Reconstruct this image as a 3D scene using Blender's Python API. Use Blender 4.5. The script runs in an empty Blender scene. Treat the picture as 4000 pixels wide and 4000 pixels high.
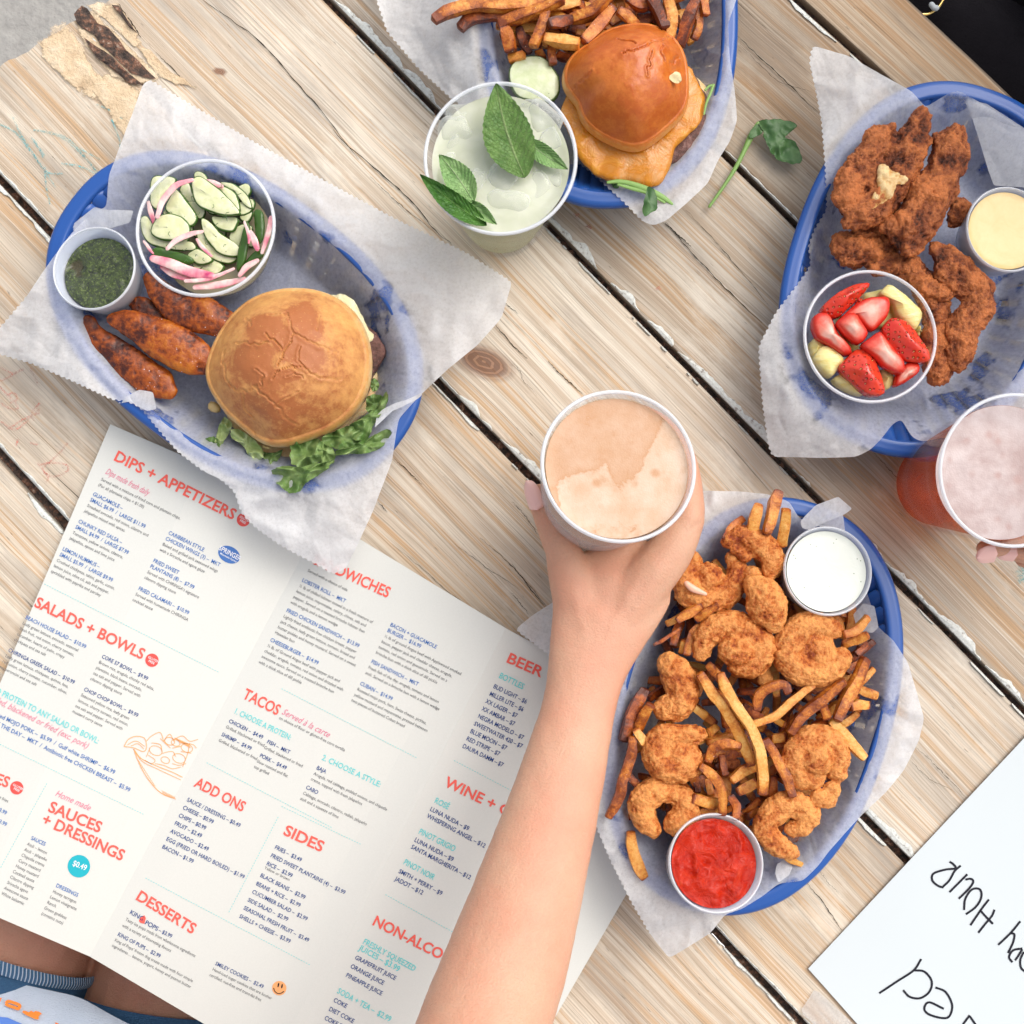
import bpy, math, random
import numpy as np
from mathutils import Vector, Matrix
C = bpy.context
scene = C.scene
# ---------------------------------------------------------------- camera
H = 0.95            # camera height above the table top (m)
S0 = 5200.0         # photo pixels per metre at the table top
CX, CY = 2000.0, 2350.0   # foot of the camera axis, in photo pixels
cam_d = bpy.data.cameras.new('camera'); cam = bpy.data.objects.new('camera', cam_d)
scene.collection.objects.link(cam); scene.camera = cam
cam.location = (0, 0, H); cam.rotation_euler = (0, 0, 0)
cam_d.sensor_width = 36.0; cam_d.lens = 36.0*H*S0/4000.0
cam_d.shift_y = (CY-2000.0)/4000.0; cam_d.clip_start = 0.02; cam_d.clip_end = 200
cam_d.dof.use_dof = True; cam_d.dof.focus_distance = 0.91; cam_d.dof.aperture_fstop = 22.0
# ---------------------------------------------------------------- light
SUN_EL, SUN_AZ = math.radians(52), math.radians(38)   # soft light from the upper right
world = bpy.data.worlds.new('World'); scene.world = world; world.use_nodes = True
wt = world.node_tree; wt.nodes.clear()
wo = wt.nodes.new('ShaderNodeOutputWorld'); wb = wt.nodes.new('ShaderNodeBackground')
sk = wt.nodes.new('ShaderNodeTexSky'); sk.sky_type = 'NISHITA'; sk.sun_disc = False
sk.sun_elevation = SUN_EL; sk.sun_rotation = math.radians(90)-SUN_AZ+0
sk.air_density = 1.0; sk.dust_density = 4.0; sk.ozone_density = 1.0
hs = wt.nodes.new('ShaderNodeHueSaturation'); hs.inputs['Saturation'].default_value = 0.36
wt.links.new(sk.outputs[0], hs.inputs['Color']); wt.links.new(hs.outputs[0], wb.inputs['Color'])
wt.links.new(wb.outputs[0], wo.inputs['Surface']); wb.inputs['Strength'].default_value = 0.15
sd = bpy.data.lights.new('sun', 'SUN'); sd.energy = 0.95; sd.angle = math.radians(60); sd.color = (1, .95, .86)
sun = bpy.data.objects.new('sun', sd); scene.collection.objects.link(sun)
sdir = Vector((math.cos(SUN_EL)*math.cos(SUN_AZ), math.cos(SUN_EL)*math.sin(SUN_AZ), math.sin(SUN_EL)))
sun.rotation_euler = sdir.to_track_quat('Z', 'Y').to_euler(); sun.location = sdir*3
vs = scene.view_settings; vs.view_transform = 'Standard'; vs.look = 'None'; vs.gamma = 1.0
vs.use_curve_mapping = False; vs.exposure = 0.54
scene.render.film_transparent = False
scene.cycles.max_bounces = 10; scene.cycles.transparent_max_bounces = 24
scene.cycles.caustics_reflective = False; scene.cycles.caustics_refractive = False

# ---------------------------------------------------------------- maths helpers
def Sz(z): return S0*H/(H-z)
def P(px, py, z=0.0):
    s = Sz(z); return Vector(((px-CX)/s, -(py-CY)/s, z))
def Pn(px, py, z):                       # numpy version
    s = S0*H/(H-z); return np.stack([(px-CX)/s, -(py-CY)/s, z+0*px], -1)
VIEWS = dict(A=(0,0,.72464), B=(1300,0,.72464), C=(2600,0,.72464), D=(0,1000,.7764), E=(0,1600,.67288),
             F=(0,2700,.67288), G=(1100,2100,.62112), H=(900,2800,.62112), I=(2000,1400,.5176), J=(2300,1900,.72464),
             K=(2600,2600,.72464), L=(2900,1300,.56936), M=(2100,50,.41408), N=(750,1100,.46584), Q=(3000,2900,.5176),
             W=(0,3500,.2588), O=(0,0,2.0704), X=(0,0,1.0))
def V(view, pts):
    ox, oy, s = VIEWS[view]
    return [(ox+p[0]*s, oy+p[1]*s)+tuple(p[2:]) for p in pts]
def V1(view, x, y): return V(view, [(x, y)])[0]
def vs_(view): return VIEWS[view][2]
_rng = np.random.RandomState(11); _tab = _rng.rand(4096)
def vnoise(p, seed=0):
    p = np.asarray(p, float)+seed*17.31; i = np.floor(p).astype(np.int64); f = p-i; f = f*f*(3-2*f)
    def h(a, b, c):
        n = (a*73856093) ^ (b*19349663) ^ (c*83492791); n = (n ^ (n >> 13))*1274126177
        return _tab[(n ^ (n >> 11)) & 4095]
    x, y, z = i[..., 0], i[..., 1], i[..., 2]; u, v, w = f[..., 0], f[..., 1], f[..., 2]
    r = 0
    for a in (0, 1):
        for b in (0, 1):
            for c in (0, 1):
                r = r+h(x+a, y+b, z+c)*(u if a else 1-u)*(v if b else 1-v)*(w if c else 1-w)
    return r*2-1
def fbm(p, oct=4, seed=0, gain=.5):
    p = np.asarray(p, float); r = 0; a = 1; n = 0
    for k in range(oct):
        r = r+a*vnoise(p, seed+k*3); n += a; a *= gain; p = p*2.03
    return r/n
def sstep(a, b, x):
    t = np.clip((x-a)/(b-a), 0, 1); return t*t*(3-2*t)
def spline(pts, n):                      # Catmull-Rom through any tuples
    P_ = np.array(pts, float)
    if len(P_) == 2: 
        t = np.linspace(0, 1, n)[:, None]; return P_[0]*(1-t)+P_[1]*t
    E_ = np.vstack([2*P_[0]-P_[1], P_, 2*P_[-1]-P_[-2]])
    L_ = np.concatenate([[0], np.cumsum(np.linalg.norm(np.diff(P_[:, :2], axis=0), axis=1)+1e-9)])
    out = []
    for t in np.linspace(0, L_[-1], n):
        k = min(max(np.searchsorted(L_, t, 'right')-1, 0), len(P_)-2)
        u = (t-L_[k])/(L_[k+1]-L_[k]); a, b, c, d = E_[k], E_[k+1], E_[k+2], E_[k+3]
        out.append(.5*((2*b)+(c-a)*u+(2*a-5*b+4*c-d)*u*u+(3*b-a-3*c+d)*u**3))
    return np.array(out)

# ---------------------------------------------------------------- object helpers
def link(o): scene.collection.objects.link(o)
def tag(o, label=None, cat=None, group=None, kind=None):
    if label: o['label'] = label
    if cat: o['category'] = cat
    if group: o['group'] = group
    if kind: o['kind'] = kind
    return o
def thing(name, label, cat, loc=(0, 0, 0), group=None, kind=None):
    o = bpy.data.objects.new(name, None); link(o); o.location = loc; o.empty_display_size = .01
    return tag(o, label, cat, group, kind)
def obj(name, v, f, m, parent=None, smooth=True, uv=None, fm=None, label=None, cat=None, group=None, kind=None, attr=None):
    """v: world-space vertices; the object's origin is put at its base centre (or at its parent)."""
    v = np.asarray(v, float).reshape(-1, 3)
    if parent is None:
        org = np.array([(v[:, 0].min()+v[:, 0].max())/2, (v[:, 1].min()+v[:, 1].max())/2, v[:, 2].min()])
    else:
        pl = Vector(parent.location); q = parent.parent
        while q is not None: pl = pl+Vector(q.location); q = q.parent
        org = np.array(pl)
    me = bpy.data.meshes.new(name); me.from_pydata((v-org).tolist(), [], [tuple(int(i) for i in q) for q in f])
    for mm in (m if isinstance(m, (list, tuple)) else [m]): me.materials.append(mm)
    if fm is not None: me.polygons.foreach_set('material_index', np.asarray(fm, np.int32))
    me.polygons.foreach_set('use_smooth', [bool(smooth)]*len(me.polygons))
    if uv is not None:
        ul = me.uv_layers.new(name='UVMap'); li = np.empty(len(me.loops), np.int32); me.loops.foreach_get('vertex_index', li)
        ul.data.foreach_set('uv', np.asarray(uv, float)[li].astype(np.float32).ravel())
    if attr is not None:
        for an, av in attr.items():
            a = me.attributes.new(an, 'FLOAT', 'POINT'); a.data.foreach_set('value', np.asarray(av, np.float32))
    me.update()
    o = bpy.data.objects.new(name, me); link(o)
    if parent is None: o.location = org
    else: o.parent = parent
    return tag(o, label, cat, group, kind)
def join(parts):
    v = []; f = []; n = 0
    for a, b in parts:
        a = np.asarray(a, float).reshape(-1, 3); v.append(a); f += [tuple(i+n for i in q) for q in b]; n += len(a)
    return np.vstack(v), f
def grid_faces(nr, nc, wrap=False):
    f = []
    for i in range(nr-1):
        for j in range(nc if wrap else nc-1):
            k = (j+1) % nc; f.append((i*nc+j, i*nc+k, (i+1)*nc+k, (i+1)*nc+j))
    return f
def frame(d, up=(0, 0, 1)):
    d = Vector(d).normalized(); u = Vector(up)
    if abs(d.dot(u)) > .95: u = Vector((0, 1, 0))
    a = u.cross(d).normalized(); return a, d.cross(a).normalized()
def tube(path, r, seg=12, rz=None, sq=2.0, caps=True, twist=0.0, n=None):
    """path: world points; r: width radii; rz: height radii; sq: superellipse exponent (2 round, 5 squarish)."""
    path = np.array(path, float); m_ = len(path)
    r = np.full(m_, r, float) if np.isscalar(r) else np.array(r, float)
    rz = r if rz is None else (np.full(m_, rz, float) if np.isscalar(rz) else np.array(rz, float))
    if n:
        full = spline(np.column_stack([path, r, rz]), n); path, r, rz = full[:, :3], full[:, 3], full[:, 4]; m_ = n
    T = np.gradient(path, axis=0); v = []
    for i in range(m_):
        a, b = frame(T[i]); t0 = twist*i/max(1, m_-1)
        for j in range(seg):
            t = 2*math.pi*(j+.5)/seg; c, s = math.cos(t), math.sin(t)
            k = (abs(c)**sq+abs(s)**sq)**(-1/sq); x, y = c*k*r[i], s*k*rz[i]
            x, y = x*math.cos(t0)-y*math.sin(t0), x*math.sin(t0)+y*math.cos(t0)
            v.append(path[i]+np.array(a)*x+np.array(b)*y)
    f = grid_faces(m_, seg, True)
    if caps:
        for e, sgn in ((0, -1), (m_-1, 1)):
            t = T[e]/max(1e-9, np.linalg.norm(T[e])); ring = [e*seg+j for j in range(seg)]
            base = np.array([v[q] for q in ring]); c = base.mean(0); k0 = len(v)
            for q in range(seg): v.append(c+(base[q]-c)*.6+t*sgn*r[e]*(.25 if sq > 3 else .6))
            v.append(c+t*sgn*r[e]*(.32 if sq > 3 else .85))
            for q in range(seg):
                q2 = (q+1) % seg; A, B, A2, B2, ce = ring[q], ring[q2], k0+q, k0+q2, k0+seg
                if sgn > 0: f += [(A, B, B2, A2), (A2, B2, ce)]
                else: f += [(B, A, A2, B2), (B2, A2, ce)]
    return np.array(v), f
def lathe(prof, base, axis, seg=64, wob=None):
    """prof: (radius, height) pairs, revolved about axis from base."""
    base = np.array(base, float); ax = np.array(Vector(axis).normalized()); a, b = frame(axis, (0, 1, 0)); a = np.array(a); b = np.array(b)
    v = []
    for r, h in prof:
        for j in range(seg):
            t = 2*math.pi*j/seg; v.append(base+ax*h+(a*math.cos(t)+b*math.sin(t))*r)
    f = grid_faces(len(prof), seg, True); v = np.array(v)
    return v, f
def closed(vf, seg, top=True, bottom=True):
    v, f = vf; f = list(f); n = len(v)
    if bottom: f.append(tuple(range(seg-1, -1, -1)))
    if top: f.append(tuple(range(n-seg, n)))
    return v, f
def ball(c, r, seg=16, rings=10, sc=(1, 1, 1)):
    v = [];
    for i in range(rings+1):
        ph = math.pi*(i+.001)/(rings+.002)
        for j in range(seg):
            t = 2*math.pi*j/seg; v.append((c[0]+r*sc[0]*math.sin(ph)*math.cos(t), c[1]+r*sc[1]*math.sin(ph)*math.sin(t), c[2]+r*sc[2]*math.cos(ph)))
    return np.array(v), [tuple(reversed(q)) for q in grid_faces(rings+1, seg, True)]+[tuple(range(seg)), tuple(range(rings*seg+seg-1, rings*seg-1, -1))]
def remesh(parts, voxel, smooth=0, smf=.5):
    """weld overlapping closed shapes into one continuous skin; returns vertices, faces, normals."""
    v, f = join(parts); me = bpy.data.meshes.new('tmp'); me.from_pydata(v.tolist(), [], [tuple(int(i) for i in q) for q in f])
    o = bpy.data.objects.new('tmp', me); link(o)
    m_ = o.modifiers.new('r', 'REMESH'); m_.mode = 'VOXEL'; m_.voxel_size = voxel
    if smooth: s_ = o.modifiers.new('s', 'SMOOTH'); s_.factor = smf; s_.iterations = smooth
    dg = C.evaluated_depsgraph_get(); ev = o.evaluated_get(dg).to_mesh()
    n = len(ev.vertices); co = np.empty(n*3); ev.vertices.foreach_get('co', co); co = co.reshape(-1, 3)
    no = np.empty(n*3); ev.vertex_normals.foreach_get('vector', no); no = no.reshape(-1, 3)
    fc = [tuple(p.vertices) for p in ev.polygons]
    bpy.data.objects.remove(o, do_unlink=True); bpy.data.meshes.remove(me)
    return co, fc, no
def star_sheet(outline, centre, rings, zf=None, tpow=1.0):
    """fan-like grid filling a star-shaped outline (photo px) -> px,py,t arrays and faces"""
    O_ = np.array(outline, float); n = len(O_); c = np.array(centre, float)
    t = (np.arange(1, rings+1)/rings)**tpow
    p = c+(O_[None]-c)*t[:, None, None]; pts = np.vstack([p.reshape(-1, 2), c[None]])
    tt = np.concatenate([np.repeat(t, n), [0]])
    f = grid_faces(rings, n, True); ce = rings*n
    f += [(ce, (j+1) % n, j) for j in range(n)]
    f = [tuple(reversed(q)) for q in f]
    return pts, tt, f
def resample(poly, step, closed_=True, smooth=False):
    Q = np.array(poly, float)
    if closed_: Q = np.vstack([Q, Q[:1]])
    out = []
    for a, b in zip(Q[:-1], Q[1:]):
        n = max(1, int(np.linalg.norm(b[:2]-a[:2])/step))
        for k in range(n): out.append(a+(b-a)*k/n)
    return np.array(out)
def prism(poly, z0, z1, bev=.0012, rnd=2, dome=0.0, tilt=(0, 0), seed=1, wob=.0006, sm=2, wf=160):
    """thick rounded slab from a photo-px outline at height z1; returns verts, faces, flag(top=1)"""
    if sm < 0: k_ = np.array(list(poly)+[poly[0]], float)[:, :2]; Q = resample(spline(np.vstack([k_[-2:-1], k_, k_[1:2]]), 160)[8:-8], 14, False)
    else: Q = resample(poly, 16)
    for _ in range(abs(sm)): Q = (np.roll(Q, 1, 0)+Q*2+np.roll(Q, -1, 0))/4
    c = Q.mean(0)
    W = np.array([P(x, y, (z0+z1)/2)[:] for x, y in Q]); wc = W.mean(0); d = (W-wc); L_ = np.linalg.norm(d[:, :2], axis=1, keepdims=True)+1e-9
    rings = []
    lv = [(-bev*1.2, z0), (0, z0+bev), (0, z1-bev), (-bev*.35, z1-bev*.3), (-bev*1.3, z1)]
    for off, z in lv: 
        r = wc+d*(1+off/L_); r[:, 2] = z; rings.append(r)
    for k in (.66, .33):
        r = wc+(rings[4]-wc)*k; r[:, 2] = z1+dome*(1-k*k); rings.append(r)
    n = len(W); v = np.vstack(rings+[[[wc[0], wc[1], z1+dome]], [[wc[0], wc[1], z0]]])
    f = grid_faces(len(rings), n, True); ce = len(rings)*n
    f += [(ce-n+j, ce-n+(j+1) % n, ce) for j in range(n)]+[((j+1) % n, j, ce+1) for j in range(n)]
    top = np.zeros(len(v)); top[4*n:ce+1] = 1; top[3*n:4*n] = .5
    # make orientation consistent (outline may be clockwise in px)
    area = sum(W[i, 0]*W[(i+1) % n, 1]-W[(i+1) % n, 0]*W[i, 1] for i in range(n))
    if area < 0: f = [tuple(reversed(q)) for q in f]
    v[:, 2] += (v[:, 0]-wc[0])*tilt[0]+(v[:, 1]-wc[1])*tilt[1]
    if wob: v += np.stack([fbm(v*wf, 2, seed+k) for k in range(3)], -1)*wob
    return v, f, top

# ---------------------------------------------------------------- materials
class MB_:
    def __init__(s, name):
        s.m = bpy.data.materials.new(name); s.m.use_nodes = True; s.t = s.m.node_tree; s.t.nodes.clear()
        s.out = s.t.nodes.new('ShaderNodeOutputMaterial'); s.b = s.t.nodes.new('ShaderNodeBsdfPrincipled')
        s.t.links.new(s.b.outputs[0], s.out.inputs['Surface'])
    def n(s, ty, **kw):
        nd = s.t.nodes.new('ShaderNode'+ty)
        for k, v in kw.items():
            if k in ('op', 'operation'): nd.operation = v
            elif k == 'attr': nd.attribute_name = v
            elif k == 'blend': nd.blend_type = v
            elif hasattr(nd, k) and k not in ('Scale',): setattr(nd, k, v)
        return nd
    def set(s, sock, val):
        if hasattr(val, 'links') or isinstance(val, bpy.types.NodeSocket): s.t.links.new(val, sock)
        elif isinstance(val, (tuple, list)) and sock.type == 'RGBA': sock.default_value = tuple(val)+((1,) if len(val) == 3 else ())
        else: sock.default_value = val
    def coord(s, kind='Object'): return s.n('TexCoord').outputs[kind]
    def mapping(s, vec, scale=(1, 1, 1), loc=(0, 0, 0), rot=(0, 0, 0)):
        m_ = s.n('Mapping'); s.set(m_.inputs['Vector'], vec); m_.inputs['Scale'].default_value = scale
        m_.inputs['Location'].default_value = loc; m_.inputs['Rotation'].default_value = rot; return m_.outputs[0]
    def noise(s, vec, scale, detail=3, rough=.5, dist=0, out='Fac'):
        m_ = s.n('TexNoise'); s.set(m_.inputs['Vector'], vec); m_.inputs['Scale'].default_value = scale
        m_.inputs['Detail'].default_value = detail; m_.inputs['Roughness'].default_value = rough; m_.inputs['Distortion'].default_value = dist
        return m_.outputs['Fac' if out == 'Fac' else 'Color']
    def voro(s, vec, scale, feature='F1', out='Distance', rand=1.0):
        m_ = s.n('TexVoronoi'); m_.feature = feature; s.set(m_.inputs['Vector'], vec); m_.inputs['Scale'].default_value = scale
        m_.inputs['Randomness'].default_value = rand; return m_.outputs[out]
    def math(s, op, a, b=0.0, c=None, clamp=False):
        m_ = s.n('Math'); m_.operation = op; m_.use_clamp = clamp; s.set(m_.inputs[0], a); s.set(m_.inputs[1], b)
        if c is not None: s.set(m_.inputs[2], c)
        return m_.outputs[0]
    def ramp(s, fac, stops, interp='LINEAR'):
        m_ = s.n('ValToRGB'); m_.color_ramp.interpolation = interp; e = m_.color_ramp.elements
        while len(e) < len(stops): e.new(.5)
        for el, (p, c) in zip(e, stops):
            el.position = p; el.color = (tuple(c)+(1,) if isinstance(c, (tuple, list)) else (c, c, c, 1))
        s.set(m_.inputs[0], fac); return m_.outputs[0]
    def mix(s, fac, a, b, blend='MIX'):
        m_ = s.n('MixRGB'); m_.blend_type = blend; s.set(m_.inputs[0], fac); s.set(m_.inputs[1], a); s.set(m_.inputs[2], b); return m_.outputs[0]
    def attr(s, name, out='Fac'):
        m_ = s.n('Attribute'); m_.attribute_name = name; return m_.outputs[out]
    def bump(s, h, dist=.001, strength=1.0, normal=None):
        m_ = s.n('Bump'); m_.inputs['Distance'].default_value = dist; m_.inputs['Strength'].default_value = strength
        s.set(m_.inputs['Height'], h)
        if normal is not None: s.set(m_.inputs['Normal'], normal)
        return m_.outputs[0]
    def p(s, **kw):
        names = dict(base='Base Color', rough='Roughness', spec='Specular IOR Level', normal='Normal', sss='Subsurface Weight', ssr='Subsurface Radius', sscale='Subsurface Scale', trans='Transmission Weight', ior='IOR', alpha='Alpha', metal='Metallic', coat='Coat Weight', coatr='Coat Roughness', sheen='Sheen Weight')
        for k, v in kw.items(): s.set(s.b.inputs[names[k]], v)
        return s.m
def flat(name, col, rough=.6, spec=.4, **kw):
    m_ = MB_(name); m_.p(base=col, rough=rough, spec=spec, **kw); return m_.m
# ================================================================ MATERIALS
def wood_mat():
    m = MB_('weathered pine'); uv = m.n('UVMap').outputs[0]; oi = m.n('ObjectInfo')
    rnd = m.math('MULTIPLY', oi.outputs['Random'], 37.0)
    cmb = m.n('CombineXYZ'); m.set(cmb.inputs[0], rnd); m.set(cmb.inputs[1], rnd); m.set(cmb.inputs[2], rnd)
    va = m.n('VectorMath'); va.operation = 'ADD'; m.set(va.inputs[0], uv); m.set(va.inputs[1], cmb.outputs[0]); q = va.outputs[0]
    warp = m.noise(m.mapping(q, (2.2, 9, 1)), 1.0, 2, .5, out='Color')
    vm = m.n('VectorMath'); vm.operation = 'MULTIPLY_ADD'; m.set(vm.inputs[0], warp); vm.inputs[1].default_value = (0.0, .030, 0); m.set(vm.inputs[2], q)
    w = vm.outputs[0]
    rings = m.noise(m.mapping(w, (.55, 84, 1)), 1.0, 3, .5)              # broad early/late wood bands
    rings2 = m.noise(m.mapping(w, (1.3, 190, 1)), 1.0, 3, .6)
    fine = m.noise(m.mapping(w, (9, 900, 1)), 1.0, 4, .65)
    big = m.noise(m.mapping(q, (3.0, 14, 1)), 1.0, 4, .6)
    band = m.math('ADD', m.math('MULTIPLY', rings, .72), m.math('MULTIPLY', rings2, .28))
    pale = m.ramp(big, [(.30, (.43, .375, .32)), (.46, (.57, .505, .43)), (.62, (.685, .63, .555)), (.78, (.62, .50, .37))])
    col = m.mix(m.ramp(band, [(.50, 0), (.54, .35), (.575, .85), (.595, .2), (.66, .0)]), pale, (.50, .315, .165))
    col = m.mix(m.ramp(band, [(.39, .75), (.43, .55), (.47, 0)]), col, (.46, .36, .27))
    col = m.mix(m.ramp(rings2, [(.60, 0), (.66, .55)]), col, (.40, .27, .17))
    col = m.mix(m.ramp(fine, [(.34, .7), (.48, 0)]), col, (.30, .245, .19))
    col = m.mix(m.ramp(fine, [(.56, 0), (.68, .45)]), col, (.82, .77, .69))
    worn = m.noise(m.mapping(q, (10, 26, 1)), 1.0, 5, .65)
    col = m.mix(m.ramp(worn, [(.56, 0), (.70, .55)]), col, (.78, .74, .67))      # pale worn bloom
    grey = m.noise(m.mapping(q, (4.5, 20, 1), (7, 3, 0)), 1.0, 5, .7)
    col = m.mix(m.ramp(grey, [(.50, 0), (.64, .5), (.76, .75)]), col, (.30, .27, .245))
    # long thin checks and short pores
    chk = m.noise(m.mapping(w, (3.0, 420, 1), (3, 5, 1)), 1.0, 1, .4)
    gate = m.noise(m.mapping(q, (7, 30, 1), (11, 2, 1)), 1.0, 2)
    crack = m.math('MULTIPLY', m.ramp(chk, [(.735, 0), (.77, 1)]), m.ramp(gate, [(.5, 0), (.62, 1)]))
    pore = m.ramp(m.noise(m.mapping(w, (90, 1100, 1), (1, 9, 1)), 1.0, 1), [(.76, 0), (.80, 1)])
    dark = m.math('MAXIMUM', crack, m.math('MULTIPLY', pore, .6))
    col = m.mix(m.math('MULTIPLY', dark, .8), col, (.085, .065, .05))
    # knots carried by a per-vertex attribute
    kn = m.attr('knot'); kr = m.math('SINE', m.math('MULTIPLY', m.math('ADD', kn, m.math('MULTIPLY', fine, .05)), 34.0))
    col = m.mix(m.ramp(kn, [(.18, 0), (.55, .9)]), col, m.mix(m.ramp(kr, [(.3, 0), (.7, 1)]), (.17, .085, .055), (.30, .165, .105)))
    putty = m.attr('putty')
    col = m.mix(putty, col, m.mix(worn, (.70, .52, .34), (.80, .63, .44)))
    chalkb = m.attr('blue'); chalkr = m.attr('red')
    gr = m.ramp(m.noise(m.mapping(q, (260, 380, 1)), 1.0, 2), [(.40, 0), (.62, 1)])
    col = m.mix(m.math('MULTIPLY', chalkb, gr, clamp=True), col, (.16, .52, .56))
    col = m.mix(m.math('MULTIPLY', chalkr, gr, clamp=True), col, (.70, .20, .15))
    edge = m.attr('edge')
    edn = m.math('ADD', edge, m.math('MULTIPLY', m.math('SUBTRACT', worn, .5), .9))
    col = m.mix(m.ramp(edn, [(.55, 0), (.9, .85)]), col, (.16, .14, .125))
    col = m.mix(1.0, col, oi.outputs['Color'], 'MULTIPLY')
    h = m.math('SUBTRACT', m.math('ADD', m.math('MULTIPLY', band, .7), m.math('MULTIPLY', fine, .35)), m.math('MULTIPLY', dark, 1.4))
    m.p(base=col, rough=.78, spec=.25, normal=m.bump(h, .0012, .8)); return m.m
M = {}
M['wood'] = wood_mat()
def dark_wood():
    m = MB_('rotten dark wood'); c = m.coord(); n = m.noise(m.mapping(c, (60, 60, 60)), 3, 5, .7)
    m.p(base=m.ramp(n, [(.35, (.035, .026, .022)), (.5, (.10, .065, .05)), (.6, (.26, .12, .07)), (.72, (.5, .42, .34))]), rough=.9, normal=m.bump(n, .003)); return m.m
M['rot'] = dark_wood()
def paint_mat():
    m = MB_('flaking white paint'); c = m.coord(); n = m.noise(c, 240, 4, .7)
    m.p(base=m.ramp(n, [(.34, (.30, .27, .24)), (.42, (.60, .60, .55)), (.7, (.78, .80, .76))]), rough=.6, normal=m.bump(n, .0006)); return m.m
M['paint'] = paint_mat()
def concrete():
    m = MB_('concrete'); c = m.coord(); n = m.noise(c, 2.2, 5, .6); n2 = m.noise(c, 60, 4, .7)
    m.p(base=m.mix(.35, m.ramp(n, [(.3, (.30, .29, .27)), (.7, (.42, .40, .37))]), m.ramp(n2, [(.3, (.22, .21, .2)), (.7, (.5, .48, .45))])), rough=.9, normal=m.bump(n2, .004)); return m.m
M['concrete'] = concrete()
def paper_mat(name, base=(.90, .90, .90), transp=.13, spots=True, off=0):
    """thin waxed deli paper: fibres, translucent, greasy spots that turn clearer"""
    m = MB_(name); c = m.coord()
    if off: c = m.mapping(c, loc=(off, off*.7, 0))
    fib = m.noise(m.mapping(c, (1, 1, .2)), 420, 4, .7); blot = m.noise(c, 55, 5, .62); big = m.noise(c, 14, 3, .6)
    col = m.ramp(fib, [(.3, tuple(x*.88 for x in base)), (.5, base), (.72, tuple(min(.92, x*1.12) for x in base))])
    a = m.math('ADD', m.math('MULTIPLY', m.math('SUBTRACT', blot, .5), .28), transp)
    a = m.math('ADD', a, m.math('MULTIPLY', m.attr('grease'), .20))
    a = m.math('ADD', a, m.math('MULTIPLY', m.math('SUBTRACT', fib, .5), .75))
    if spots:
        g = m.attr('grease'); sp = m.math('MULTIPLY', m.ramp(m.math('ADD', m.noise(c, 34, 3, .5), m.math('MULTIPLY', big, .25)), [(.72, 0), (.77, 1)]), g)
        a = m.math('ADD', a, m.math('MULTIPLY', sp, .40))
        col = m.mix(m.math('MULTIPLY', sp, .5), col, (.62, .62, .62))
    a = m.math('MAXIMUM', m.math('MINIMUM', a, .85), .02)
    ce = m.voro(m.mapping(c, (1, 1, .3)), 21, 'DISTANCE_TO_EDGE'); ce2 = m.voro(m.mapping(c, (1, 1, .3), loc=(2, 5, 0)), 47, 'DISTANCE_TO_EDGE')
    fold = m.math('ADD', m.ramp(ce, [(0, 0), (.10, 1)]), m.math('MULTIPLY', m.ramp(ce2, [(0, 0), (.10, 1)]), .5))
    m.p(base=col, rough=.50, spec=.35, normal=m.bump(fold, .0011, .42, m.bump(m.math('ADD', m.math('MULTIPLY', fib, .4), blot), .0007, .5)))
    tl = m.n('BsdfTranslucent'); m.set(tl.inputs[0], (.86, .88, .93)); ms = m.n('MixShader'); ms.inputs[0].default_value = .46
    tp = m.n('BsdfTransparent'); tp.inputs[0].default_value = (.96, .97, 1, 1); m2 = m.n('MixShader'); m.set(m2.inputs[0], a)
    L_ = m.t.links.new; L_(m.b.outputs[0], ms.inputs[1]); L_(tl.outputs[0], ms.inputs[2]); L_(ms.outputs[0], m2.inputs[1]); L_(tp.outputs[0], m2.inputs[2]); L_(m2.outputs[0], m.out.inputs['Surface'])
    return m.m
M['liner'] = paper_mat('waxed deli paper')
def card_mat():
    m = MB_('menu card'); c = m.coord(); n = m.noise(c, 900, 2, .6)
    m.p(base=m.ramp(n, [(.3, (.655, .655, .61)), (.7, (.68, .68, .635))]), rough=.5, spec=.35, normal=m.bump(m.noise(c, 12, 2), .0003, .2)); return m.m
M['card'] = card_mat()
M['sheet'] = flat('white paper', (.60, .645, .655), .6, .3)
M['blue'] = flat('blue basket plastic', (.018, .085, .33), .28, .5)
def cup_plastic(name, white=.12, tint=(.93, .95, 1.0)):
    """thin-walled plastic: mostly clear, reflective at grazing angles, a little milky"""
    m = MB_(name); m.p(base=(.92, .94, .97), rough=.25, spec=.5)
    tp = m.n('BsdfTransparent'); m.set(tp.inputs[0], tint); gl = m.n('BsdfGlossy'); gl.inputs['Roughness'].default_value = .06
    lw = m.n('LayerWeight'); lw.inputs['Blend'].default_value = .25
    f1 = m.math('ADD', m.math('MULTIPLY', m.math('POWER', lw.outputs['Facing'], 5.0), .25), .025, clamp=True)
    a = m.n('MixShader'); m.set(a.inputs[0], f1); b = m.n('MixShader')
    wf = m.math('ADD', m.math('MULTIPLY', m.math('POWER', lw.outputs['Facing'], 3.0), .35*min(1, white*4+.15)), white, clamp=True); m.set(b.inputs[0], wf)
    L_ = m.t.links.new; L_(tp.outputs[0], a.inputs[1]); L_(gl.outputs[0], a.inputs[2]); L_(a.outputs[0], b.inputs[1]); L_(m.b.outputs[0], b.inputs[2]); L_(b.outputs[0], m.out.inputs['Surface'])
    return m.m
M['clear'] = cup_plastic('clear plastic', .015, (.985, .99, 1.0))
M['frost'] = cup_plastic('translucent portion cup plastic', .34, (.90, .94, 1.0))
M['beercup'] = cup_plastic('milky clear plastic', .20, (.97, .98, 1.0))
M['rim'] = cup_plastic('rolled clear rim', .50, (.98, .99, 1))
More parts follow.
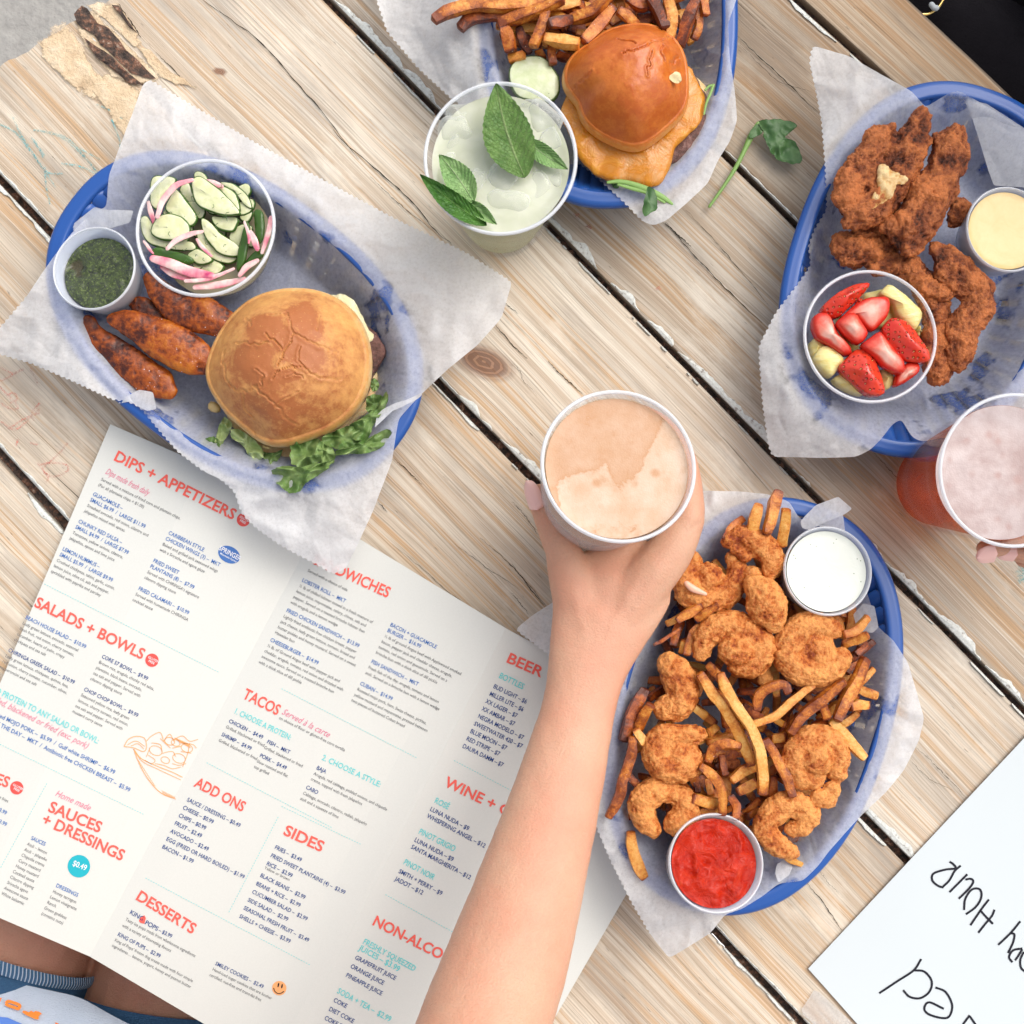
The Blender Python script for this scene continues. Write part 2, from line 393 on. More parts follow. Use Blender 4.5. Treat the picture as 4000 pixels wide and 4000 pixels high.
def skin_mat(name, base, red=(.80, .30, .22)):
    m = MB_(name); c = m.coord(); n = m.noise(c, 22, 4, .6); n2 = m.noise(c, 700, 3, .6); fr = m.noise(c, 120, 2)
    col = m.mix(m.ramp(n, [(.36, 0), (.72, .55)]), base, red)
    col = m.mix(m.ramp(n2, [(.35, .25), (.55, 0)]), col, tuple(x*.75 for x in base))
    col = m.mix(m.ramp(fr, [(.77, 0), (.80, .35)]), col, (.32, .13, .08))
    m.p(base=col, rough=.48, spec=.4, sss=.22, ssr=(1, .35, .2), sscale=.006, normal=m.bump(m.math('ADD', n2, m.math('MULTIPLY', m.noise(m.mapping(c, (1, 1, 1)), 300, 3), .7)), .0009, .55)); return m.m
M['skin'] = skin_mat('light skin', (.62, .355, .235), (.62, .24, .15)); M['skin2'] = skin_mat('darker leg skin', (.46, .24, .16), (.48, .19, .13))
M['nail'] = flat('pale pink nail varnish', (.86, .52, .46), .25, .5)
M['nailtip'] = flat('white nail tip', (.88, .82, .76), .3)
def bun_mat(name, pale, mid, dark, toast_attr='toast', gloss=.45, fleck=.5, coat=0):
    m = MB_(name); c = m.coord(); n = m.noise(c, 60, 5, .65); f = m.noise(c, 600, 4, .7); t = m.attr(toast_attr)
    tt = m.math('ADD', t, m.math('MULTIPLY', m.math('SUBTRACT', n, .5), .75))
    tt = m.math('ADD', tt, m.math('MULTIPLY', m.math('SUBTRACT', m.noise(c, 210, 4, .6), .5), .5))
    tt = m.math('ADD', tt, m.math('MULTIPLY', m.math('SUBTRACT', f, .5), .35))
    col = m.ramp(tt, [(.05, pale), (.42, mid), (.66, tuple((a+b)/2 for a, b in zip(mid, dark))), (.82, dark)])
    col = m.mix(m.ramp(f, [(.62, 0), (.72, fleck)]), col, tuple(min(.95, x*1.5+.05) for x in mid))  # body below table height takes the darker skin colour
    col = m.mix(m.math('MULTIPLY', m.attr('crease'), .42, clamp=True), col, tuple(a*.5+b*.5 for a, b in zip(dark, mid)))
    m.p(base=col, rough=gloss, spec=.4, coat=coat, coatr=.3, sss=.12, ssr=(.9, .4, .15), sscale=.004, normal=m.bump(m.math('ADD', m.math('MULTIPLY', n, 1.0), m.math('MULTIPLY', f, .25)), .0009, .6)); return m.m
M['bun'] = bun_mat('toasted potato bun', (.80, .60, .32), (.70, .36, .115), (.41, .135, .042), gloss=.5)
M['brioche'] = bun_mat('glazed brioche', (.74, .38, .12), (.66, .20, .028), (.50, .105, .010), gloss=.36, fleck=.10, coat=.28)
def breaded(name, dark, mid, light, sc=1.0, gloss=.5):
    m = MB_(name); c = m.coord(); n = m.noise(c, 70*sc, 5, .7); v = m.voro(c, 420*sc); f = m.noise(c, 900*sc, 4, .75)
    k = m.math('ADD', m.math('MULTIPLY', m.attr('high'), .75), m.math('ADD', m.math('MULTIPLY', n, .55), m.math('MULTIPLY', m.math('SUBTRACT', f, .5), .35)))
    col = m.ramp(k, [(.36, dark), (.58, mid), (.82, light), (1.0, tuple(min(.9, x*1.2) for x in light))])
    m.p(base=col, rough=gloss, spec=.35, sss=.06, ssr=(.8, .4, .2), sscale=.003, normal=m.bump(m.math('ADD', m.math('MULTIPLY', m.math('SUBTRACT', 1, v), .5), m.math('ADD', n, m.math('MULTIPLY', f, .6))), .0018, .9)); return m.m
M['shrimp'] = breaded('fried shrimp batter', (.26, .042, .008), (.55, .15, .026), (.76, .31, .085), 1.0, .30)
M['chicken'] = breaded('fried chicken crust', (.05, .014, .007), (.24, .060, .018), (.50, .155, .045), 1.2, .40)
M['meat'] = breaded('torn white chicken meat', (.32, .09, .02), (.58, .30, .09), (.74, .54, .27), .5, .4)
M['prawn'] = flat('pale shrimp flesh', (.80, .47, .33), .35, .5)
def plantain():
    m = MB_('fried sweet plantain'); c = m.coord(); n = m.noise(c, 55, 5, .7); f = m.noise(c, 420, 4, .8)
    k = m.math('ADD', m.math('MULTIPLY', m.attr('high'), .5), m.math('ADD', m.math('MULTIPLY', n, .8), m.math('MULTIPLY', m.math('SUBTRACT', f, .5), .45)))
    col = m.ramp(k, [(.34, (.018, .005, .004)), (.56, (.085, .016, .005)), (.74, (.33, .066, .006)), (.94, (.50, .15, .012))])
    salt = m.ramp(m.voro(c, 330), [(.10, 1), (.15, 0)]); g = m.ramp(m.noise(c, 60, 2, .5), [(.56, 0), (.64, 1)])
    col = m.mix(m.math('MULTIPLY', salt, g), col, (.82, .74, .68))
    m.p(base=col, rough=.26, spec=.4, coat=.12, normal=m.bump(m.math('ADD', n, m.math('MULTIPLY', f, .6)), .0014, .7)); return m.m
M['plantain'] = plantain()
def fry_mat(name, a, b, c_, d):
    m = MB_(name); c = m.coord(); oi = m.n('ObjectInfo'); cc = m.n('VectorMath'); cc.operation = 'ADD'; m.set(cc.inputs[0], c); m.set(cc.inputs[1], oi.outputs['Location'])
    n = m.noise(cc.outputs[0], 75, 4, .65); f = m.noise(cc.outputs[0], 420, 4, .8)
    k = m.math('ADD', m.math('MULTIPLY', n, .8), m.math('MULTIPLY', m.math('SUBTRACT', f, .5), .6))
    k = m.math('ADD', k, m.math('MULTIPLY', m.math('SUBTRACT', oi.outputs['Random'], .5), .38))
    k = m.math('SUBTRACT', k, m.math('MULTIPLY', m.attr('tip'), .32))
    k = m.math('SUBTRACT', k, m.math('MULTIPLY', m.attr('edge'), .10))
    col = m.ramp(k, [(.16, a), (.31, b), (.45, c_), (.64, d)])
    pep = m.ramp(m.voro(cc.outputs[0], 430), [(.09, .85), (.15, 0)]); pg = m.ramp(m.noise(cc.outputs[0], 130, 2), [(.58, 0), (.63, 1)])
    col = m.mix(m.math('MULTIPLY', pep, pg), col, (.08, .03, .02))
    salt = m.ramp(m.voro(m.mapping(cc.outputs[0], loc=(3, 1, 2)), 500), [(.10, 1), (.15, 0)]); sg = m.ramp(m.noise(cc.outputs[0], 90, 2), [(.64, 0), (.68, 1)])
    col = m.mix(m.math('MULTIPLY', salt, sg), col, (.80, .70, .58))
    m.p(base=col, rough=.38, spec=.45, sss=.05, ssr=(.8, .4, .1), sscale=.003, normal=m.bump(m.math('ADD', n, m.math('MULTIPLY', f, .5)), .0014, .7)); return m.m
M['fry'] = fry_mat('seasoned french fry', (.20, .040, .008), (.50, .140, .016), (.68, .285, .045), (.78, .46, .13))
M['frydark'] = fry_mat('dark seasoned french fry', (.10, .018, .005), (.32, .062, .008), (.52, .145, .018), (.66, .28, .055))
def leafy(name, col1, col2, vein, rough=.42, uvveins=True):
    m = MB_(name); c = m.coord(); n = m.noise(c, 90, 4, .6)
    col = m.mix(m.ramp(n, [(.35, 0), (.68, 1)]), col1, col2); h = n
    if uvveins:
        uv = m.n('UVMap').outputs[0]; sp = m.n('SeparateXYZ'); m.set(sp.inputs[0], uv); av = m.math('ABSOLUTE', sp.outputs[1], 0)
        ph = m.math('SUBTRACT', m.math('MULTIPLY', sp.outputs[0], 11.0), m.math('MULTIPLY', av, 3.2))
        saw = m.math('ABSOLUTE', m.math('SUBTRACT', m.math('FRACT', ph, 0), .5), 0)
        side = m.ramp(saw, [(.0, 1), (.07, 0)]); mid = m.ramp(av, [(.0, 1), (.07, 0)])
        vv = m.math('MAXIMUM', m.math('MULTIPLY', side, .40), mid)
        net = m.ramp(m.voro(c, 420, 'DISTANCE_TO_EDGE'), [(.0, 1), (.09, 0)])
        col = m.mix(m.math('MULTIPLY', vv, .75), col, vein); col = m.mix(m.math('MULTIPLY', net, .22), col, vein)
        h = m.math('SUBTRACT', m.math('MULTIPLY', n, .5), m.math('ADD', vv, m.math('MULTIPLY', net, .5)))
    m.p(base=col, rough=rough, spec=.4, normal=m.bump(h, .0009, .8))
    tl = m.n('BsdfTranslucent'); m.set(tl.inputs[0], col); ms = m.n('MixShader'); ms.inputs[0].default_value = .25
    L_ = m.t.links.new; L_(m.b.outputs[0], ms.inputs[1]); L_(tl.outputs[0], ms.inputs[2]); L_(ms.outputs[0], m.out.inputs['Surface']); return m.m
M['mint'] = leafy('mint leaf top side', (.10, .22, .045), (.19, .34, .08), (.42, .52, .24))
M['mintpale'] = leafy('mint leaf pale under side', (.22, .42, .13), (.34, .54, .20), (.60, .70, .42))
M['mintdark'] = leafy('dark mint leaf', (.035, .14, .015), (.09, .25, .03), (.22, .38, .10))
M['lettuce'] = leafy('green leaf lettuce', (.12, .23, .055), (.33, .46, .17), (.40, .55, .2), .32, False)
M['lettucepale'] = leafy('pale lettuce rib', (.45, .58, .22), (.62, .70, .38), (.7, .76, .5), .32, False)
M['arugula'] = leafy('arugula leaf', (.06, .15, .045), (.12, .24, .08), (.22, .34, .15), .38, False)
M['stem'] = flat('pale green stem', (.22, .38, .10), .4)
def salad_mat(name, flesh, seed, skin):
    m = MB_(name); t = m.attr('top'); c = m.coord(); n = m.noise(c, 160, 4, .6)
    col = m.mix(m.ramp(t, [(.62, 1), (.80, 0)]), m.mix(m.ramp(n, [(.4, 0), (.7, 1)]), flesh, seed), m.mix(n, skin, tuple(x*1.8 for x in skin)))
    dl = m.ramp(m.voro(c, 260), [(.07, .9), (.10, 0)]); dg = m.ramp(m.noise(c, 55, 2), [(.58, 0), (.62, 1)])
    col = m.mix(m.math('MULTIPLY', dl, dg), col, (.05, .07, .02))
    m.p(base=col, rough=.2, spec=.5, sss=.2, ssr=(.6, .8, .4), sscale=.004, normal=m.bump(n, .0006, .6)); return m.m
M['cucumber'] = salad_mat('cucumber slice', (.66, .68, .38), (.80, .79, .55), (.035, .085, .012))
M['pickle'] = salad_mat('pickle slice', (.62, .68, .40), (.74, .77, .56), (.06, .10, .03))
def onion():
    m = MB_('pickled red onion'); c = m.coord(); n = m.noise(c, 75, 3, .6)
    m.p(base=m.ramp(n, [(.32, (.84, .72, .64)), (.47, (.82, .48, .47)), (.60, (.78, .26, .32)), (.74, (.50, .04, .14))]), rough=.2, spec=.5, sss=.2, ssr=(.9, .5, .4), sscale=.003); return m.m
M['onion'] = onion()
def strawberry():
    m = MB_('strawberry skin'); c = m.coord(); v = m.voro(c, 300, rand=.35)
    seed = m.ramp(v, [(.12, 1), (.17, 0)]); pit = m.ramp(v, [(.16, 1), (.34, 0)]); n = m.noise(c, 60, 3)
    col = m.mix(pit, m.ramp(n, [(.3, (.62, .022, .012)), (.7, (.74, .07, .028))]), (.40, .010, .010)); col = m.mix(seed, col, (.72, .34, .08))
    m.p(base=col, rough=.22, spec=.5, coat=.25, normal=m.bump(m.math('SUBTRACT', m.math('MULTIPLY', seed, .5), pit), .0010, 1)); return m.m
M['berry'] = strawberry()
def berry_cut():
    m = MB_('cut strawberry flesh'); t = m.attr('core'); c = m.coord(); n = m.noise(m.mapping(c, (1, 1, .4)), 130, 4, .7)
    k = m.math('ADD', t, m.math('MULTIPLY', m.math('SUBTRACT', n, .5), .65))
    m.p(base=m.ramp(k, [(.10, (.62, .028, .015)), (.40, (.76, .11, .07)), (.66, (.82, .30, .22)), (.95, (.85, .52, .42))]), rough=.25, spec=.5, sss=.15, ssr=(1, .3, .2), sscale=.003, normal=m.bump(n, .0005, .5)); return m.m
M['berrycut'] = berry_cut()
def pine():
    m = MB_('pineapple flesh'); c = m.coord(); n = m.noise(m.mapping(c, (1, 4, 1), rot=(0, 0, .6)), 90, 4, .6)
    m.p(base=m.ramp(n, [(.3, (.80, .66, .20)), (.7, (.85, .78, .42))]), rough=.28, spec=.5, sss=.25, ssr=(.9, .7, .3), sscale=.004, normal=m.bump(n, .0008)); return m.m
M['pine'] = pine()
def sauce(name, ramp_, sc=60, rough=.18, bd=.002, spots=None, **kw):
    m = MB_(name); c = m.coord(); n = m.noise(c, sc, 5, .7, 1.0); col = m.ramp(n, ramp_)
    if spots: col = m.mix(m.math('MULTIPLY', m.ramp(m.voro(c, spots[0]), [(.10, 1), (.16, 0)]), m.ramp(m.noise(c, 90, 2), [(.5, 0), (.56, 1)])), col, spots[1])
    m.p(base=col, rough=rough, spec=.22 if name == 'ketchup' else .45, normal=m.bump(n, bd, .7), **kw); return m.m
M['ketchup'] = sauce('ketchup', [(.3, (.34, .006, .001)), (.6, (.50, .022, .003)), (.8, (.60, .06, .010))], 90, .16, .0040)
M['ranch'] = sauce('ranch dressing', [(.3, (.62, .65, .58)), (.7, (.67, .69, .62))], 60, .3, .0004, (300, (.20, .26, .16)))
M['mustard'] = sauce('honey mustard', [(.3, (.66, .47, .19)), (.7, (.72, .53, .24))], 70, .3, .0006)
def pesto():
    m = MB_('chopped herb sauce'); c = m.coord(); v = m.voro(m.mapping(c, (1, 1.6, 1)), 330, out='Color'); n = m.noise(c, 200, 5, .8)
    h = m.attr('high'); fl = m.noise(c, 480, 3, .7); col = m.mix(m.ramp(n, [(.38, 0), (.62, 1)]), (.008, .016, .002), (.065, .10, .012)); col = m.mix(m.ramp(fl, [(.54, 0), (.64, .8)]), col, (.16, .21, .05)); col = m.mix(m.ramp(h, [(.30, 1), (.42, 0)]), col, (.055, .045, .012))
    m.p(base=col, rough=.12, spec=.6, coat=.5, normal=m.bump(m.math('ADD', n, m.math('MULTIPLY', v, .4)), .003, 1)); return m.m
M['pesto'] = pesto()
def cheese(name, a, b, c_):
    m = MB_(name); c = m.coord(); n = m.noise(c, 65, 4, .65, .8)
    m.p(base=m.ramp(n, [(.36, a), (.5, b), (.70, c_)]), rough=.26, spec=.4, coat=.05, sss=.1, ssr=(1, .5, .1), sscale=.003, normal=m.bump(n, .0022, .8)); return m.m
M['cheese'] = cheese('melted cheddar', (.62, .30, .09), (.60, .215, .015), (.68, .30, .03))
M['jack'] = cheese('melted pale cheese', (.75, .66, .40), (.82, .74, .42), (.86, .80, .60))
def patty():
    m = MB_('grilled beef'); c = m.coord(); n = m.noise(c, 150, 5, .75)
    m.p(base=m.ramp(n, [(.35, (.06, .025, .018)), (.55, (.20, .09, .07)), (.75, (.38, .22, .19))]), rough=.35, normal=m.bump(n, .003)); return m.m
M['patty'] = patty()
def drink(name, a, b, sc=25, rough=.08, **kw):
    m = MB_(name); c = m.coord(); n = m.noise(c, sc, 4, .55, .6); m.p(base=m.mix(m.ramp(n, [(.35, 0), (.65, 1)]), a, b), rough=rough, spec=.5, **kw); return m.m
M['lemonade'] = drink('cloudy lemonade', (.55, .565, .42), (.64, .65, .52), 55, .06, sss=.5, ssr=(.8, .9, .5), sscale=.01)
def ice():
    m = MB_('ice'); c = m.coord(); n = m.noise(c, 130, 3, .6)
    m.p(base=(.84, .86, .80), rough=.05, spec=.7, normal=m.bump(n, .0012, .5)); tp = m.n('BsdfTransparent'); ms = m.n('MixShader'); lw = m.n('LayerWeight'); lw.inputs[0].default_value = .35
    m.set(ms.inputs[0], m.math('SUBTRACT', .80, m.math('MULTIPLY', lw.outputs['Facing'], .65))); L_ = m.t.links.new; L_(m.b.outputs[0], ms.inputs[1]); L_(tp.outputs[0], ms.inputs[2]); L_(ms.outputs[0], m.out.inputs['Surface']); return m.m
def lemside():
    m = MB_('lemonade seen through the cup side'); m.p(base=(.80, .80, .58), rough=.2, spec=.3); tp = m.n('BsdfTransparent'); m.set(tp.inputs[0], (.97, .97, .84)); tl = m.n('BsdfTranslucent'); m.set(tl.inputs[0], (.85, .86, .66))
    a = m.n('MixShader'); a.inputs[0].default_value = .5; b = m.n('MixShader'); b.inputs[0].default_value = .35; L_ = m.t.links.new; L_(m.b.outputs[0], a.inputs[1]); L_(tl.outputs[0], a.inputs[2]); L_(a.outputs[0], b.inputs[1]); L_(tp.outputs[0], b.inputs[2]); L_(b.outputs[0], m.out.inputs['Surface']); return m.m
M['lemside'] = lemside()
M['ice'] = ice()
def amber():
    m = MB_('amber beer'); c = m.coord(); n = m.noise(m.mapping(c, (1, 1, .35)), 34, 3, .5, 1.5)
    m.p(base=m.ramp(n, [(.3, (.46, .055, .005)), (.55, (.72, .14, .012)), (.75, (.80, .26, .03))]), rough=.12, spec=.3)
    tp = m.n('BsdfTransparent'); m.set(tp.inputs[0], (.99, .52, .14)); ms = m.n('MixShader'); ms.inputs[0].default_value = .62
    L_ = m.t.links.new; L_(m.b.outputs[0], ms.inputs[1]); L_(tp.outputs[0], ms.inputs[2]); L_(ms.outputs[0], m.out.inputs['Surface']); return m.m
M['amber'] = amber()
def foam(name, a, b, hole):
    m = MB_(name); c = m.coord(); n = m.noise(c, 40, 4, .6); v = m.voro(c, 900)
    col = m.mix(m.ramp(n, [(.35, 0), (.65, 1)]), a, b); k = m.math('ADD', m.attr('open'), m.math('MULTIPLY', m.math('SUBTRACT', m.noise(c, 110, 5, .7), .5), .42))
    col = m.mix(m.ramp(k, [(.43, 0), (.485, .35), (.50, .9), (.54, .70), (.64, .55)]), col, hole)
    w = m.voro(c, 88); bub = m.math('MULTIPLY', m.ramp(m.math('ADD', w, m.math('MULTIPLY', m.math('SUBTRACT', n, .5), .5)), [(.10, .75), (.22, .35), (.34, 0)]), m.ramp(m.noise(c, 28, 2), [(.44, 0), (.52, 1)])); rngs = m.ramp(w, [(.22, 0), (.30, .6), (.46, 0)])
    col = m.mix(m.math('MULTIPLY', bub, m.ramp(k, [(.40, 1), (.47, 0)])), col, hole)
    m.p(base=col, rough=.35, spec=.4, normal=m.bump(m.math('ADD', m.math('MULTIPLY', v, .18), n), .0006, .6)); return m.m
M['foam'] = foam('beer head on wheat beer', (.50, .31, .185), (.60, .44, .33), (.43, .195, .07))
M['foam2'] = foam('pinkish beer head', (.42, .30, .28), (.58, .48, .46), (.44, .28, .25))
M['hazy'] = flat('hazy wheat beer', (.85, .46, .04), .1, .5)
def denim(name, a, b):
    m = MB_(name); c = m.coord(); n = m.noise(m.mapping(c, (1, 3, 1), rot=(0, 0, .5)), 420, 3, .7); n2 = m.noise(c, 30, 3)
    m.p(base=m.mix(m.math('ADD', m.math('MULTIPLY', n2, .35), m.math('MULTIPLY', n, .65)), a, b), rough=.85, spec=.2, normal=m.bump(n, .001)); return m.m
M['denim'] = denim('blue denim', (.008, .03, .09), (.07, .17, .30))
def cuffm():
    m = MB_('rolled denim hem'); uv = m.n('UVMap').outputs[0]; sp = m.n('SeparateXYZ'); m.set(sp.inputs[0], uv)
    w = m.math('SINE', m.math('MULTIPLY', m.math('ADD', sp.outputs[0], m.math('MULTIPLY', sp.outputs[1], .18)), 1900.0))
    m.p(base=m.mix(m.ramp(w, [(.25, 0), (.75, 1)]), (.045, .12, .23), (.40, .48, .60)), rough=.85, normal=m.bump(w, .0006)); return m.m
M['cuff'] = cuffm()
M['shirt'] = denim('pale blue jersey', (.48, .56, .68), (.62, .69, .80)); M['shirtblue'] = flat('blue jersey stripe', (.10, .22, .62), .8)
M['orange'] = flat('orange print', (.90, .24, .03), .6)
M['black'] = denim('black cloth', (.004, .003, .005), (.012, .009, .012))
M['gold'] = flat('gold', (.8, .55, .2), .25, .5, metal=1.0)
M['steel'] = flat('steel wire', (.6, .6, .6), .3, .5, metal=1.0)
M['tape'] = paper_mat('clear tape', (.80, .79, .76), .45, False)
M['gap_shade'] = M['rot']  # dark wood colour reused to paint the shade and debris in the gaps
INK = dict(red=(.84, .13, .10), pink=(.80, .25, .27), navy=(.035, .075, .24), blue=(.065, .17, .45), teal=(.14, .62, .62), grey=(.13, .13, .14), rose=(.72, .20, .30), orange=(.86, .40, .16), white=(.85, .85, .85), black=(.012, .012, .02))
for k_, v_ in INK.items(): M['ink_'+k_] = flat(k_+' ink', v_, .55, .25)
M['teal_dot'] = flat('teal printed disc', (.02, .42, .50), .5, .3); M['red_dot'] = flat('red printed disc', (.78, .09, .075), .5, .3)
# ================================================================ GROUND + TABLE
gv = []; 
for x, y in ((-15, -15), (15, -15), (15, 15), (-15, 15)): gv.append((x, y, -.75))
obj('ground', gv, [(0, 1, 2, 3)], M['concrete'], smooth=False, kind='structure')
table = thing('picnic_table', 'weathered wooden table of pale diagonal planks with dark gaps and flaking white paint', 'table', (0, 0, -.75))
def on_line(L_, s):                      # s: photo x
    (x0, y0), (x1, y1) = L_; return y0+(y1-y0)*(s-x0)/(x1-x0)
LINES = [((3549, 0), (4000, 428)), ((3114, 0), (3383, 242)), ((2825, 601), (3129, 899)), ((1242, -38), (4000, 2776)),
         ((310, 62), (3542, 3361)), ((0, 700), (3136, 4000)), ((0, 1775), (1500, 3400)), ((0, 2850), (1150, 4100))]
GAP = [0, 15, 12, 13, 15, 15, 20, 0]
def line_pt(L_, t):                      # t: distance in px from the point where the line meets x+y=2000
    (x0, y0), (x1, y1) = L_; d = np.array([x1-x0, y1-y0], float); d /= np.linalg.norm(d)
    k = (2000-(x0+y0))/(d[0]+d[1]); return np.array([x0, y0])+d*(k+t), d
KNOTS = [(1890, 1415, 175, 88), (3330, 1600, 40, 22), (860, 280, 45, 20)]
TONE = [(.82, .70, .57), (.74, .67, .59), (.92, .88, .82), (1.12, 1.09, 1.03), (1.06, 1.01, .93), (1.06, 1.01, .93), (1.04, .99, .91)]
def end_t(L_):                           # where the table ends at the upper left
    lo, hi = -6000, 6000
    for _ in range(40):
        m_ = (lo+hi)/2; p, d = line_pt(L_, m_)
        if p[1]-(262-.62*p[0]) > 0: hi = m_
        else: lo = m_
    return hi
for k in range(7):
    La, Lb = LINES[k], LINES[k+1]; ga, gb = GAP[k], GAP[k+1]; n = 230
    ta, tb = end_t(La), end_t(Lb)
    if k == 3: ta += 0; 
    us = np.array([0, .006, .02, .045]+list(np.linspace(.08, .92, 22))+[.955, .98, .994, 1]); nr = len(us)
    rows = []
    ss = np.linspace(0, 1, n)**1.15
    for i, s in enumerate(ss):
        pa, da = line_pt(La, ta+(6800-ta)*s); pb, db = line_pt(Lb, tb+(6800-tb)*s)
        ac = (pb-pa)/np.linalg.norm(pb-pa); 
        wa = ga+4*float(fbm(np.array([pa[0]*.006, k*7., 1.]), 3)); wb_ = gb+4*float(fbm(np.array([pb[0]*.006, k*7., 5.]), 3))
        rows.append((pa+ac*wa, pb-ac*wb_))
    v = []; uvs = []; kn = []; ed = []
    for i, (a, b) in enumerate(rows):
        ragged = 0
        for u in us:
            p = a+(b-a)*u; 
            if i == 0: p = p+np.array([1, 1])*9*float(fbm(np.array([u*14, k*3., 0]), 3))
            dist = min(u, 1-u)*np.linalg.norm(b-a); 
            z = -.0016*max(0, 1-dist/9)**2-.0006*max(0, 1-dist/40)+.0006*float(vnoise(np.array([p[0]*.003, p[1]*.003, k])))-.0006
            v.append(P(p[0], p[1], z)); L_ = np.dot(p-rows[0][0], np.array([.7, .714]))
            uvs.append((L_/S0, u*np.linalg.norm(b-a)/S0)); q = 0
            for kx, ky, ra, rb in KNOTS:
                dx, dy = p[0]-kx, p[1]-ky; al = (dx+dy*.4)/1.08; pe = (dy-dx*.4)/1.08; q = max(q, 1-math.sqrt((al/ra)**2+(pe/rb)**2))
            kn.append(max(0, q)); ed.append(max(0, 1-dist/26)*.75+(.25 if k == 0 and u < .03 else 0)+(.3 if i < 3 else 0))
    f = grid_faces(n, nr); f = [tuple(reversed(q)) for q in f]
    # sides, end and underside
    nv = len(v); bot = {}
    loop = [i*nr for i in range(n)]+[(n-1)*nr+j for j in range(1, nr)]+[i*nr+nr-1 for i in range(n-2, -1, -1)]+[j for j in range(nr-2, 0, -1)]
    for q in loop:
        p = v[q]; bot[q] = len(v); v.append(Vector((p[0], p[1], -.038))); uvs.append((uvs[q][0], uvs[q][1]+.02)); kn.append(0); ed.append(1)
    for a, b in zip(loop, loop[1:]+loop[:1]): f.append((a, b, bot[b], bot[a]))
    f.append(tuple(bot[q] for q in reversed(loop)))
    pl = obj('plank', v, f, M['wood'], table, uv=uvs, attr=dict(knot=kn, edge=ed), smooth=False)
    t_ = TONE[k]; pl.color = (t_[0], t_[1], t_[2], 1)
# strip deep in each gap: some debris, its dark colour stands in for shade
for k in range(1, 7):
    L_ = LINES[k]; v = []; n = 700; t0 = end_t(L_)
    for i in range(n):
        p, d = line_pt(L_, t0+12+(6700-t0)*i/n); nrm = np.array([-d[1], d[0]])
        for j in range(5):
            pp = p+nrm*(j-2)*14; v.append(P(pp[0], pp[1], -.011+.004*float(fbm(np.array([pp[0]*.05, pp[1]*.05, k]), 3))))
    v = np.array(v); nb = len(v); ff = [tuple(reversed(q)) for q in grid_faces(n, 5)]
    o = obj('gap_shade_debris', v, ff, M['gap_shade'], table, kind='stuff')
# flaking white paint along the plank edges
def paint_strip(k, side, t0, t1, w, seed, thr=0.0, z=.0005):
    L_ = LINES[k]; t0 = max(t0, end_t(L_)+15); n = int((t1-t0)/5); v = []; ww = []
    for i in range(n):
        p, d = line_pt(L_, t0+(t1-t0)*i/n); nrm = np.array([d[1], -d[0]])*side
        a = float(fbm(np.array([i*.055, seed, 0.]), 4)); wd = max(0, w*(.55+1.3*a-thr)); ww.append(wd)
        g = GAP[k]-1
        for q, zz in ((g, -.0030), (g+4, -.0004), (g+4+wd*.5, z*.8), (g+4+wd, z*.5)):
            pp = p+nrm*q; v.append(P(pp[0], pp[1], zz))
    f = []
    for i in range(n-1):
        if ww[i] > 1 and ww[i+1] > 1:
            for j in range(3): 
                q = (i*4+j, i*4+j+1, i*4+j+5, i*4+j+4); f.append(q if side > 0 else tuple(reversed(q)))
    if f: obj('paint_flake', v, f, M['paint'], table, smooth=False, kind='stuff')
for a in ((3, 1, -1700, 4200, 30, 1, .0), (3, -1, -1500, 4200, 8, 2, .45), (2, 1, -300, 3500, 10, 3, .2), (1, -1, -1200, 2500, 16, 4, .3), (4, 1, -100, 4300, 24, 5, .05), (4, -1, -1200, 4300, 12, 6, .35),
          (5, -1, -1000, 4300, 20, 7, .3), (5, 1, -1000, 4300, 13, 8, .3), (6, -1, 0, 3000, 20, 9, .2), (6, 1, -600, 3000, 14, 10, .2)): paint_strip(*a)
# long open cracks in the boards: slim dark wedges
CR = [('A', [(1090, 0), (1250, 110), (1400, 220), (1560, 400), (1750, 620), (1932, 860)], 5), ('A', [(640, 20), (700, 110), (760, 200)], 7), ('A', [(840, 280), (1000, 440), (1060, 470)], 4),
      ('B', [(0, 700), (100, 800), (220, 900), (400, 1060), (560, 1250), (640, 1310)], 6), ('B', [(200, 950), (350, 1090), (560, 1260)], 3), ('B', [(860, 1730), (960, 1850), (1050, 1932)], 4), ('B', [(910, 1620), (1000, 1690)], 3),
      ('C', [(360, 170), (500, 300), (640, 430), (740, 530), (830, 610)], 5), ('C', [(400, 240), (600, 430), (800, 500)], 2), ('C', [(0, 1200), (150, 1370), (340, 1570), (520, 1740)], 5), ('C', [(110, 1130), (330, 1370), (560, 1650)], 3),
      ('B', [(1790, 1200), (1932, 1330)], 6), ('I', [(270, 20), (300, 50), (400, 150), (530, 265)], 5), ('I', [(0, 20), (60, 100), (90, 170), (190, 280)], 2), ('I', [(0, 1550), (100, 1690), (240, 1860)], 4), ('I', [(0, 1080), (110, 1200), (200, 1340)], 3), ('I', [(0, 1770), (130, 1932)], 3),
      ('L', [(900, 820), (1040, 970), (1160, 1080)], 3), ('L', [(1110, 840), (1200, 970)], 3), ('L', [(1870, 1550), (1932, 1620)], 4), ('Q', [(1110, 35), (1200, 110), (1380, 290), (1500, 420)], 3), ('Q', [(1070, 130), (1200, 260), (1420, 380)], 2),
      ('Q', [(280, 1045), (400, 1190), (480, 1300), (560, 1420)], 4), ('Q', [(370, 950), (440, 1040), (540, 1150)], 2), ('N', [(1690, 1480), (1800, 1580), (1932, 1700)], 4), ('N', [(1560, 1850), (1640, 1932)], 4), ('G', [(700, 40), (900, 210), (1100, 380), (1280, 500)], 2), ('G', [(1250, 0), (1450, 180), (1660, 420)], 3), ('G', [(1090, 40), (1250, 160), (1500, 330)], 2)]
cv = []
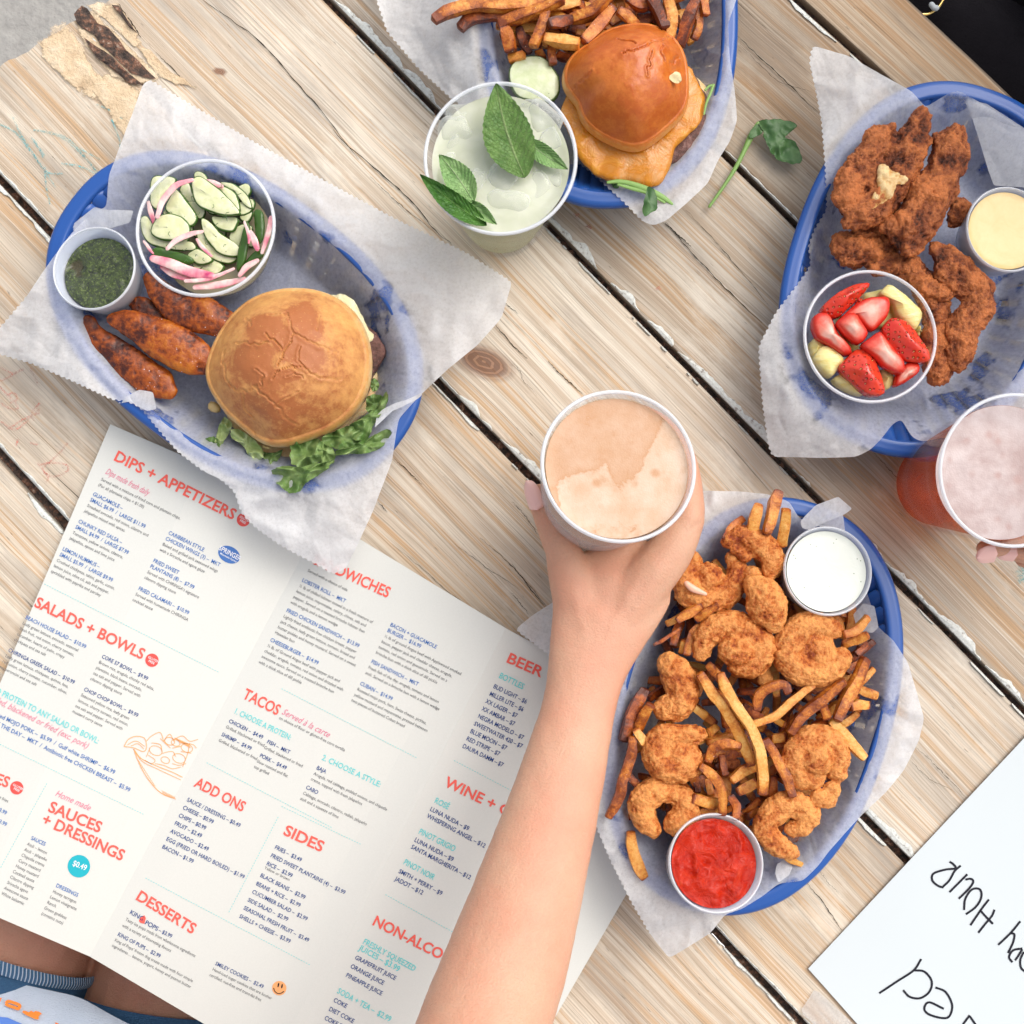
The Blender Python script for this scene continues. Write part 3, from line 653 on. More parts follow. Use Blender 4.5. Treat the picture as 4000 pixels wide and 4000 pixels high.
for vw, pts, w in CR:
    q = spline(V(vw, pts), 60); n = len(q); v = []; T = np.gradient(q, axis=0); T /= np.linalg.norm(T, axis=1, keepdims=True)
    for i in range(n):
        ww = w*.62*math.sin(math.pi*min(1, .04+.93*i/n))**.6*(1+.5*float(vnoise(np.array([i*.6, w, 1.])))); nr_ = np.array([-T[i][1], T[i][0]])
        c_ = q[i]+nr_*2.5*float(vnoise(np.array([i*.35, w*3., 7.])))
        for s_ in (-1, 1): pp = c_+nr_*ww*s_*.5; v.append(P(pp[0], pp[1], .00035))
    cv.append((v, [tuple(reversed(x)) for x in grid_faces(n, 2)]))
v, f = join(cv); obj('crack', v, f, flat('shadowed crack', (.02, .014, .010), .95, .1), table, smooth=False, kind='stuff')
# broken corner: dark rotten cavity and crumbly sandy filler
def patch(name, outline, mt, z0, amp, seed, thick=.0, sc=.02, rings=26, label=None, edge=.3):
    Q = resample(outline, 9); c = Q.mean(0); Q = c+(Q-c)*(1+.05*fbm(np.column_stack([Q*.03, np.zeros(len(Q))]), 3, seed)[:, None])
    pts, t, f = star_sheet(Q, c, rings); q3 = np.column_stack([pts*sc, np.zeros(len(pts))])
    z = z0+thick*(1-sstep(1-edge, 1, t))+amp*fbm(q3, 4, seed)*(1-sstep(.9, 1, t)*.8)
    return obj(name, Pn(pts[:, 0], pts[:, 1], z), f, mt, table, label=label, attr=dict(fade=1-t))
putty = MB_('crumbly sand coloured filler'); pc = putty.coord(); pn_ = putty.noise(pc, 60, 5, .7); pf = putty.noise(pc, 500, 4, .7)
pal = putty.attr('fade'); putty.p(alpha=putty.ramp(putty.math('ADD', pal, putty.math('MULTIPLY', putty.math('SUBTRACT', pn_, .5), .9)), [(.10, 0), (.22, 1)]), base=putty.ramp(pn_, [(.35, (.60, .43, .27)), (.5, (.72, .55, .36)), (.68, (.80, .66, .48))]), rough=.9, spec=.2, normal=putty.bump(putty.math('ADD', pn_, putty.math('MULTIPLY', pf, .4)), .003)); M['putty'] = putty.m
patch('wood_filler', V('A', [(170, 215), (260, 130), (350, 105), (410, 160), (450, 240), (500, 340), (560, 420), (600, 500), (540, 560), (430, 520), (330, 430), (240, 330)]), M['putty'], .0003, .0010, 3, .0004, edge=.5)
patch('wood_filler', V('A', [(370, 90), (440, 25), (520, 60), (600, 140), (700, 240), (800, 330), (880, 430), (790, 480), (700, 460), (600, 420), (500, 330), (430, 220)]), M['putty'], .0003, .0009, 9, .0003, edge=.5)
patch('wood_filler', V('A', [(480, 370), (560, 370), (650, 420), (740, 450), (775, 480), (745, 580), (725, 680), (690, 780), (640, 720), (590, 640), (540, 560), (470, 470)]), M['putty'], .0003, .0010, 4, .0004, edge=.5)
patch('wood_filler', V('A', [(450, 20), (520, 5), (640, 5), (700, 90), (750, 170), (790, 260), (740, 280), (650, 190), (560, 110)]), M['putty'], .0003, .0010, 5, .0005)
patch('wood_filler', V('A', [(720, 230), (800, 250), (860, 320), (940, 400), (1030, 440), (1075, 490), (960, 470), (860, 420), (780, 330)]), M['putty'], .0003, .0010, 6, .0005)
patch('rotten_cavity', V('A', [(398, 75), (440, 32), (470, 45), (520, 120), (585, 150), (650, 225), (680, 270), (740, 320), (790, 375), (842, 425), (770, 415), (700, 390), (640, 330), (590, 280), (540, 240), (500, 170), (440, 150), (410, 120)]), M['rot'], .0014, .0016, 8, .0004, .05, 34, edge=.3)
patch('rotten_cavity', V('A', [(450, 200), (520, 250), (600, 300), (700, 400), (770, 455), (700, 450), (600, 370), (520, 310)]), M['rot'], .0018, .0022, 12, .0008, .05, 18, edge=.4)
patch('rotten_cavity', V('A', [(600, 25), (640, 30), (690, 110), (740, 180), (700, 150), (640, 70)]), M['rot'], .0022, .001, 14, .0008, .03, 14)
# crayon and pencil marks left on the boards
def crayon_mat(name, col, dens=.5):
    m = MB_(name); c = m.coord(); n = m.noise(c, 900, 3, .7); n2 = m.noise(c, 90, 2)
    m.p(base=col, rough=.8, alpha=m.math('MULTIPLY', m.ramp(n, [(1-dens-.12, 0), (1-dens+.14, .85)]), m.ramp(n2, [(.3, .35), (.7, 1)]))); return m.m
M['cray_blue'] = crayon_mat('turquoise crayon', (.10, .48, .52), .5); M['cray_red'] = crayon_mat('faded red crayon', (.72, .22, .16), .48)
def strokes(vw, lst, w, z=.0006):
    out = []
    for pts in lst:
        q = spline(V(vw, pts), max(8, len(pts)*10)); T = np.gradient(q, axis=0); T /= np.linalg.norm(T, axis=1, keepdims=True)+1e-9; v = []
        for i in range(len(q)):
            for s_ in (-.5, .5): v.append(P(q[i][0]-T[i][1]*w*s_, q[i][1]+T[i][0]*w*s_, z))
        out.append((v, grid_faces(len(q), 2)))
    return join(out)
v, f = strokes('A', [[(70, 630), (110, 720), (180, 830), (240, 920), (300, 1010)], [(0, 670), (90, 720), (190, 850), (260, 930), (340, 935)], [(180, 700), (300, 720), (380, 760), (470, 860), (540, 950)], [(200, 700), (330, 740), (430, 820), (500, 900), (545, 960)], [(170, 740), (200, 780), (240, 840)], [(180, 760), (210, 800), (235, 850)], [(520, 560), (600, 600), (660, 640)], [(600, 640), (640, 740), (650, 800)], [(330, 880), (440, 900), (560, 960)], [(240, 900), (250, 1010), (270, 1100)], [(430, 800), (540, 860)]], 7)
obj('crayon_scribble', v, f, M['cray_blue'], table, label='turquoise crayon scribble')
v, f = strokes('L', [[(1870, 1640), (1932, 1625), (1990, 1640)], [(1880, 1670), (1932, 1655)], [(1890, 1700), (1940, 1690)], [(1900, 1600), (1905, 1720)], [(1925, 1600), (1932, 1720)]], 9)
obj('crayon_scribble', v, f, M['cray_blue'], table, label='turquoise crayon hatch')
v, f = strokes('D', [[(0, 560), (60, 590), (120, 570)], [(-20, 640), (40, 700), (90, 760), (60, 770), (0, 740)], [(0, 630), (60, 600), (115, 565)], [(150, 560), (190, 640)], [(30, 700), (70, 690), (85, 720), (50, 740)], [(0, 830), (60, 870), (100, 860), (200, 770)], [(40, 870), (120, 820), (200, 790)], [(90, 920), (80, 960)], [(150, 940), (190, 950)], [(200, 1050), (260, 1040), (330, 1050), (340, 1080), (270, 1110), (220, 1090)], [(190, 1040), (240, 1110), (230, 1140)], [(220, 1060), (290, 1000), (340, 940)], [(170, 830), (160, 790), (200, 740)]], 8)
obj('crayon_writing', v, f, M['cray_red'], table, label='faded red crayon writing')
v, f = strokes('B', [[(1300, 1150), (1330, 1180)], [(1310, 1170), (1325, 1150)], [(1365, 1215), (1395, 1230)], [(1370, 1225), (1390, 1215)], [(1740, 1560), (1765, 1545)], [(1745, 1555), (1770, 1560)]], 10)
obj('crayon_mark', v, f, M['cray_red'], table)
# wire paper clip dropped in the gap and a scrap of tape
q = V('K', [(235, 1445), (225, 1460), (240, 1490), (275, 1530), (310, 1530), (315, 1515), (290, 1490), (255, 1450), (245, 1445)]); 
v, f = tube([P(x, y, -.002) for x, y in q], .0007, 8, n=60); obj('paper_clip', v, f, M['steel'], label='bent wire paper clip lying in the dark gap under the shrimp basket paper', cat='paper clip')
T_ = V('K', [(735, 1850), (800, 1750), (830, 1760), (990, 1910), (1060, 1980), (960, 2080), (850, 1980), (740, 1880)]); Q = resample(T_, 12)
pts, t, f = star_sheet(Q, Q.mean(0), 10); z = .0012+.0006*fbm(np.column_stack([pts*.03, pts[:, 0]*0]), 3, 4)
obj('tape_scrap', Pn(pts[:, 0], pts[:, 1], z), f, M['tape'], label='wrinkled scrap of pale tape beside the handwritten sheet', cat='tape', attr=dict(grease=t*0))
# ================================================================ MENU + HANDWRITTEN SHEET
MU = np.array([.89, .455]); MV = np.array([-.463, .886])      # across / down the menu, photo px
C1 = (np.array([1180., 2172.]), np.array([350., 3736.])); C2 = (np.array([1976., 2454.]), np.array([1186., 4000.]))
def sdist(L_, p):
    d = L_[1]-L_[0]; d = d/np.linalg.norm(d); q = p-L_[0]; return -(d[0]*q[..., 1]-d[1]*q[..., 0])*1.0
def zmenu(px, py):
    p = np.stack([np.asarray(px, float), np.asarray(py, float)], -1); s1 = sdist(C1, p); s2 = sdist(C2, p)
    # s>0: right of the crease (photo)
    a = np.interp(s1, [-900, -500, -120, 0, 120, 420, 700, 830], [.006, .011, .006, .0025, .006, .011, .013, .016])
    b = np.interp(s2, [0, 60, 400, 850], [.016, .014, .006, .003])
    return np.where(s2 > 0, b, a)
EDGE_L = (np.array([431., 1657.]), np.array([-450., 3260.]))
def lpt(L_, v): return L_[0]+(L_[1]-L_[0])*v
menu = thing('menu', 'large cream folded paper menu with coral headings lying at the lower left', 'menu', P(900, 2900, .001))
pages = [((431, 1657), (1262, 2018), (350, 3736), (-330, 3445)), ((1262, 2018), (1976, 2454), (1186, 4000), (350, 3736)), ((1976, 2454), (2740, 2860), (2153, 4000), (1186, 4000))]
def bil(q, u, v):
    a, b, c, d = [np.array(t, float) for t in q]; return (a*(1-u)+b*u)*(1-v)+(d*(1-u)+c*u)*v
pages[1] = ((1262, 2018), (1976, 2454), (1096, 4176), (350, 3736))
pages[2] = ((1976, 2454), (2790, 2900), (1790, 4627), (1096, 4176))
for k, pg in enumerate(pages):
    n, m_ = 46, 70; v = []
    for j in range(m_+1):
        for i in range(n+1):
            p = bil(pg, i/n, j/m_); v.append(P(p[0], p[1], float(zmenu(p[0], p[1]))))
    top = len(v); f = [tuple(reversed(q)) for q in grid_faces(m_+1, n+1)]
    lo = [Vector((q[0], q[1], q[2]-.00035)) for q in v]; v += lo; f += [tuple(top+i for i in reversed(q)) for q in f[:len(f)]]
    ring = [i for i in range(n+1)]+[j*(n+1)+n for j in range(1, m_+1)]+[m_*(n+1)+i for i in range(n-1, -1, -1)]+[j*(n+1) for j in range(m_-1, 0, -1)]
    for a, b in zip(ring, ring[1:]+ring[:1]): f.append((a, b, b+top, a+top))
    obj('page', v, f, M['card'], menu, smooth=False)
XK = {.66: .90, .68: .85, .70: .9, .72: .86, .74: .80, .8: .95, .85: 1.0}
_fontcache = {}
def text_geo(s, bold=False):
    key = (s, bold)
    if key not in _fontcache:
        cu = bpy.data.curves.new('t', 'FONT'); cu.body = s; cu.size = 1; cu.resolution_u = 2 if len(s) > 14 else 4
        if bold: cu.offset = .022 if bold == 2 else .010
        o = bpy.data.objects.new('t', cu); link(o); me = o.evaluated_get(C.evaluated_depsgraph_get()).to_mesh()
        v = np.array([q.co[:2] for q in me.vertices]) if len(me.vertices) else np.zeros((1, 2)); f = [tuple(p.vertices) for p in me.polygons]
        bpy.data.objects.remove(o, do_unlink=True); bpy.data.curves.remove(cu); _fontcache[key] = (v, f)
    return _fontcache[key]
class Block:
    def __init__(s, name, ink, parent=None, bold=False, zf=None, dz=.0004): s.name, s.ink, s.p, s.parts, s.bold, s.zf, s.dz = name, ink, parent or menu, [], bold, zf or zmenu, dz
    def line(s, text, x, y, size, ang, xs=1.0, x1=None, slant=0.0):
        v, f = text_geo(text, (2 if size > 40 else 1) if s.bold else False); v = v.copy(); xs = XK.get(xs, xs)
        if slant: v[:, 0] += v[:, 1]*slant
        a = math.radians(ang)
        if x1 is not None: xs = math.hypot(x1[0]-x, x1[1]-y)/(v[:, 0].max()*size); a = math.atan2(x1[1]-y, x1[0]-x)
        ux, uy = math.cos(a), math.sin(a); X = x+v[:, 0]*size*xs*ux+v[:, 1]*size*uy; Y = y+v[:, 0]*size*xs*uy-v[:, 1]*size*ux
        s.parts.append((Pn(X, Y, s.zf(X, Y)+s.dz), f)); return s
    def para(s, vw, x, y, lines, size, lead, ang=26.5, xs=.68, **kw):
        x, y = V1(vw, x, y)
        for k, t in enumerate(lines): s.line(t, x+MV[0]*lead*k*1.0, y+MV[1]*lead*k, size, ang, xs, **kw)
        return s
    def poly(s, pts, step=6):
        Q = resample(pts, step); p, t, f = star_sheet(Q, Q.mean(0), 4); s.parts.append((Pn(p[:, 0], p[:, 1], s.zf(p[:, 0], p[:, 1])+s.dz), f)); return s
    def stroke(s, pts, w, n=None, close=False):
        q = spline(pts, n or max(6, len(pts)*6)); T = np.gradient(q, axis=0); T /= np.linalg.norm(T, axis=1, keepdims=True)+1e-9
        X = np.stack([q[:, 0]+T[:, 1]*w/2, q[:, 0]-T[:, 1]*w/2], 1).ravel(); Y = np.stack([q[:, 1]-T[:, 0]*w/2, q[:, 1]+T[:, 0]*w/2], 1).ravel()
        s.parts.append((Pn(X, Y, s.zf(X, Y)+s.dz), grid_faces(len(q), 2))); return s
    def done(s, label=None):
        v, f = join(s.parts); return obj(s.name, v, f, M[s.ink], s.p, smooth=False, label=label)
def head(vw, t, a, b, size, ink='ink_red', label=None):
    x, y = V1(vw, *a); Block('heading', ink, bold=True).line(t, x, y, size, 0, x1=V1(vw, *b)).done(label)
DS, DL, IS, IL = 17.5, 24, 22, 25          # description / item sizes and leading, photo px
def item(vw, x, y, lines, desc, ink='ink_blue', isz=IS, ang=26.5, dname='dish_description'):
    Block('dish_name', ink, bold=True).para(vw, x, y, lines, isz, IL, ang).done()
    if desc:
        px, py = V1(vw, x, y); s = vs_(vw); k = len(lines)
        Block(dname, 'ink_grey').para('X', px+MV[0]*(IL*(k-1)+DL), py+MV[1]*(IL*(k-1)+DL), desc, DS, DL, ang, .66).done()
# page one
head('E', 'DIPS + APPETIZERS', (655, 290), (1352, 640), 60, label='DIPS + APPETIZERS heading')
Block('script_line', 'ink_rose').line('Dips made fresh daily', *V1('E', 608, 370), 36, 27.5, .60, slant=.35).done()
Block('dish_description', 'ink_grey').para('E', 584, 410, ['Served with a mixture of fried corn and plantain chips.', '(For all plantains chips + $1.00)'], DS, 24, 26.5, .66).done()
item('E', 537, 497, ['GUACAMOLE –', 'SMALL $6.99  /  LARGE $11.99'], ['Smashed avocado, red onion, cilantro and', 'jalapeños mixed with spices'])
item('E', 452, 655, ['CHUNKY RED SALSA –', 'SMALL $4.99  /  LARGE $7.99'], ['Tomatoes, yellow onions, cilantro,', 'jalapeños, spices and lime juice'])
item('E', 360, 815, ['LEMON HUMMUS –', 'SMALL $5.99  /  LARGE $9.99'], ['Crushed chickpeas, tahini, garlic, cumin,', 'lemon juice, olive oil, salt and pepper,', 'sprinkled with paprika and parsley'])
item('E', 975, 722, ['CARIBBEAN STYLE', 'CHICKEN WINGS (3) –  MKT'], ['Baked and grilled jerk seasoned wings', 'with a Sriracha and agave glaze'])
item('E', 886, 883, ['FRIED SWEET', 'PLANTAINS (8) –  $7.99'], ["Served with CHIRINGA's signature", 'cilantro dipping sauce'])
item('E', 800, 1045, ['FRIED CALAMARI –  $10.99'], ['Served with homemade CHIRINGA', 'cocktail sauce'])
head('E', 'SALADS + BOWLS', (195, 1140), (822, 1450), 60, label='SALADS + BOWLS heading')
item('E', 145, 1213, ['BEACH HOUSE SALAD –  $10.99'], ['Leafy green lettuce, avocado, seasonal', 'fresh fruit, red onion, cherry tomato,', 'cucumber, hearts of palm, crispy', 'chickpeas and sea salt'])
item('E', 45, 1403, ['CHIRINGA GREEK SALAD –  $10.99'], ['Leafy green lettuce, chickpeas, quinoa, feta,', 'red onion, cherry tomato, cucumber, olives,', 'pepperoncini and sea salt'], 'ink_navy')
item('E', 588, 1440, ['CORE 57 BOWL –  $9.99'], ['Brown rice, arugula, chunky red salsa,', 'plantains, black beans, avocado,', 'sea salt and pepper. Served with', 'cilantro dipping sauce'], 'ink_navy')
item('E', 484, 1630, ['CHOP CHOP BOWL –  $9.99'], ['Seasoned yellow rice, leafy green', 'lettuce, cherry tomato, red onion,', 'sea salt and pepper. Served with', 'mustard curry sauce'], 'ink_navy')
Block('subheading', 'ink_teal', bold=True).line('ADD PROTEIN TO ANY SALAD OR BOWL:', *V1('F', -75, -15), 34, 26.5, x1=V1('F', 565, 305)).done()
Block('script_line', 'ink_rose').line('Grilled, blackened or fried (exc. pork)', *V1('F', -85, 35), 36, 26.5, x1=V1('F', 505, 335), slant=.35).done()
Block('dish_name', 'ink_blue', bold=True).line('Roasted MOJO PORK –  $5.99  /  Gulf white SHRIMP –  $6.99', *V1('F', -70, 120), 24, 26.5, x1=V1('F', 662, 482)).done()
Block('dish_name', 'ink_blue', bold=True).line('FISH OF THE DAY –  MKT  /  Antibiotic free CHICKEN BREAST –  $5.99', *V1('F', -105, 155), 24, 26.5, x1=V1('F', 750, 585)).done()
head('F', 'TES', (-80, 515), (42, 560), 60)
Block('dish_description', 'ink_grey').line('hand cut fries', *V1('F', -70, 590), DS, 26.5, .66).done()
Block('dish_name', 'ink_blue', bold=True).line('$3.99', *V1('F', -22, 690), IS, 26.5, .68).line('$3.99', *V1('F', -22, 757), IS, 26.5, .68).done()
Block('script_line', 'ink_rose').line('Home made', *V1('F', 316, 605), 36, 27, x1=V1('F', 520, 695), slant=.35).done()
head('F', 'SAUCES', (275, 695), (575, 822), 62); head('F', '+ DRESSINGS', (236, 765), (705, 985), 62)
Block('dish_name', 'ink_blue', bold=True).line('SAUCES', *V1('F', 177, 860), IS, 25, .74).line('DRESSINGS', *V1('F', 322, 1135), IS, 25, .72).done()
Block('dish_description', 'ink_grey').para('F', 155, 893, ['Aioli – lemon', 'Aioli – jalapeño', 'Chipotle crema', 'Curry mustard', 'Honey mustard', 'Cocktail sauce', 'Cilantro dipping', 'Sriracha agave', 'Awesome sauce', 'White balsamic'], 18.5, 24.2, 25.5, .68).para('F', 304, 1168, ['Honey tarragon', 'Lemon vinaigrette', 'Ranch', 'Green goddess', '(contains nuts)'], 18.5, 24.2, 25.5, .68).done()
# page two
head('G', 'SANDWICHES', (190, 160), (665, 378), 60, label='SANDWICHES heading partly under the deli paper')
Block('dish_description', 'ink_grey').line('Served with a choice of side', *V1('G', 162, 212), 17, 27, .66).done()
item('G', 125, 275, ['LOBSTER ROLL –  MKT'], ['¼ lb of chilled lobster tossed in a fresh mixture of', 'lemon juice, mayonnaise, celery, chives, salt and', 'pepper. Served on a toasted brioche lobster bun', 'with arugula and a lemon wedge'])
item('G', 27, 465, ['FRIED CHICKEN SANDWICH –  $13.99'], ['Lightly fried antibiotic free chicken breast, pepper', 'jack cheese, leafy green lettuce, tomato, bread and', 'butter pickles and honey mustard. Served on a sweet', 'Hawaiian bun'])
item('G', -75, 650, ['CHEESEBURGER –  $14.99'], ['½ lb. of Ground Angus beef with pepper jack and', 'cheddar, arugula, tomato, red onion and drizzled with', 'awesome sauce. Served on a toasted brioche bun', 'with a thick slice of dill pickle'])
item('G', 680, 555, ['BACON + GUACAMOLE', 'BURGER –  $16.99'], ['½ lb of ground Angus beef with Applewood smoked', 'bacon, pepper jack and cheddar cheese, arugula,', 'tomato, red onion and guacamole. Served on a', 'brioche bun with a thick slice of dill pickle'])
item('G', 560, 787, ['FISH SANDWICH –  MKT'], ['Fresh fish of the day, arugula, tomato and lemon', 'aioli. Served on a brioche bun with a lemon wedge'])
item('G', 490, 925, ['CUBAN –  $14.99'], ['Roasted mojo pork, ham, Swiss cheese, pickles,', 'yellow mustard and mayonnaise, pressed between', 'two pieces of buttered Cuban bread'])
head('E', 'TACOS', (1405, 1672), (1608, 1775), 60)
Block('script_line', 'ink_rose').line('Served à la carte', *V1('E', 1632, 1765), 36, 27, x1=V1('E', 1908, 1905), slant=.35).done()
Block('dish_description', 'ink_grey').line('on choice of flour or gluten-free corn tortilla', *V1('E', 1617, 1795), 17.5, 26.5, .66).done()
Block('subheading', 'ink_teal', bold=True).line('1. CHOOSE A PROTEIN:', *V1('E', 1355, 1760), 32, 26.5, x1=V1('E', 1682, 1920)).done()
Block('subheading', 'ink_teal', bold=True).line('2. CHOOSE A STYLE:', *V1('G', 250, 1395), 32, 26.5, x1=V1('G', 615, 1570)).done()
item('F', 1325, 180, ['CHICKEN –  $4.49'], ['Grilled, blackened or fried'], 'ink_navy'); item('F', 1283, 258, ['SHRIMP –  $4.99'], ['Grilled, blackened or fried'], 'ink_navy')
item('F', 1547, 300, ['FISH –  MKT'], ['Grilled, blackened or fried'], 'ink_navy'); item('F', 1505, 380, ['PORK –  $4.49'], ['Slow roasted and flat', 'top grilled'], 'ink_navy')
item('G', 217, 1455, ['BAJA'], ['Arugula, red cabbage, pickled onions, and chipotle', 'crema, topped with fresh jalapeños'], 'ink_navy'); item('G', 150, 1578, ['CABO'], ['Cabbage, avocado, cilantro, radish, jalapeño', 'aioli and a squeeze of lime'], 'ink_navy')
head('F', 'ADD ONS', (1125, 550), (1405, 700), 58)
b = Block('dish_name', 'ink_navy', bold=True)
for k, t in enumerate(['SAUCE / DRESSING – $0.49', 'CHEESE – $0.99', 'CHIPS – $0.99', 'FRUIT – $2.49', 'AVOCADO – $2.49', 'EGG (FRIED OR HARD BOILED) – $1.99', 'BACON – $1.99']): b.line(t, *V1('F', 1082-24*k, 637+45.5*k), 23, 26.5, .72)
b.done()
head('H', 'SIDES', (328, 738), (570, 850), 60)
b = Block('dish_name', 'ink_navy', bold=True)
for t, x, y in (('FRIES –  $3.49', 276, 828), ('FRIED SWEET PLANTAINS (4) –  $3.99', 250, 880), ('RICE –  $2.99', 224, 930), ('BLACK BEANS –  $2.99', 184, 1005), ('BEANS + RICE –  $2.99', 158, 1057), ('CUCUMBER SALAD –  $2.99', 133, 1108), ('SIDE SALAD –  $2.99', 106, 1159), ('SEASONAL FRESH FRUIT –  $3.49', 80, 1210), ('SHELLS + CHEESE –  $3.99', 53, 1262)): b.line(t, *V1('H', x, y), 23, 27, .72)
b.done(); Block('dish_description', 'ink_grey').line('Yellow or brown', *V1('H', 212, 955), 17.5, 26.5, .70).done()
head('F', 'DESSERTS', (783, 1205), (1115, 1410), 60)
Block('dish_name', 'ink_navy', bold=True).line('KING', *V1('F', 750, 1290), 25, 30, .85).line('POPS', *V1('F', 838, 1350), 25, 30, .85).line('– $3.99', *V1('F', 918, 1395), 22, 27, .72).done()
Block('dish_description', 'ink_grey').para('F', 726, 1330, ['Tasty ice pops made from wholesome ingredients', 'with a variety of interesting flavors'], 18, 27, 28, .68).done()
item('F', 680, 1418, ['KING OF PUPS –  $2.99'], ["King of Pops' frozen dog treats made with four simple", 'ingredients… banana, yogurt, honey and peanut butter'], 'ink_navy', ang=28)
item('F', 1247, 1588, ['SMILEY COOKIES –  $2.49'], ['Hand-iced sugar cookies that are kosher', 'certified, nut-free and trans-fat free'], 'ink_navy')
# page three
head('G', 'BEER +', (1408, 780), (1710, 915), 58); head('G', 'WINE + CIDER', (1020, 1560), (1620, 1850), 58); head('H', 'NON-ALCOHOLIC', (888, 1305), (1560, 1650), 58)
Block('subheading', 'ink_teal', bold=True).line('BOTTLES', *V1('G', 1363, 880), 33, 26.5, x1=V1('G', 1515, 955)).done()
Block('subheading', 'ink_teal', bold=True).line('ROSÉ', *V1('G', 957, 1665), 33, 26.5, x1=V1('G', 1045, 1710)).done()
Block('subheading', 'ink_teal', bold=True).line('PINOT GRIGIO', *V1('H', 1180, 733), 33, 26.5, x1=V1('H', 1405, 848)).done()
Block('subheading', 'ink_teal', bold=True).line('PINOT NOIR', *V1('H', 1085, 925), 33, 26.5, x1=V1('H', 1275, 1028)).done()
Block('subheading', 'ink_teal', bold=True).line('FRESHLY SQUEEZED', *V1('H', 830, 1425), 33, 28, x1=V1('H', 1155, 1602)).done()
Block('subheading', 'ink_teal', bold=True).line('JUICES – $3.99', *V1('H', 806, 1465), 33, 28, x1=V1('H', 1055, 1605)).done()
Block('subheading', 'ink_teal', bold=True).line('SODA + TEA –  $2.99', *V1('H', 668, 1735), 33, 28, x1=V1('H', 1000, 1920)).done()
b = Block('drink_name', 'ink_navy', bold=True)
for k, t in enumerate(['BUD LIGHT – $6', 'MILLER LITE – $6', 'XX LAGER – $7', 'XX AMBAR – $7', 'NEGRA MODELO – $7', 'SWEETWATER 420 – $7', 'BLUE MOON – $7', 'RED STRIPE – $7', 'DAURA DAMM – $7']): b.line(t, *V1('G', 1328-24.2*k, 944+47*k), 25, 26, .74)
b.done(); b = Block('drink_name', 'ink_navy', bold=True)
for t, x, y in (('LUNA NUDA – $9', 1252, 588), ('WHISPERING ANGEL – $12', 1233, 632), ('LUNA NUDA – $9', 1154, 782), ('SANTA MARGHERITA – $12', 1133, 826), ('SMITH + PERRY – $9', 1055, 980), ('JADOT – $12', 1032, 1028), ): b.line(t, *V1('H', x, y), 25, 28, .72)
b.done(); b = Block('drink_name', 'ink_navy', bold=True)
for t, x, y in (('GRAPEFRUIT JUICE', 780, 1522), ('ORANGE JUICE', 752, 1577), ('PINEAPPLE JUICE', 723, 1633), ('COKE', 645, 1790), ('DIET COKE', 616, 1846), ('COKE ZERO', 588, 1902)): b.line(t, *V1('H', x, y), 25, 28, .72)
b.done()
# discs, stamps, smiley, farm badge, ice pop, salad bowl drawing, dotted rules
def ell(cx, cy, rx, ry, a=0, n=40):
    a = math.radians(a); return [(cx+rx*math.cos(t)*math.cos(a)-ry*math.sin(t)*math.sin(a), cy+rx*math.cos(t)*math.sin(a)+ry*math.sin(t)*math.cos(a)) for t in np.linspace(0, 2*math.pi, n, endpoint=False)]
def disc(vw, x, y, r, mt, name='printed_disc', rx=None, a=0, label=None):
    b = Block(name, mt); b.dz = .0003; c = V1(vw, x, y); b.poly(ell(*c, rx or r, r, a)); return b.done(label)
disc('E', 1413, 640, 26, 'red_dot'); disc('E', 882, 1455, 26, 'red_dot'); disc('F', 97, 561, 26, 'red_dot')
b = Block('stamp_text', 'ink_white', bold=True, dz=.0006)
for x, y in ((1413, 640), (882, 1455)): b.line('GLUTEN', *V1('E', x-24, y-14), 13, 27, .8).line('FREE', *V1('E', x-22, y+8), 13, 27, .8)
b.line('GLUTEN', *V1('F', 73, 547), 13, 27, .8).line('FREE', *V1('F', 77, 569), 13, 27, .8); b.done()
disc('F', 458, 1016, 44, 'teal_dot', label='turquoise price disc'); Block('price_text', 'ink_white', bold=True, dz=.0006).line('$0.49', *V1('F', 418, 1010), 32, 24, x1=V1('F', 496, 1042)).done()
disc('F', 1621, 1724, 28, 'ink_orange', label='orange smiling face cookie')
b = Block('smile_lines', 'ink_black', dz=.0006); b.poly(ell(*V1('F', 1616, 1706), 3, 9, 12)).poly(ell(*V1('F', 1637, 1712), 3, 9, 12)).stroke(V('F', [(1588, 1722), (1596, 1742), (1613, 1755), (1632, 1753), (1648, 1742)]), 3); b.done()
b = Block('badge', 'ink_blue', dz=.0003); b.poly(ell(*V1('E', 1330, 842), 45, 32, 27)); b.done('blue oval farm badge')
Block('badge_text', 'ink_white', bold=True, dz=.0006).line('SPRINGER', *V1('E', 1268, 812), 27, 30, x1=V1('E', 1393, 880)).line('Mountain Farms', *V1('E', 1276, 838), 11, 27, x1=V1('E', 1370, 888)).done()
b = Block('ice_pop_print', 'ink_red', dz=.0004); b.poly(V('F', [(815, 1315), (838, 1300), (847, 1318), (838, 1350), (815, 1345), (806, 1332)])); b.done()
b = Block('salad_bowl_drawing', 'ink_orange'); S_ = lambda pts, w=2.6: b.stroke(V('F', pts), w)
S_([(776, 335), (800, 400), (840, 480), (900, 560), (950, 600), (1010, 622)], 3.5); S_([(776, 335), (820, 390), (900, 430), (1000, 470), (1060, 500)], 3); S_([(782, 350), (830, 410), (910, 450), (1050, 515)], 2.5)
S_([(720, 320), (745, 280), (790, 262), (840, 275), (850, 330), (830, 350), (780, 330), (720, 320)], 3); S_([(740, 310), (790, 290), (840, 320)]); S_([(760, 318), (800, 305), (835, 335)])
for cx, cy, r in ((905, 345, 38), (985, 290, 30), (1040, 390, 38), (960, 400, 26), (1085, 330, 34), (1020, 300, 26)): b.stroke(V('F', ell(cx, cy, r, r*.7, 20, 14)+[ell(cx, cy, r, r*.7, 20, 14)[0]]), 2.6)
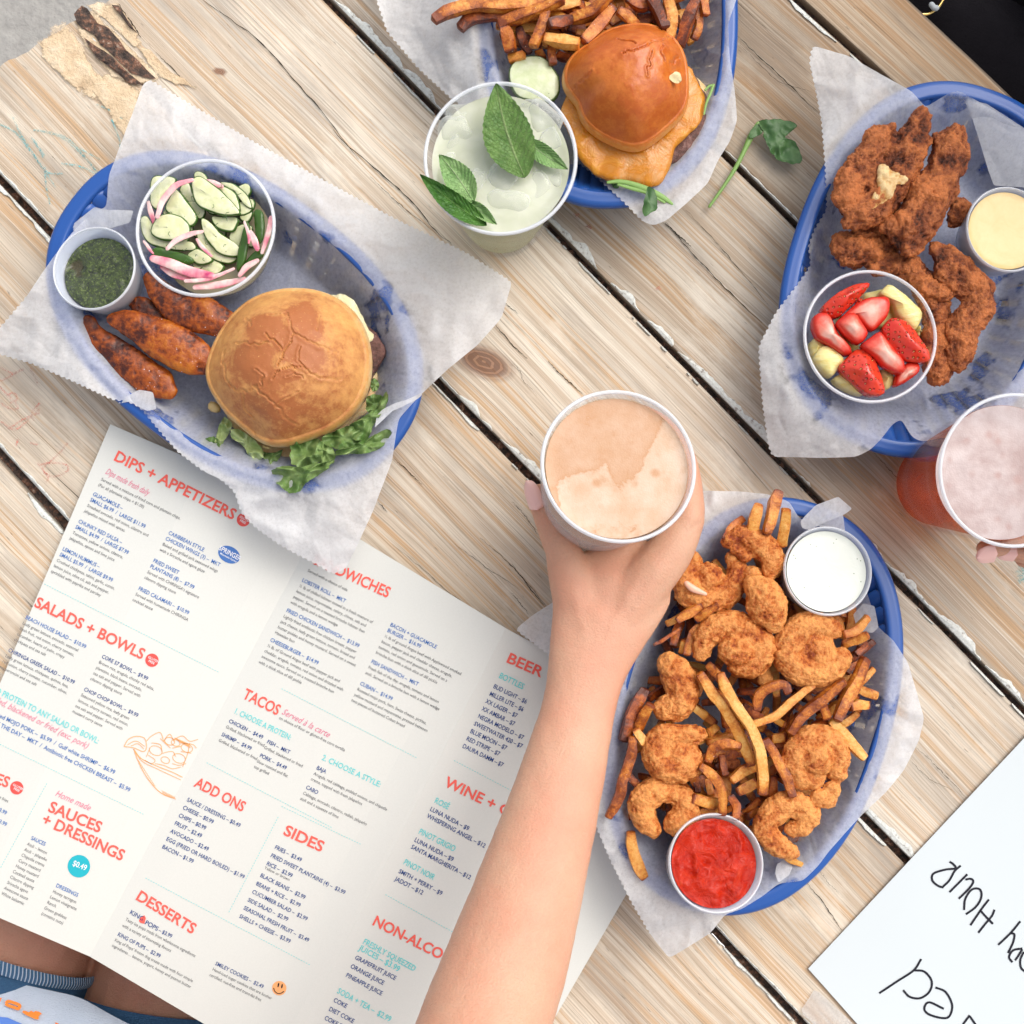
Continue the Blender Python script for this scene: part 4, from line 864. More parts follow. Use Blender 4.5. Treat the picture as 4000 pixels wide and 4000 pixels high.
for pts in ([(850, 290), (880, 260), (930, 240), (950, 290)], [(950, 290), (985, 250), (1010, 290)], [(1010, 280), (1060, 260), (1100, 290), (1150, 280)], [(860, 370), (900, 400), (880, 420), (840, 400)], [(900, 420), (950, 430), (1000, 450), (1050, 440)], [(1060, 300), (1120, 310), (1140, 330)], [(880, 300), (930, 310), (940, 350)], [(940, 360), (1000, 350), (1020, 380)], [(1050, 350), (1110, 360)], [(870, 330), (850, 380)], [(1000, 420), (1040, 430), (1080, 420)], [(1000, 330), (1050, 320)], [(930, 275), (990, 330)], [(1100, 300), (1090, 360), (1060, 440)]): S_(pts)
for k in range(11): S_([(800+k*9, 400+k*14), (812+k*9, 412+k*14)], 2); S_([(940+k*7, 575+k*3.5), (950+k*7, 600+k*3)], 1.6); S_([(1015+k*7, 270+k*3), (1035+k*7, 290+k*4)], 3)
b.done('orange line drawing of a salad bowl')
b = Block('dotted_rule', 'ink_teal')
for vw, a, c in (('E', (258, 1012), (1275, 1527)), ('F', (0, 308), (840, 718)), ('F', (272, 535), (0, 1030)), ('F', (1200, 415), (1932, 795)), ('F', (1615, 730), (1325, 1290)), ('F', (845, 1085), (1805, 1592)), ('G', (0, 950), (855, 1388)), ('G', (1085, 1402), (1500, 1620)), ('H', (975, 1118), (1420, 1365)), ('G', (0, 1690), (505, 1932))):
    a = np.array(V1(vw, *a)); c = np.array(V1(vw, *c)); n = int(np.linalg.norm(c-a)/11)
    for k in range(n): b.stroke([tuple(a+(c-a)*k/n), tuple(a+(c-a)*(k+.5)/n)], 2.2, 2)
tag(b.done(), kind='stuff')
# handwritten sheet, lower right
SH = [(3157, 3784), (4060, 2820), (4900, 3560), (3900, 4620)]; v = []; n = 30
def zsheet(px, py): return .0025+.0012*fbm(np.stack([np.asarray(px)*.002, np.asarray(py)*.002, np.zeros_like(np.asarray(px, float))], -1), 2, 5)
for j in range(n+1):
    for i in range(n+1): p = bil(SH, i/n, j/n); v.append(P(p[0], p[1], float(zsheet(p[0], p[1]))))
k0 = len(v); f = [tuple(reversed(q)) for q in grid_faces(n+1, n+1)]; v += [Vector((q[0], q[1], q[2]-.0004)) for q in v]; f += [tuple(k0+i for i in reversed(q)) for q in list(f)]
ring = list(range(n+1))+[j*(n+1)+n for j in range(1, n+1)]+[n*(n+1)+i for i in range(n-1, -1, -1)]+[j*(n+1) for j in range(n-1, 0, -1)]
for a, b_ in zip(ring, ring[1:]+ring[:1]): f.append((a, b_, b_+k0, a+k0))
sheet = thing('handwritten_sheet', 'plain white sheet with upside-down handwriting in dark pen at the lower right corner', 'paper', P(3157, 3784, 0.0))
obj('page', v, f, M['sheet'], sheet, smooth=False)
b = Block('handwriting', 'ink_black', sheet, zf=zsheet, dz=.0003)
HW = [[(1370, 900), (1400, 920), (1415, 950), (1340, 960), (1250, 990), (1240, 1040), (1280, 1080), (1325, 1095)], [(1455, 930), (1410, 970), (1370, 1040), (1320, 1090)],
      [(1505, 995), (1440, 1060), (1370, 1130)], [(1440, 1180), (1520, 1100), (1550, 1050), (1530, 1030), (1490, 1035)], [(1480, 1265), (1490, 1180), (1540, 1110), (1600, 1110), (1610, 1170), (1570, 1240), (1495, 1297)],
      [(1668, 1185), (1610, 1260), (1528, 1380)], [(1600, 1265), (1640, 1310), (1698, 1370)], [(1710, 1262), (1690, 1310), (1640, 1370), (1588, 1437)],
      [(1905, 1350), (1830, 1440), (1738, 1528)], [(1835, 1440), (1860, 1450), (1850, 1510), (1812, 1590)], [(1845, 1660), (1820, 1620), (1850, 1570), (1920, 1555)], [(1920, 1560), (1890, 1610), (1865, 1645)], [(1932, 1580), (1905, 1640), (1910, 1700), (1940, 1730)],
      [(1157, 1635), (1100, 1720), (980, 1800), (840, 1893)], [(1100, 1720), (1180, 1730), (1235, 1800), (1220, 1880), (1150, 1930), (1070, 1920), (1020, 1870)]]
for pts in HW[:8]: b.stroke(V('Q', pts), 8.5)
b.done('upside-down word HOUR')
b = Block('handwriting', 'ink_black', sheet, zf=zsheet, dz=.0003)
for pts in HW[8:12]: b.stroke(V('Q', pts), 8.5)
b.done('upside-down word cut by the right edge')
b = Block('handwriting', 'ink_black', sheet, zf=zsheet, dz=.0003)
for pts in HW[12:]: b.stroke(V('Q', pts), 8.5)
b.done('upside-down letter d')
b = Block('handwriting', 'ink_black', sheet, zf=zsheet, dz=.0003)
for pts in ([(1455, 1735), (1510, 1760), (1545, 1830), (1530, 1890), (1490, 1900), (1420, 1880), (1395, 1850), (1420, 1815), (1500, 1850)], [(1640, 1885), (1600, 1940), (1570, 2000)], [(1640, 1890), (1690, 1960), (1760, 2040)]): b.stroke(V('K', pts), 8.5)
b.done('upside-down word cut by the bottom edge')
# ================================================================ BASKETS AND LINERS
RIM = .045
class Basket:
    def __init__(s, name, label, cx, cy, a, b, dx, dy, n=2.3, sw=1.22):
        s.sw = sw
        c = P(cx, cy, RIM); s.c = np.array([c[0], c[1]]); q = Sz(RIM); s.a, s.b, s.n = a/q, b/q, n
        l = math.hypot(dx, dy); s.e = np.array([dx/l, -dy/l]); s.g = np.array([-s.e[1], s.e[0]])
        s.root = thing(name, label, 'food basket', (c[0], c[1], 0), 'oval blue plastic food baskets'); s.build()
    def ring(s, k, z, n=120, off=0.0):
        out = []
        for j in range(n):
            t = 2*math.pi*j/n; ct, st = math.cos(t), math.sin(t); e = 2/s.n
            x = (s.a*k+off)*math.copysign(abs(ct)**e, ct); y = (s.b*k+off)*math.copysign(abs(st)**e, st)
            p = s.c+s.e*x+s.g*y; out.append((p[0], p[1], z))
        return out
    def rho(s, x, y):
        d = np.stack([x-s.c[0], y-s.c[1]], -1); u = np.abs(d@s.e)/s.a; w = np.abs(d@s.g)/s.b
        return (u**s.n+w**s.n)**(1/s.n)
    def build(s):
        n = 120
        prof = [(0, -.012, RIM-.004), (0, -.0115, RIM+.0002), (0, -.010, RIM+.0012), (0, -.0075, RIM+.0004), (0, -.0045, RIM+.0008), (0, -.0015, RIM+.0002), (0, .0, RIM-.0018), (0, -.0005, RIM-.0060), (0, -.0025, RIM-.0062), (0, -.0030, RIM-.0028), (0, -.0095, RIM-.0028), (0, -.0108, RIM-.0060)]
        v = []; 
        for _, off, z in prof: v += s.ring(1, z, n, off)
        f = grid_faces(len(prof), n, True); m = len(prof); f += [((m-1)*n+j, (m-1)*n+(j+1) % n, (j+1) % n, j) for j in range(n)]
        obj('rim', v, [tuple(reversed(q)) for q in f], M['blue'], s.root)
        v = []; 
        for k, z in ((.60, .0030), (.665, .0035), (.68, .006), (.68, .0025), (.6, .0012)): v += s.ring(k, z, n)
        v.append((s.c[0], s.c[1], .0030)); v.append((s.c[0], s.c[1], .0012)); q = 5*n
        f = grid_faces(5, n, True)+[((j+1) % n, j, q) for j in range(n)]+[(4*n+j, 4*n+(j+1) % n, q+1) for j in range(n)]
        obj('base', v, [tuple(reversed(x)) for x in f], M['blue'], s.root)
        for zz, k in ((.018, .785), (.031, .865)):
            v, f = tube(np.array(s.ring(k, zz, n)+s.ring(k, zz, n)[:1]), .0022, 6, rz=.0012, caps=False); obj('band', v, f, M['blue'], s.root)
        # upright slats between base and rim, sharing their shape pairwise
        N_ = 56
        R0 = s.ring(.67, .005, N_); R1 = s.ring(.91, RIM-.004, N_)
        for j in range(N_):
            a, b = Vector(R0[j]), Vector(R1[j]); m_ = (a*.5+b*.5)+Vector((0, 0, -.003)); v, f = tube([a, m_, b], [.0045*s.sw, .0054*s.sw, .0062*s.sw], 6, rz=.0009, n=4, sq=4)
            obj('slat', v, f, M['blue'], s.root)
B1 = Basket('food_basket', 'oval blue basket at the left holding the burger with lettuce and plantains', 915, 1255, 800, 535, .80, .60)
B2 = Basket('food_basket', 'oval blue basket cut by the top edge, under the glazed burger', 2372, 10, 800, 512, .03, 1.0)
B3 = Basket('food_basket', 'oval blue basket at the upper right holding fried chicken', 3632, 1050, 745, 545, -.33, .944, 2.3, 1.0)
B4 = Basket('food_basket', 'oval blue basket at the lower right holding shrimp and fries', 2940, 2760, 832, 552, -.285, .958, 2.2)
def bowl_z(r):
    return .0055+(RIM+.0016-.0055)*sstep(.62, .945, r)
def liner(name, label, poly, bk, serr, seed, flare, group='waxed paper liners in the baskets', centre=None, amp=.0030, grease=1.0, tall=0.0, step=5.5, rings=74):
    """poly: outline (overview px); serr: pairs of corner indices whose edges are pinked; flare(px,py,rho)->extra height outside the rim"""
    Q = np.array(V('O', poly), float); n = len(Q); out = []; tooth = []
    for i in range(n):
        a, b = Q[i], Q[(i+1) % n]; L_ = np.linalg.norm(b-a); m_ = max(1, int(L_/step)); nr = np.array([b[1]-a[1], a[0]-b[0]])/L_
        for k in range(m_):
            t = k/m_; p = a+(b-a)*t
            out.append(p); tooth.append((nr, i in serr, t*L_))
    out = np.array(out); m_ = len(out)
    # round the corners slightly, then pink the serrated edges with even teeth
    sm = out.copy()
    for _ in range(10): sm = (np.roll(sm, 1, 0)+sm*2+np.roll(sm, -1, 0))/4
    c = np.array(V('O', [centre])[0]) if centre else sm.mean(0)
    L_ = 0; 
    for i in range(m_):
        L_ += step; nr, s_, _ = tooth[i]
        if s_: sm[i] = sm[i]+nr*(2.8 if (i % 4) < 2 else -2.2)*(1 if i % 4 in (0, 1) else 1)
        else: sm[i] = sm[i]+nr*1.5*float(fbm(np.array([L_*.01, seed, 0.]), 3))
    pts, t, f = star_sheet(sm, c, rings)
    if True:                                  # only the outermost ring keeps its teeth
        base = sm.copy()
        for _ in range(12): base = (np.roll(base, 1, 0)+base*2+np.roll(base, -1, 0))/4
        w = t[:-1]**60; idx = np.tile(np.arange(m_), rings); pts[:-1] = pts[:-1]-(sm-base)[idx]*(t[:-1]*(1-w))[:, None]
    px, py = pts[:, 0], pts[:, 1]; z = np.full(len(px), .02)
    q2 = np.column_stack([px*.0018, py*.0018, np.full(len(px), seed*1.)])
    q3 = np.column_stack([px*.0042, py*.0042, np.full(len(px), seed*2.)]); q4 = np.column_stack([px*.011, py*.011, np.full(len(px), seed*3.)])
    ridge = (1-np.abs(fbm(q3, 2, seed))*2.2)*.6+(1-np.abs(vnoise(q4, seed))*2)*.4
    fine = fbm(q4*1.7, 3, seed+9)
    for _ in range(12):
        w = Pn(px, py, z); r = bk.rho(w[:, 0], w[:, 1]); zi = bowl_z(r)
        inside = 1-sstep(.90, .99, r); out_ = sstep(.97, 1.06, r)
        cr = amp*(ridge+.35*fine)
        zt = zi+cr*(.9*sstep(.25, .6, r)*inside+1.3*out_)+.0008*inside
        zt = zt+out_*flare(px, py, r)
        zt = zt+.010*tall*out_*fbm(q2*1.6, 2, seed+5)
        # where the sheet lies over the menu or table it never sinks into it
        zt = np.maximum(zt, np.where(r > 1.0, zmenu(px, py)+.0012, zi+.0003)); z = z*.5+zt*.5
    gr = grease*(1-sstep(.95, 1.1, r))
    return obj(name, Pn(px, py, z), f, M['liner'], label=label, cat='paper', group=group, attr=dict(grease=gr))
P1 = [(283, 150), (345, 188), (480, 268), (620, 345), (750, 415), (880, 477), (966, 532), (946, 600), (900, 652), (850, 692), (790, 748), (752, 790), (740, 868), (705, 960), (674, 1030), (652, 1074), (628, 1084), (600, 1066), (566, 1049), (528, 1028), (485, 998), (455, 968), (443, 928),
      (415, 903), (385, 890), (335, 852), (300, 812), (264, 768), (240, 757), (212, 754), (130, 716), (60, 686), (0, 668), (-48, 650), (0, 618), (50, 560), (95, 492), (135, 440), (176, 397), (200, 392), (206, 330), (243, 232), (270, 158)]
def fl1(px, py, r):
    base = -.030*sstep(1.0, 1.9, r)
    top = sstep(1000, 400, py); right = sstep(1400, 1900, px)*sstep(1900, 1500, py)
    return base*(1-.75*right)*(1-.35*top)+.004*right
liner('paper_liner', 'large waxed paper sheet lining the left basket, its wide corner spread over the table', P1, B1, set(list(range(0, 6))+list(range(16, 23))+list(range(24, 35))), 3, fl1, centre=(450, 640), tall=.4)
P2 = [(690, -60), (730, 60), (790, 130), (850, 185), (905, 225), (960, 262), (1000, 300), (1060, 312), (1093, 308), (1120, 330), (1170, 375), (1213, 418), (1233, 426), (1258, 416), (1291, 388), (1336, 346), (1354, 304), (1378, 266), (1391, 227), (1386, 170), (1377, 110), (1373, 45), (1392, -10), (1400, -150), (1200, -420), (900, -420), (650, -200)]
def fl2(px, py, r): return -.026*sstep(1.02, 1.6, r)*(1-.6*sstep(500, 850, py))+.006*sstep(550, 850, py)
liner('paper_liner', 'waxed paper sheet under the glazed burger and fries at the top edge', P2, B2, {0, 1, 2, 3, 4, 5, 8, 9, 10, 24, 25}, 7, fl2, centre=(1150, 60), tall=.4)
P3 = [(1533, 86), (1548, 90), (1600, 105), (1680, 150), (1720, 172), (1746, 203), (1790, 176), (1809, 170), (1870, 205), (1932, 245), (2060, 330), (2140, 600), (2080, 860), (1960, 850), (1880, 822), (1777, 826), (1740, 833), (1722, 826), (1700, 790), (1684, 800), (1665, 826), (1643, 848), (1615, 862), (1545, 864), (1458, 862), (1450, 842), (1439, 765), (1431, 655),
      (1463, 591), (1508, 532), (1530, 500), (1525, 465), (1536, 434), (1560, 395), (1557, 315), (1550, 227), (1539, 168), (1527, 115)]
def fl3(px, py, r): return -.030*sstep(1.02, 1.5, r)*(1-.7*sstep(500, 200, py))+.004*sstep(600, 200, py)
liner('paper_liner', 'waxed paper sheet under the fried chicken, folded over the rim', P3, B3, {24, 25, 26, 27, 28, 29, 30, 31, 32, 33, 34, 35, 36, 37}, 12, fl3, centre=(1700, 540), tall=.3)
P4 = [(1323, 926), (1400, 927), (1447, 932), (1489, 946), (1506, 975), (1540, 1000), (1594, 1002), (1612, 1060), (1640, 1130), (1657, 1184), (1685, 1208), (1713, 1250), (1744, 1355), (1734, 1397), (1706, 1453), (1671, 1495), (1629, 1534), (1564, 1606), (1543, 1634), (1515, 1662), (1469, 1667), (1440, 1690), (1400, 1715), (1368, 1725), (1340, 1760), (1291, 1791), (1262, 1808), (1225, 1760), (1190, 1700), (1150, 1620), (1125, 1560), (1112, 1420), (1090, 1310), (1035, 1235), (972, 1187), (1005, 1160), (1040, 1138), (1120, 1080), (1200, 1000), (1260, 955)]
def fl4(px, py, r): return -.030*sstep(1.02, 1.7, r)*(1-.55*sstep(3100, 3500, px))
liner('paper_liner', 'waxed paper sheet under the fried shrimp and fries', P4, B4, {27, 28, 29, 30, 31, 32, 33}, 19, fl4, centre=(1430, 1330), tall=.35)
# turned-over corners and loose strips of the liners
def flap(poly, view, z0, z1, direction, seed, label, amp=.0022, curl=0.0, serr=False):
    Q = resample(V(view, poly), 7); 
    for _ in range(1): Q = (np.roll(Q, 1, 0)+Q*2+np.roll(Q, -1, 0))/4
    pts, t, f = star_sheet(Q, Q.mean(0), 20); d = np.array(direction, float); d /= np.linalg.norm(d); s_ = pts@d; s_ = (s_-s_.min())/(s_.max()-s_.min())
    z = z0+(z1-z0)*s_+curl*s_**3+amp*fbm(np.column_stack([pts*.012, np.full(len(pts), seed)]), 3, seed)
    return obj('paper_fold', Pn(pts[:, 0], pts[:, 1], z), f, M['liner'], label=label, cat='paper', attr=dict(grease=t*.0))
flap([(1140, 190), (1165, 160), (1225, 100), (1345, 55), (1420, 120), (1380, 150), (1270, 195), (1190, 235), (1150, 225)], 'J', .052, .060, (1, -.3), 2, 'narrow paper strip sticking up over the white dressing cup')
flap([(1220, 205), (1370, 150), (1382, 245), (1290, 232)], 'J', .048, .047, (1, 0), 3, 'small paper piece between the white dressing cup and the rim')
flap([(1425, 690), (1480, 630), (1540, 645), (1562, 760), (1530, 790), (1450, 780)], 'J', .038, .050, (1, 0), 4, 'curled paper corner below the white dressing cup')
flap([(600, 1070), (640, 1045), (688, 1080), (665, 1130), (608, 1170), (590, 1120)], 'K', .040, .052, (0, 1), 5, 'folded paper tip above the blue rim near the ketchup')
flap([(385, 1215), (510, 1115), (560, 1130), (720, 1135), (700, 1200), (560, 1240), (450, 1290), (400, 1260)], 'A', .040, .050, (0, -1), 6, 'turned-over paper corner above the green sauce cup')
flap([(590, 745), (650, 700), (700, 672), (770, 685), (788, 770), (740, 780), (690, 755), (640, 720)], 'D', .044, .052, (1, 0), 7, 'folded paper tip beside the lowest plantain')
flap([(1530, 1235), (1545, 1170), (1610, 1110), (1740, 1060), (1890, 985), (1932, 950), (1932, 930), (1800, 990), (1700, 1020), (1600, 1070), (1550, 1120)], 'N', .052, .060, (1, -.5), 8, 'curled paper lip right of the lettuce', curl=.002)
flap([(1580, 485), (1700, 540), (1810, 610), (1932, 690), (2100, 850), (2100, 1200), (1932, 1010), (1770, 1000), (1740, 920), (1680, 720), (1640, 600)], 'C', .026, .046, (.6, -.8), 9, 'second layer of paper folded in behind the yellow dip cup', amp=.0006)
None and flap([(1005, 570), (1060, 500), (1120, 560), (1190, 650), (1200, 690), (1150, 735), (1110, 700), (1060, 640)], 'L', .045, .055, (0, 1), 10, 'pleated paper fold over the rim below the fruit cup', amp=.002)
# ================================================================ CUPS
def cup(name, label, cat, rim_px, r_px, zr, h, r0=.78, lean=(0, 0), mat='frost', fill=None, fill_r=.82, fillmat=None, group=None, lip=.0022, fillbump=0.0, seed=1, seg=72, fillname='sauce', wallt=.0008, attrfn=None, fillseg=64, sidemat=None):
    """tapered cup; rim_px centre and radius are read at the rim's own height"""
    c = np.array(P(rim_px[0], rim_px[1], zr)); R = r_px/Sz(zr); ax = Vector((lean[0], lean[1], h)).normalized(); b = c-np.array(ax)*h
    root = thing(name, label, cat, tuple(b), group)
    prof = [(R*r0*.9, .0004), (R*r0, .0015), (R*.5*(1+r0)*.995, h*.5), (R*.955, h-.004), (R*.96, h-.0012)]
    inner = [(R*.96-wallt, h-.0015), (R*.5*(1+r0)*.995-wallt, h*.5), (R*r0-wallt, .0022), (R*.02, .0018)]
    obj('wall', *closed(lathe([(R*.02, .0004)]+prof+inner, b, ax, seg), seg, True, True), M[mat], root)
    k = [(R*.95, h-.0014), (R*.955, h), (R*.975, h+.0006), (R-.0006, h+.0002), (R, h-.0009), (R-.0006, h-lip), (R*.965, h-lip*.9)]
    v, f = lathe(k, b, ax, seg); m_ = len(k); f = list(f)+[((m_-1)*seg+j, (m_-1)*seg+(j+1) % seg, (j+1) % seg, j) for j in range(seg)]
    obj('rim', v, f, M['rim'], root)
    if fill is not None:
        hh = h*fill; rr = R*(r0+(1-r0)*fill)*.955-wallt*1.3; a, bb = frame(ax, (0, 1, 0)); a = np.array(a); bb = np.array(bb); v = []; at = []; n = fillseg; rings = 40 if fillbump else 12
        for i in range(rings+1):
            q = i/rings
            for j in range(n):
                t = 2*math.pi*j/n; p = b+np.array(ax)*hh+(a*math.cos(t)+bb*math.sin(t))*rr*q; v.append(p)
        v = np.array(v); rad = np.repeat(np.arange(rings+1)/rings, n)
        hg = np.zeros(len(v))
        if fillbump:
            nn = fbm(v*np.array([1, 1, .01])*85, 5, seed); rg = 1-np.abs(fbm(v*np.array([1, 1, .01])*60, 3, seed+4))*2.4
            hg = (.5*nn+.6*rg)*(1-sstep(.86, 1, rad)); v = v+np.array(ax)*(fillbump*hg)[:, None]
        v = v+np.array(ax)*(sstep(.94, 1, rad)*.0006)[:, None]
        f = grid_faces(rings+1, n, True); side, sf = lathe([(rr, hh), (R*r0*.93-wallt*1.3, .0026)], b, ax, n)
        k0 = len(v); f = [tuple(x) for x in f]+[tuple(k0+i for i in q) for q in [tuple(reversed(z)) for z in sf]]+[tuple(k0+n+j for j in range(n-1, -1, -1))]
        vv = np.vstack([v, side]); at = np.concatenate([(hg*.5+.5), np.full(len(side), .5)])
        ad = dict(high=at)
        if attrfn is not None: ad.update(attrfn(vv, b, ax, a, bb, rr))
        fm = [0]*((rings)*n)+[1 if sidemat else 0]*(len(f)-rings*n)
        obj(fillname, vv, f, [fillmat, sidemat] if sidemat else fillmat, root, attr=ad, fm=fm)
    return root, b, np.array(ax), R
cup('sauce_cup', 'small round cup of dark green herb sauce at the left end of the left basket', 'sauce cup', V1('A', 505, 1445), 170, .060, .034, .76, (-.004, .004), 'frost', .70, fillmat=M['pesto'], fillbump=.0042, seed=5, group='small plastic sauce cups')
_, SBb, SBx, SBR = cup('salad_cup', 'wide clear tub of sliced cucumber and pink onion in the left basket', 'plastic tub', V1('A', 1105, 1225), 280, .066, .042, .80, (-.003, .004), 'clear', .35, fillmat=flat('pickling brine', (.30, .26, .16), .1, .6), group='clear plastic tubs')
cup('sauce_cup', 'small cup of thick white herbed dressing among the fries', 'sauce cup', V1('J', 1290, 455), 178, .066, .034, .78, (.003, .004), 'frost', .88, fillmat=M['ranch'], seed=2, group='small plastic sauce cups')
cup('sauce_cup', 'small cup of red ketchup at the bottom end of the shrimp basket', 'sauce cup', V1('K', 274, 1064), 194, .074, .036, .78, (.006, .008), 'frost', .84, fillmat=M['ketchup'], fillbump=.0050, seed=9, group='small plastic sauce cups')
cup('sauce_cup', 'small cup of pale yellow sauce beside the fried chicken at the right edge', 'sauce cup', V1('C', 1848, 1235), 171, .064, .032, .80, (.003, .002), 'frost', .88, fillmat=M['mustard'], seed=3, group='small plastic sauce cups')
_, FBb, FBx, FBR = cup('fruit_cup', 'wide clear tub of cut strawberries and pineapple beside the fried chicken', 'plastic tub', V1('C', 1105, 1812), 266, .070, .044, .80, (.002, .003), 'clear', None, group='clear plastic tubs')
# tall cups
LZ = .122
_, LBb, LBx, LBR = cup('drink_cup', 'clear cup of cloudy lemonade with mint leaves standing on the bare planks', 'cup', (1955, 618), 302, LZ, .119, .66, (0, .0), 'clear', .90, fillmat=M['lemonade'], sidemat=M['lemside'], fillname='lemonade', group='clear plastic drink cups', lip=.003)
def open_beer(v, b, ax, a, bb, rr):
    d = v-b; x = d@np.array([1, 0, 0])/rr; y = d@np.array([0, 1, 0])/rr
    line = .30+.07*np.sin(x*7+2.2)+.16*np.exp(-((x-.13)/.10)**2)-.10*np.exp(-((x-.30)/.08)**2)
    left = np.clip((-.52-x)*2.2, -1, .45)*(y > -.34); k = np.maximum(y-line, left-.05); k = np.where(x > .58, k-2*(x-.58), k)
    return dict(open=np.clip(.5+.9*k, 0, .58))
BZ = .150
_, BBb, BBx, BBR = cup('drink_cup', 'clear cup of foamy pale beer held by the hand in the middle', 'cup', V1('I', 808, 808), 311, BZ, .112, .68, (.014, .020), 'beercup', .94, fillmat=M['foam'], fillname='beer', group='clear plastic drink cups', lip=.0035, attrfn=open_beer, sidemat=M['hazy'])
RZ = .140
_, RBb, RBx, RBR = cup('drink_cup', 'clear cup of amber beer with pinkish foam at the right edge', 'cup', (3965, 1838), 303, RZ, .132, .70, (.006, -.004), 'clear', .84, fillmat=M['amber'], fillname='beer', group='clear plastic drink cups', lip=.003)
def loose_disc(c, ax, r, h, mt, name, root, fn=None, bump=.0):
    a, bb = frame(ax, (0, 1, 0)); a = np.array(a); bb = np.array(bb); v = []; n = 64
    for i in range(30):
        for j in range(n): t = 2*math.pi*j/n; v.append(c+(a*math.cos(t)+bb*math.sin(t))*r*i/29)
    v = np.array(v); v = v+np.array(ax)*(bump*fbm(v*90, 3, 2))[:, None]; return obj(name, v, grid_faces(30, n, True), mt, root, attr=fn(v) if fn else dict(open=np.zeros(len(v))))
rcup = [o for o in scene.objects if o.name.startswith('drink_cup')][-1]
Rf = RBR*(.70+.30*.86)*.955-.0015
loose_disc(RBb+RBx*(.132*.84+.0009), RBx, Rf, 0, M['foam2'], 'foam', rcup, bump=.0006)
# ================================================================ FOOD
def pxr(view, r, z): return r*vs_(view)/Sz(z)
def chain(view, pts, r, z, flat=1.0, seg=14, n=None, sq=2.0):
    """pts: view px (x,y[,z offset]); r: view px radius/radii"""
    W = []; rr = []
    for i, p in enumerate(pts):
        zz = z+(p[2] if len(p) > 2 else 0); x, y = V1(view, p[0], p[1]); W.append(P(x, y, zz)); rr.append(pxr(view, r[i] if isinstance(r, (list, tuple)) else r, zz))
    rr = np.array(rr); return tube(W, rr, seg, rz=rr*flat, n=n or max(6, len(pts)*5), sq=sq)
def blob(name, parts, voxel, mt, label, cat, group=None, amp=.0016, sc=140, seed=1, crumb=.0009, crsc=420, smooth=3, parent=None, pit=0.0, low=(.0022, 45)):
    v, f, no = remesh(parts, voxel, smooth)
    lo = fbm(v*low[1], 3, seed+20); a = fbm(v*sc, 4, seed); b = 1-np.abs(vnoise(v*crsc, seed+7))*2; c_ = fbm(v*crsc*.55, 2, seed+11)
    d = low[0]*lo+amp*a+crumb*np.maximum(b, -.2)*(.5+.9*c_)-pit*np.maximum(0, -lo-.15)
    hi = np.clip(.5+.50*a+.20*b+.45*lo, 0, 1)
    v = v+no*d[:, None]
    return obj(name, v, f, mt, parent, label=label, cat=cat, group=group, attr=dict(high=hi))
GS = 'pieces of fried shrimp on the fries'
SH_ = [
 ('curled shrimp with a bare pale patch, nearest the holding hand', [((560, 400), (530, 480), (540, 560), (620, 610), (720, 600), (790, 520), (800, 430), (770, 380))], (62, 74, 82, 78, 74, 66, 52, 40), .054, [((650, 470, .002), (660, 520, .002), 78)]),
 ('upper shrimp below the three upright fries', [((740, 300), (820, 265), (920, 310), (985, 390), (975, 470))], (40, 62, 74, 72, 44), .060, [((790, 330), (850, 380), 40)]),
 ('plump oval shrimp left of the white dressing cup', [((880, 520), (930, 580), (970, 670), (1005, 740))], (55, 98, 105, 60), .066, []),
 ('large C-shaped shrimp in the upper middle of the fries', [((600, 900), (640, 800), (750, 745), (870, 790), (930, 880), (880, 960), (790, 960))], (48, 72, 82, 86, 84, 76, 66), .060, [((760, 880, .006), (830, 900, .006), 80)]),
 ('widest round shrimp below the white dressing cup', [((1330, 770), (1200, 745), (1090, 830), (1080, 930), (1180, 1000), (1300, 980), (1370, 920))], (52, 78, 84, 88, 84, 78, 58), .060, [((1190, 870), (1250, 880), 95)]),
 ('long bent shrimp on the left edge next to the forearm', [((430, 950), (470, 1010), (510, 1100), (480, 1180), (400, 1200))], (66, 88, 92, 84, 66), .056, []),
 ('pale shrimp with a square end in the lower left', [((590, 1340), (480, 1340), (390, 1360), (370, 1460), (440, 1520), (540, 1500), (560, 1430))], (56, 62, 74, 84, 84, 78, 50), .060, [((460, 1430), (500, 1450), 85)]),
 ('split U-shaped shrimp left above the ketchup', [((350, 1860), (300, 1790), (290, 1700), (370, 1640), (450, 1650)), ((450, 1650), (510, 1690), (520, 1780), (470, 1820))], (48, 66, 76, 78, 60), .056, []),
 ('tall round shrimp at the right with a crumbly tail', [((1340, 1560), (1350, 1450), (1290, 1370), (1190, 1370), (1120, 1450), (1130, 1540), (1220, 1570))], (50, 56, 72, 84, 84, 80, 66), .060, [((1210, 1450, .004), (1240, 1480, .004), 95), ((1230, 1680), (1300, 1690), 48), ((1320, 1620), (1300, 1660), 45)]),
 ('hooked shrimp right of the ketchup cup', [((1100, 1975), (1030, 1945), (950, 1865), (970, 1780), (1080, 1710), (1180, 1760), (1150, 1830), (1090, 1850))], (42, 58, 66, 72, 74, 66, 52, 40), .058, []),
]
for k, (lab, chs, r, z, extra) in enumerate(SH_):
    parts = []
    for q, ch in enumerate(chs): parts.append(chain('J', ch, list(r[:len(ch)]), z, .82, n=len(ch)*6))
    for (a, b, rr) in extra: parts.append(chain('J', [a, b], rr, z, .7))
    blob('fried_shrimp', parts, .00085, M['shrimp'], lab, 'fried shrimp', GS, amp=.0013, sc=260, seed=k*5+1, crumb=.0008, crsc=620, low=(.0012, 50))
blob('shrimp_batter_crumb', [chain('J', [(860, 470), (900, 500)], 48, .056)], .0008, M['shrimp'], 'small lump of fried batter above the oval shrimp', 'batter crumb', seed=61)
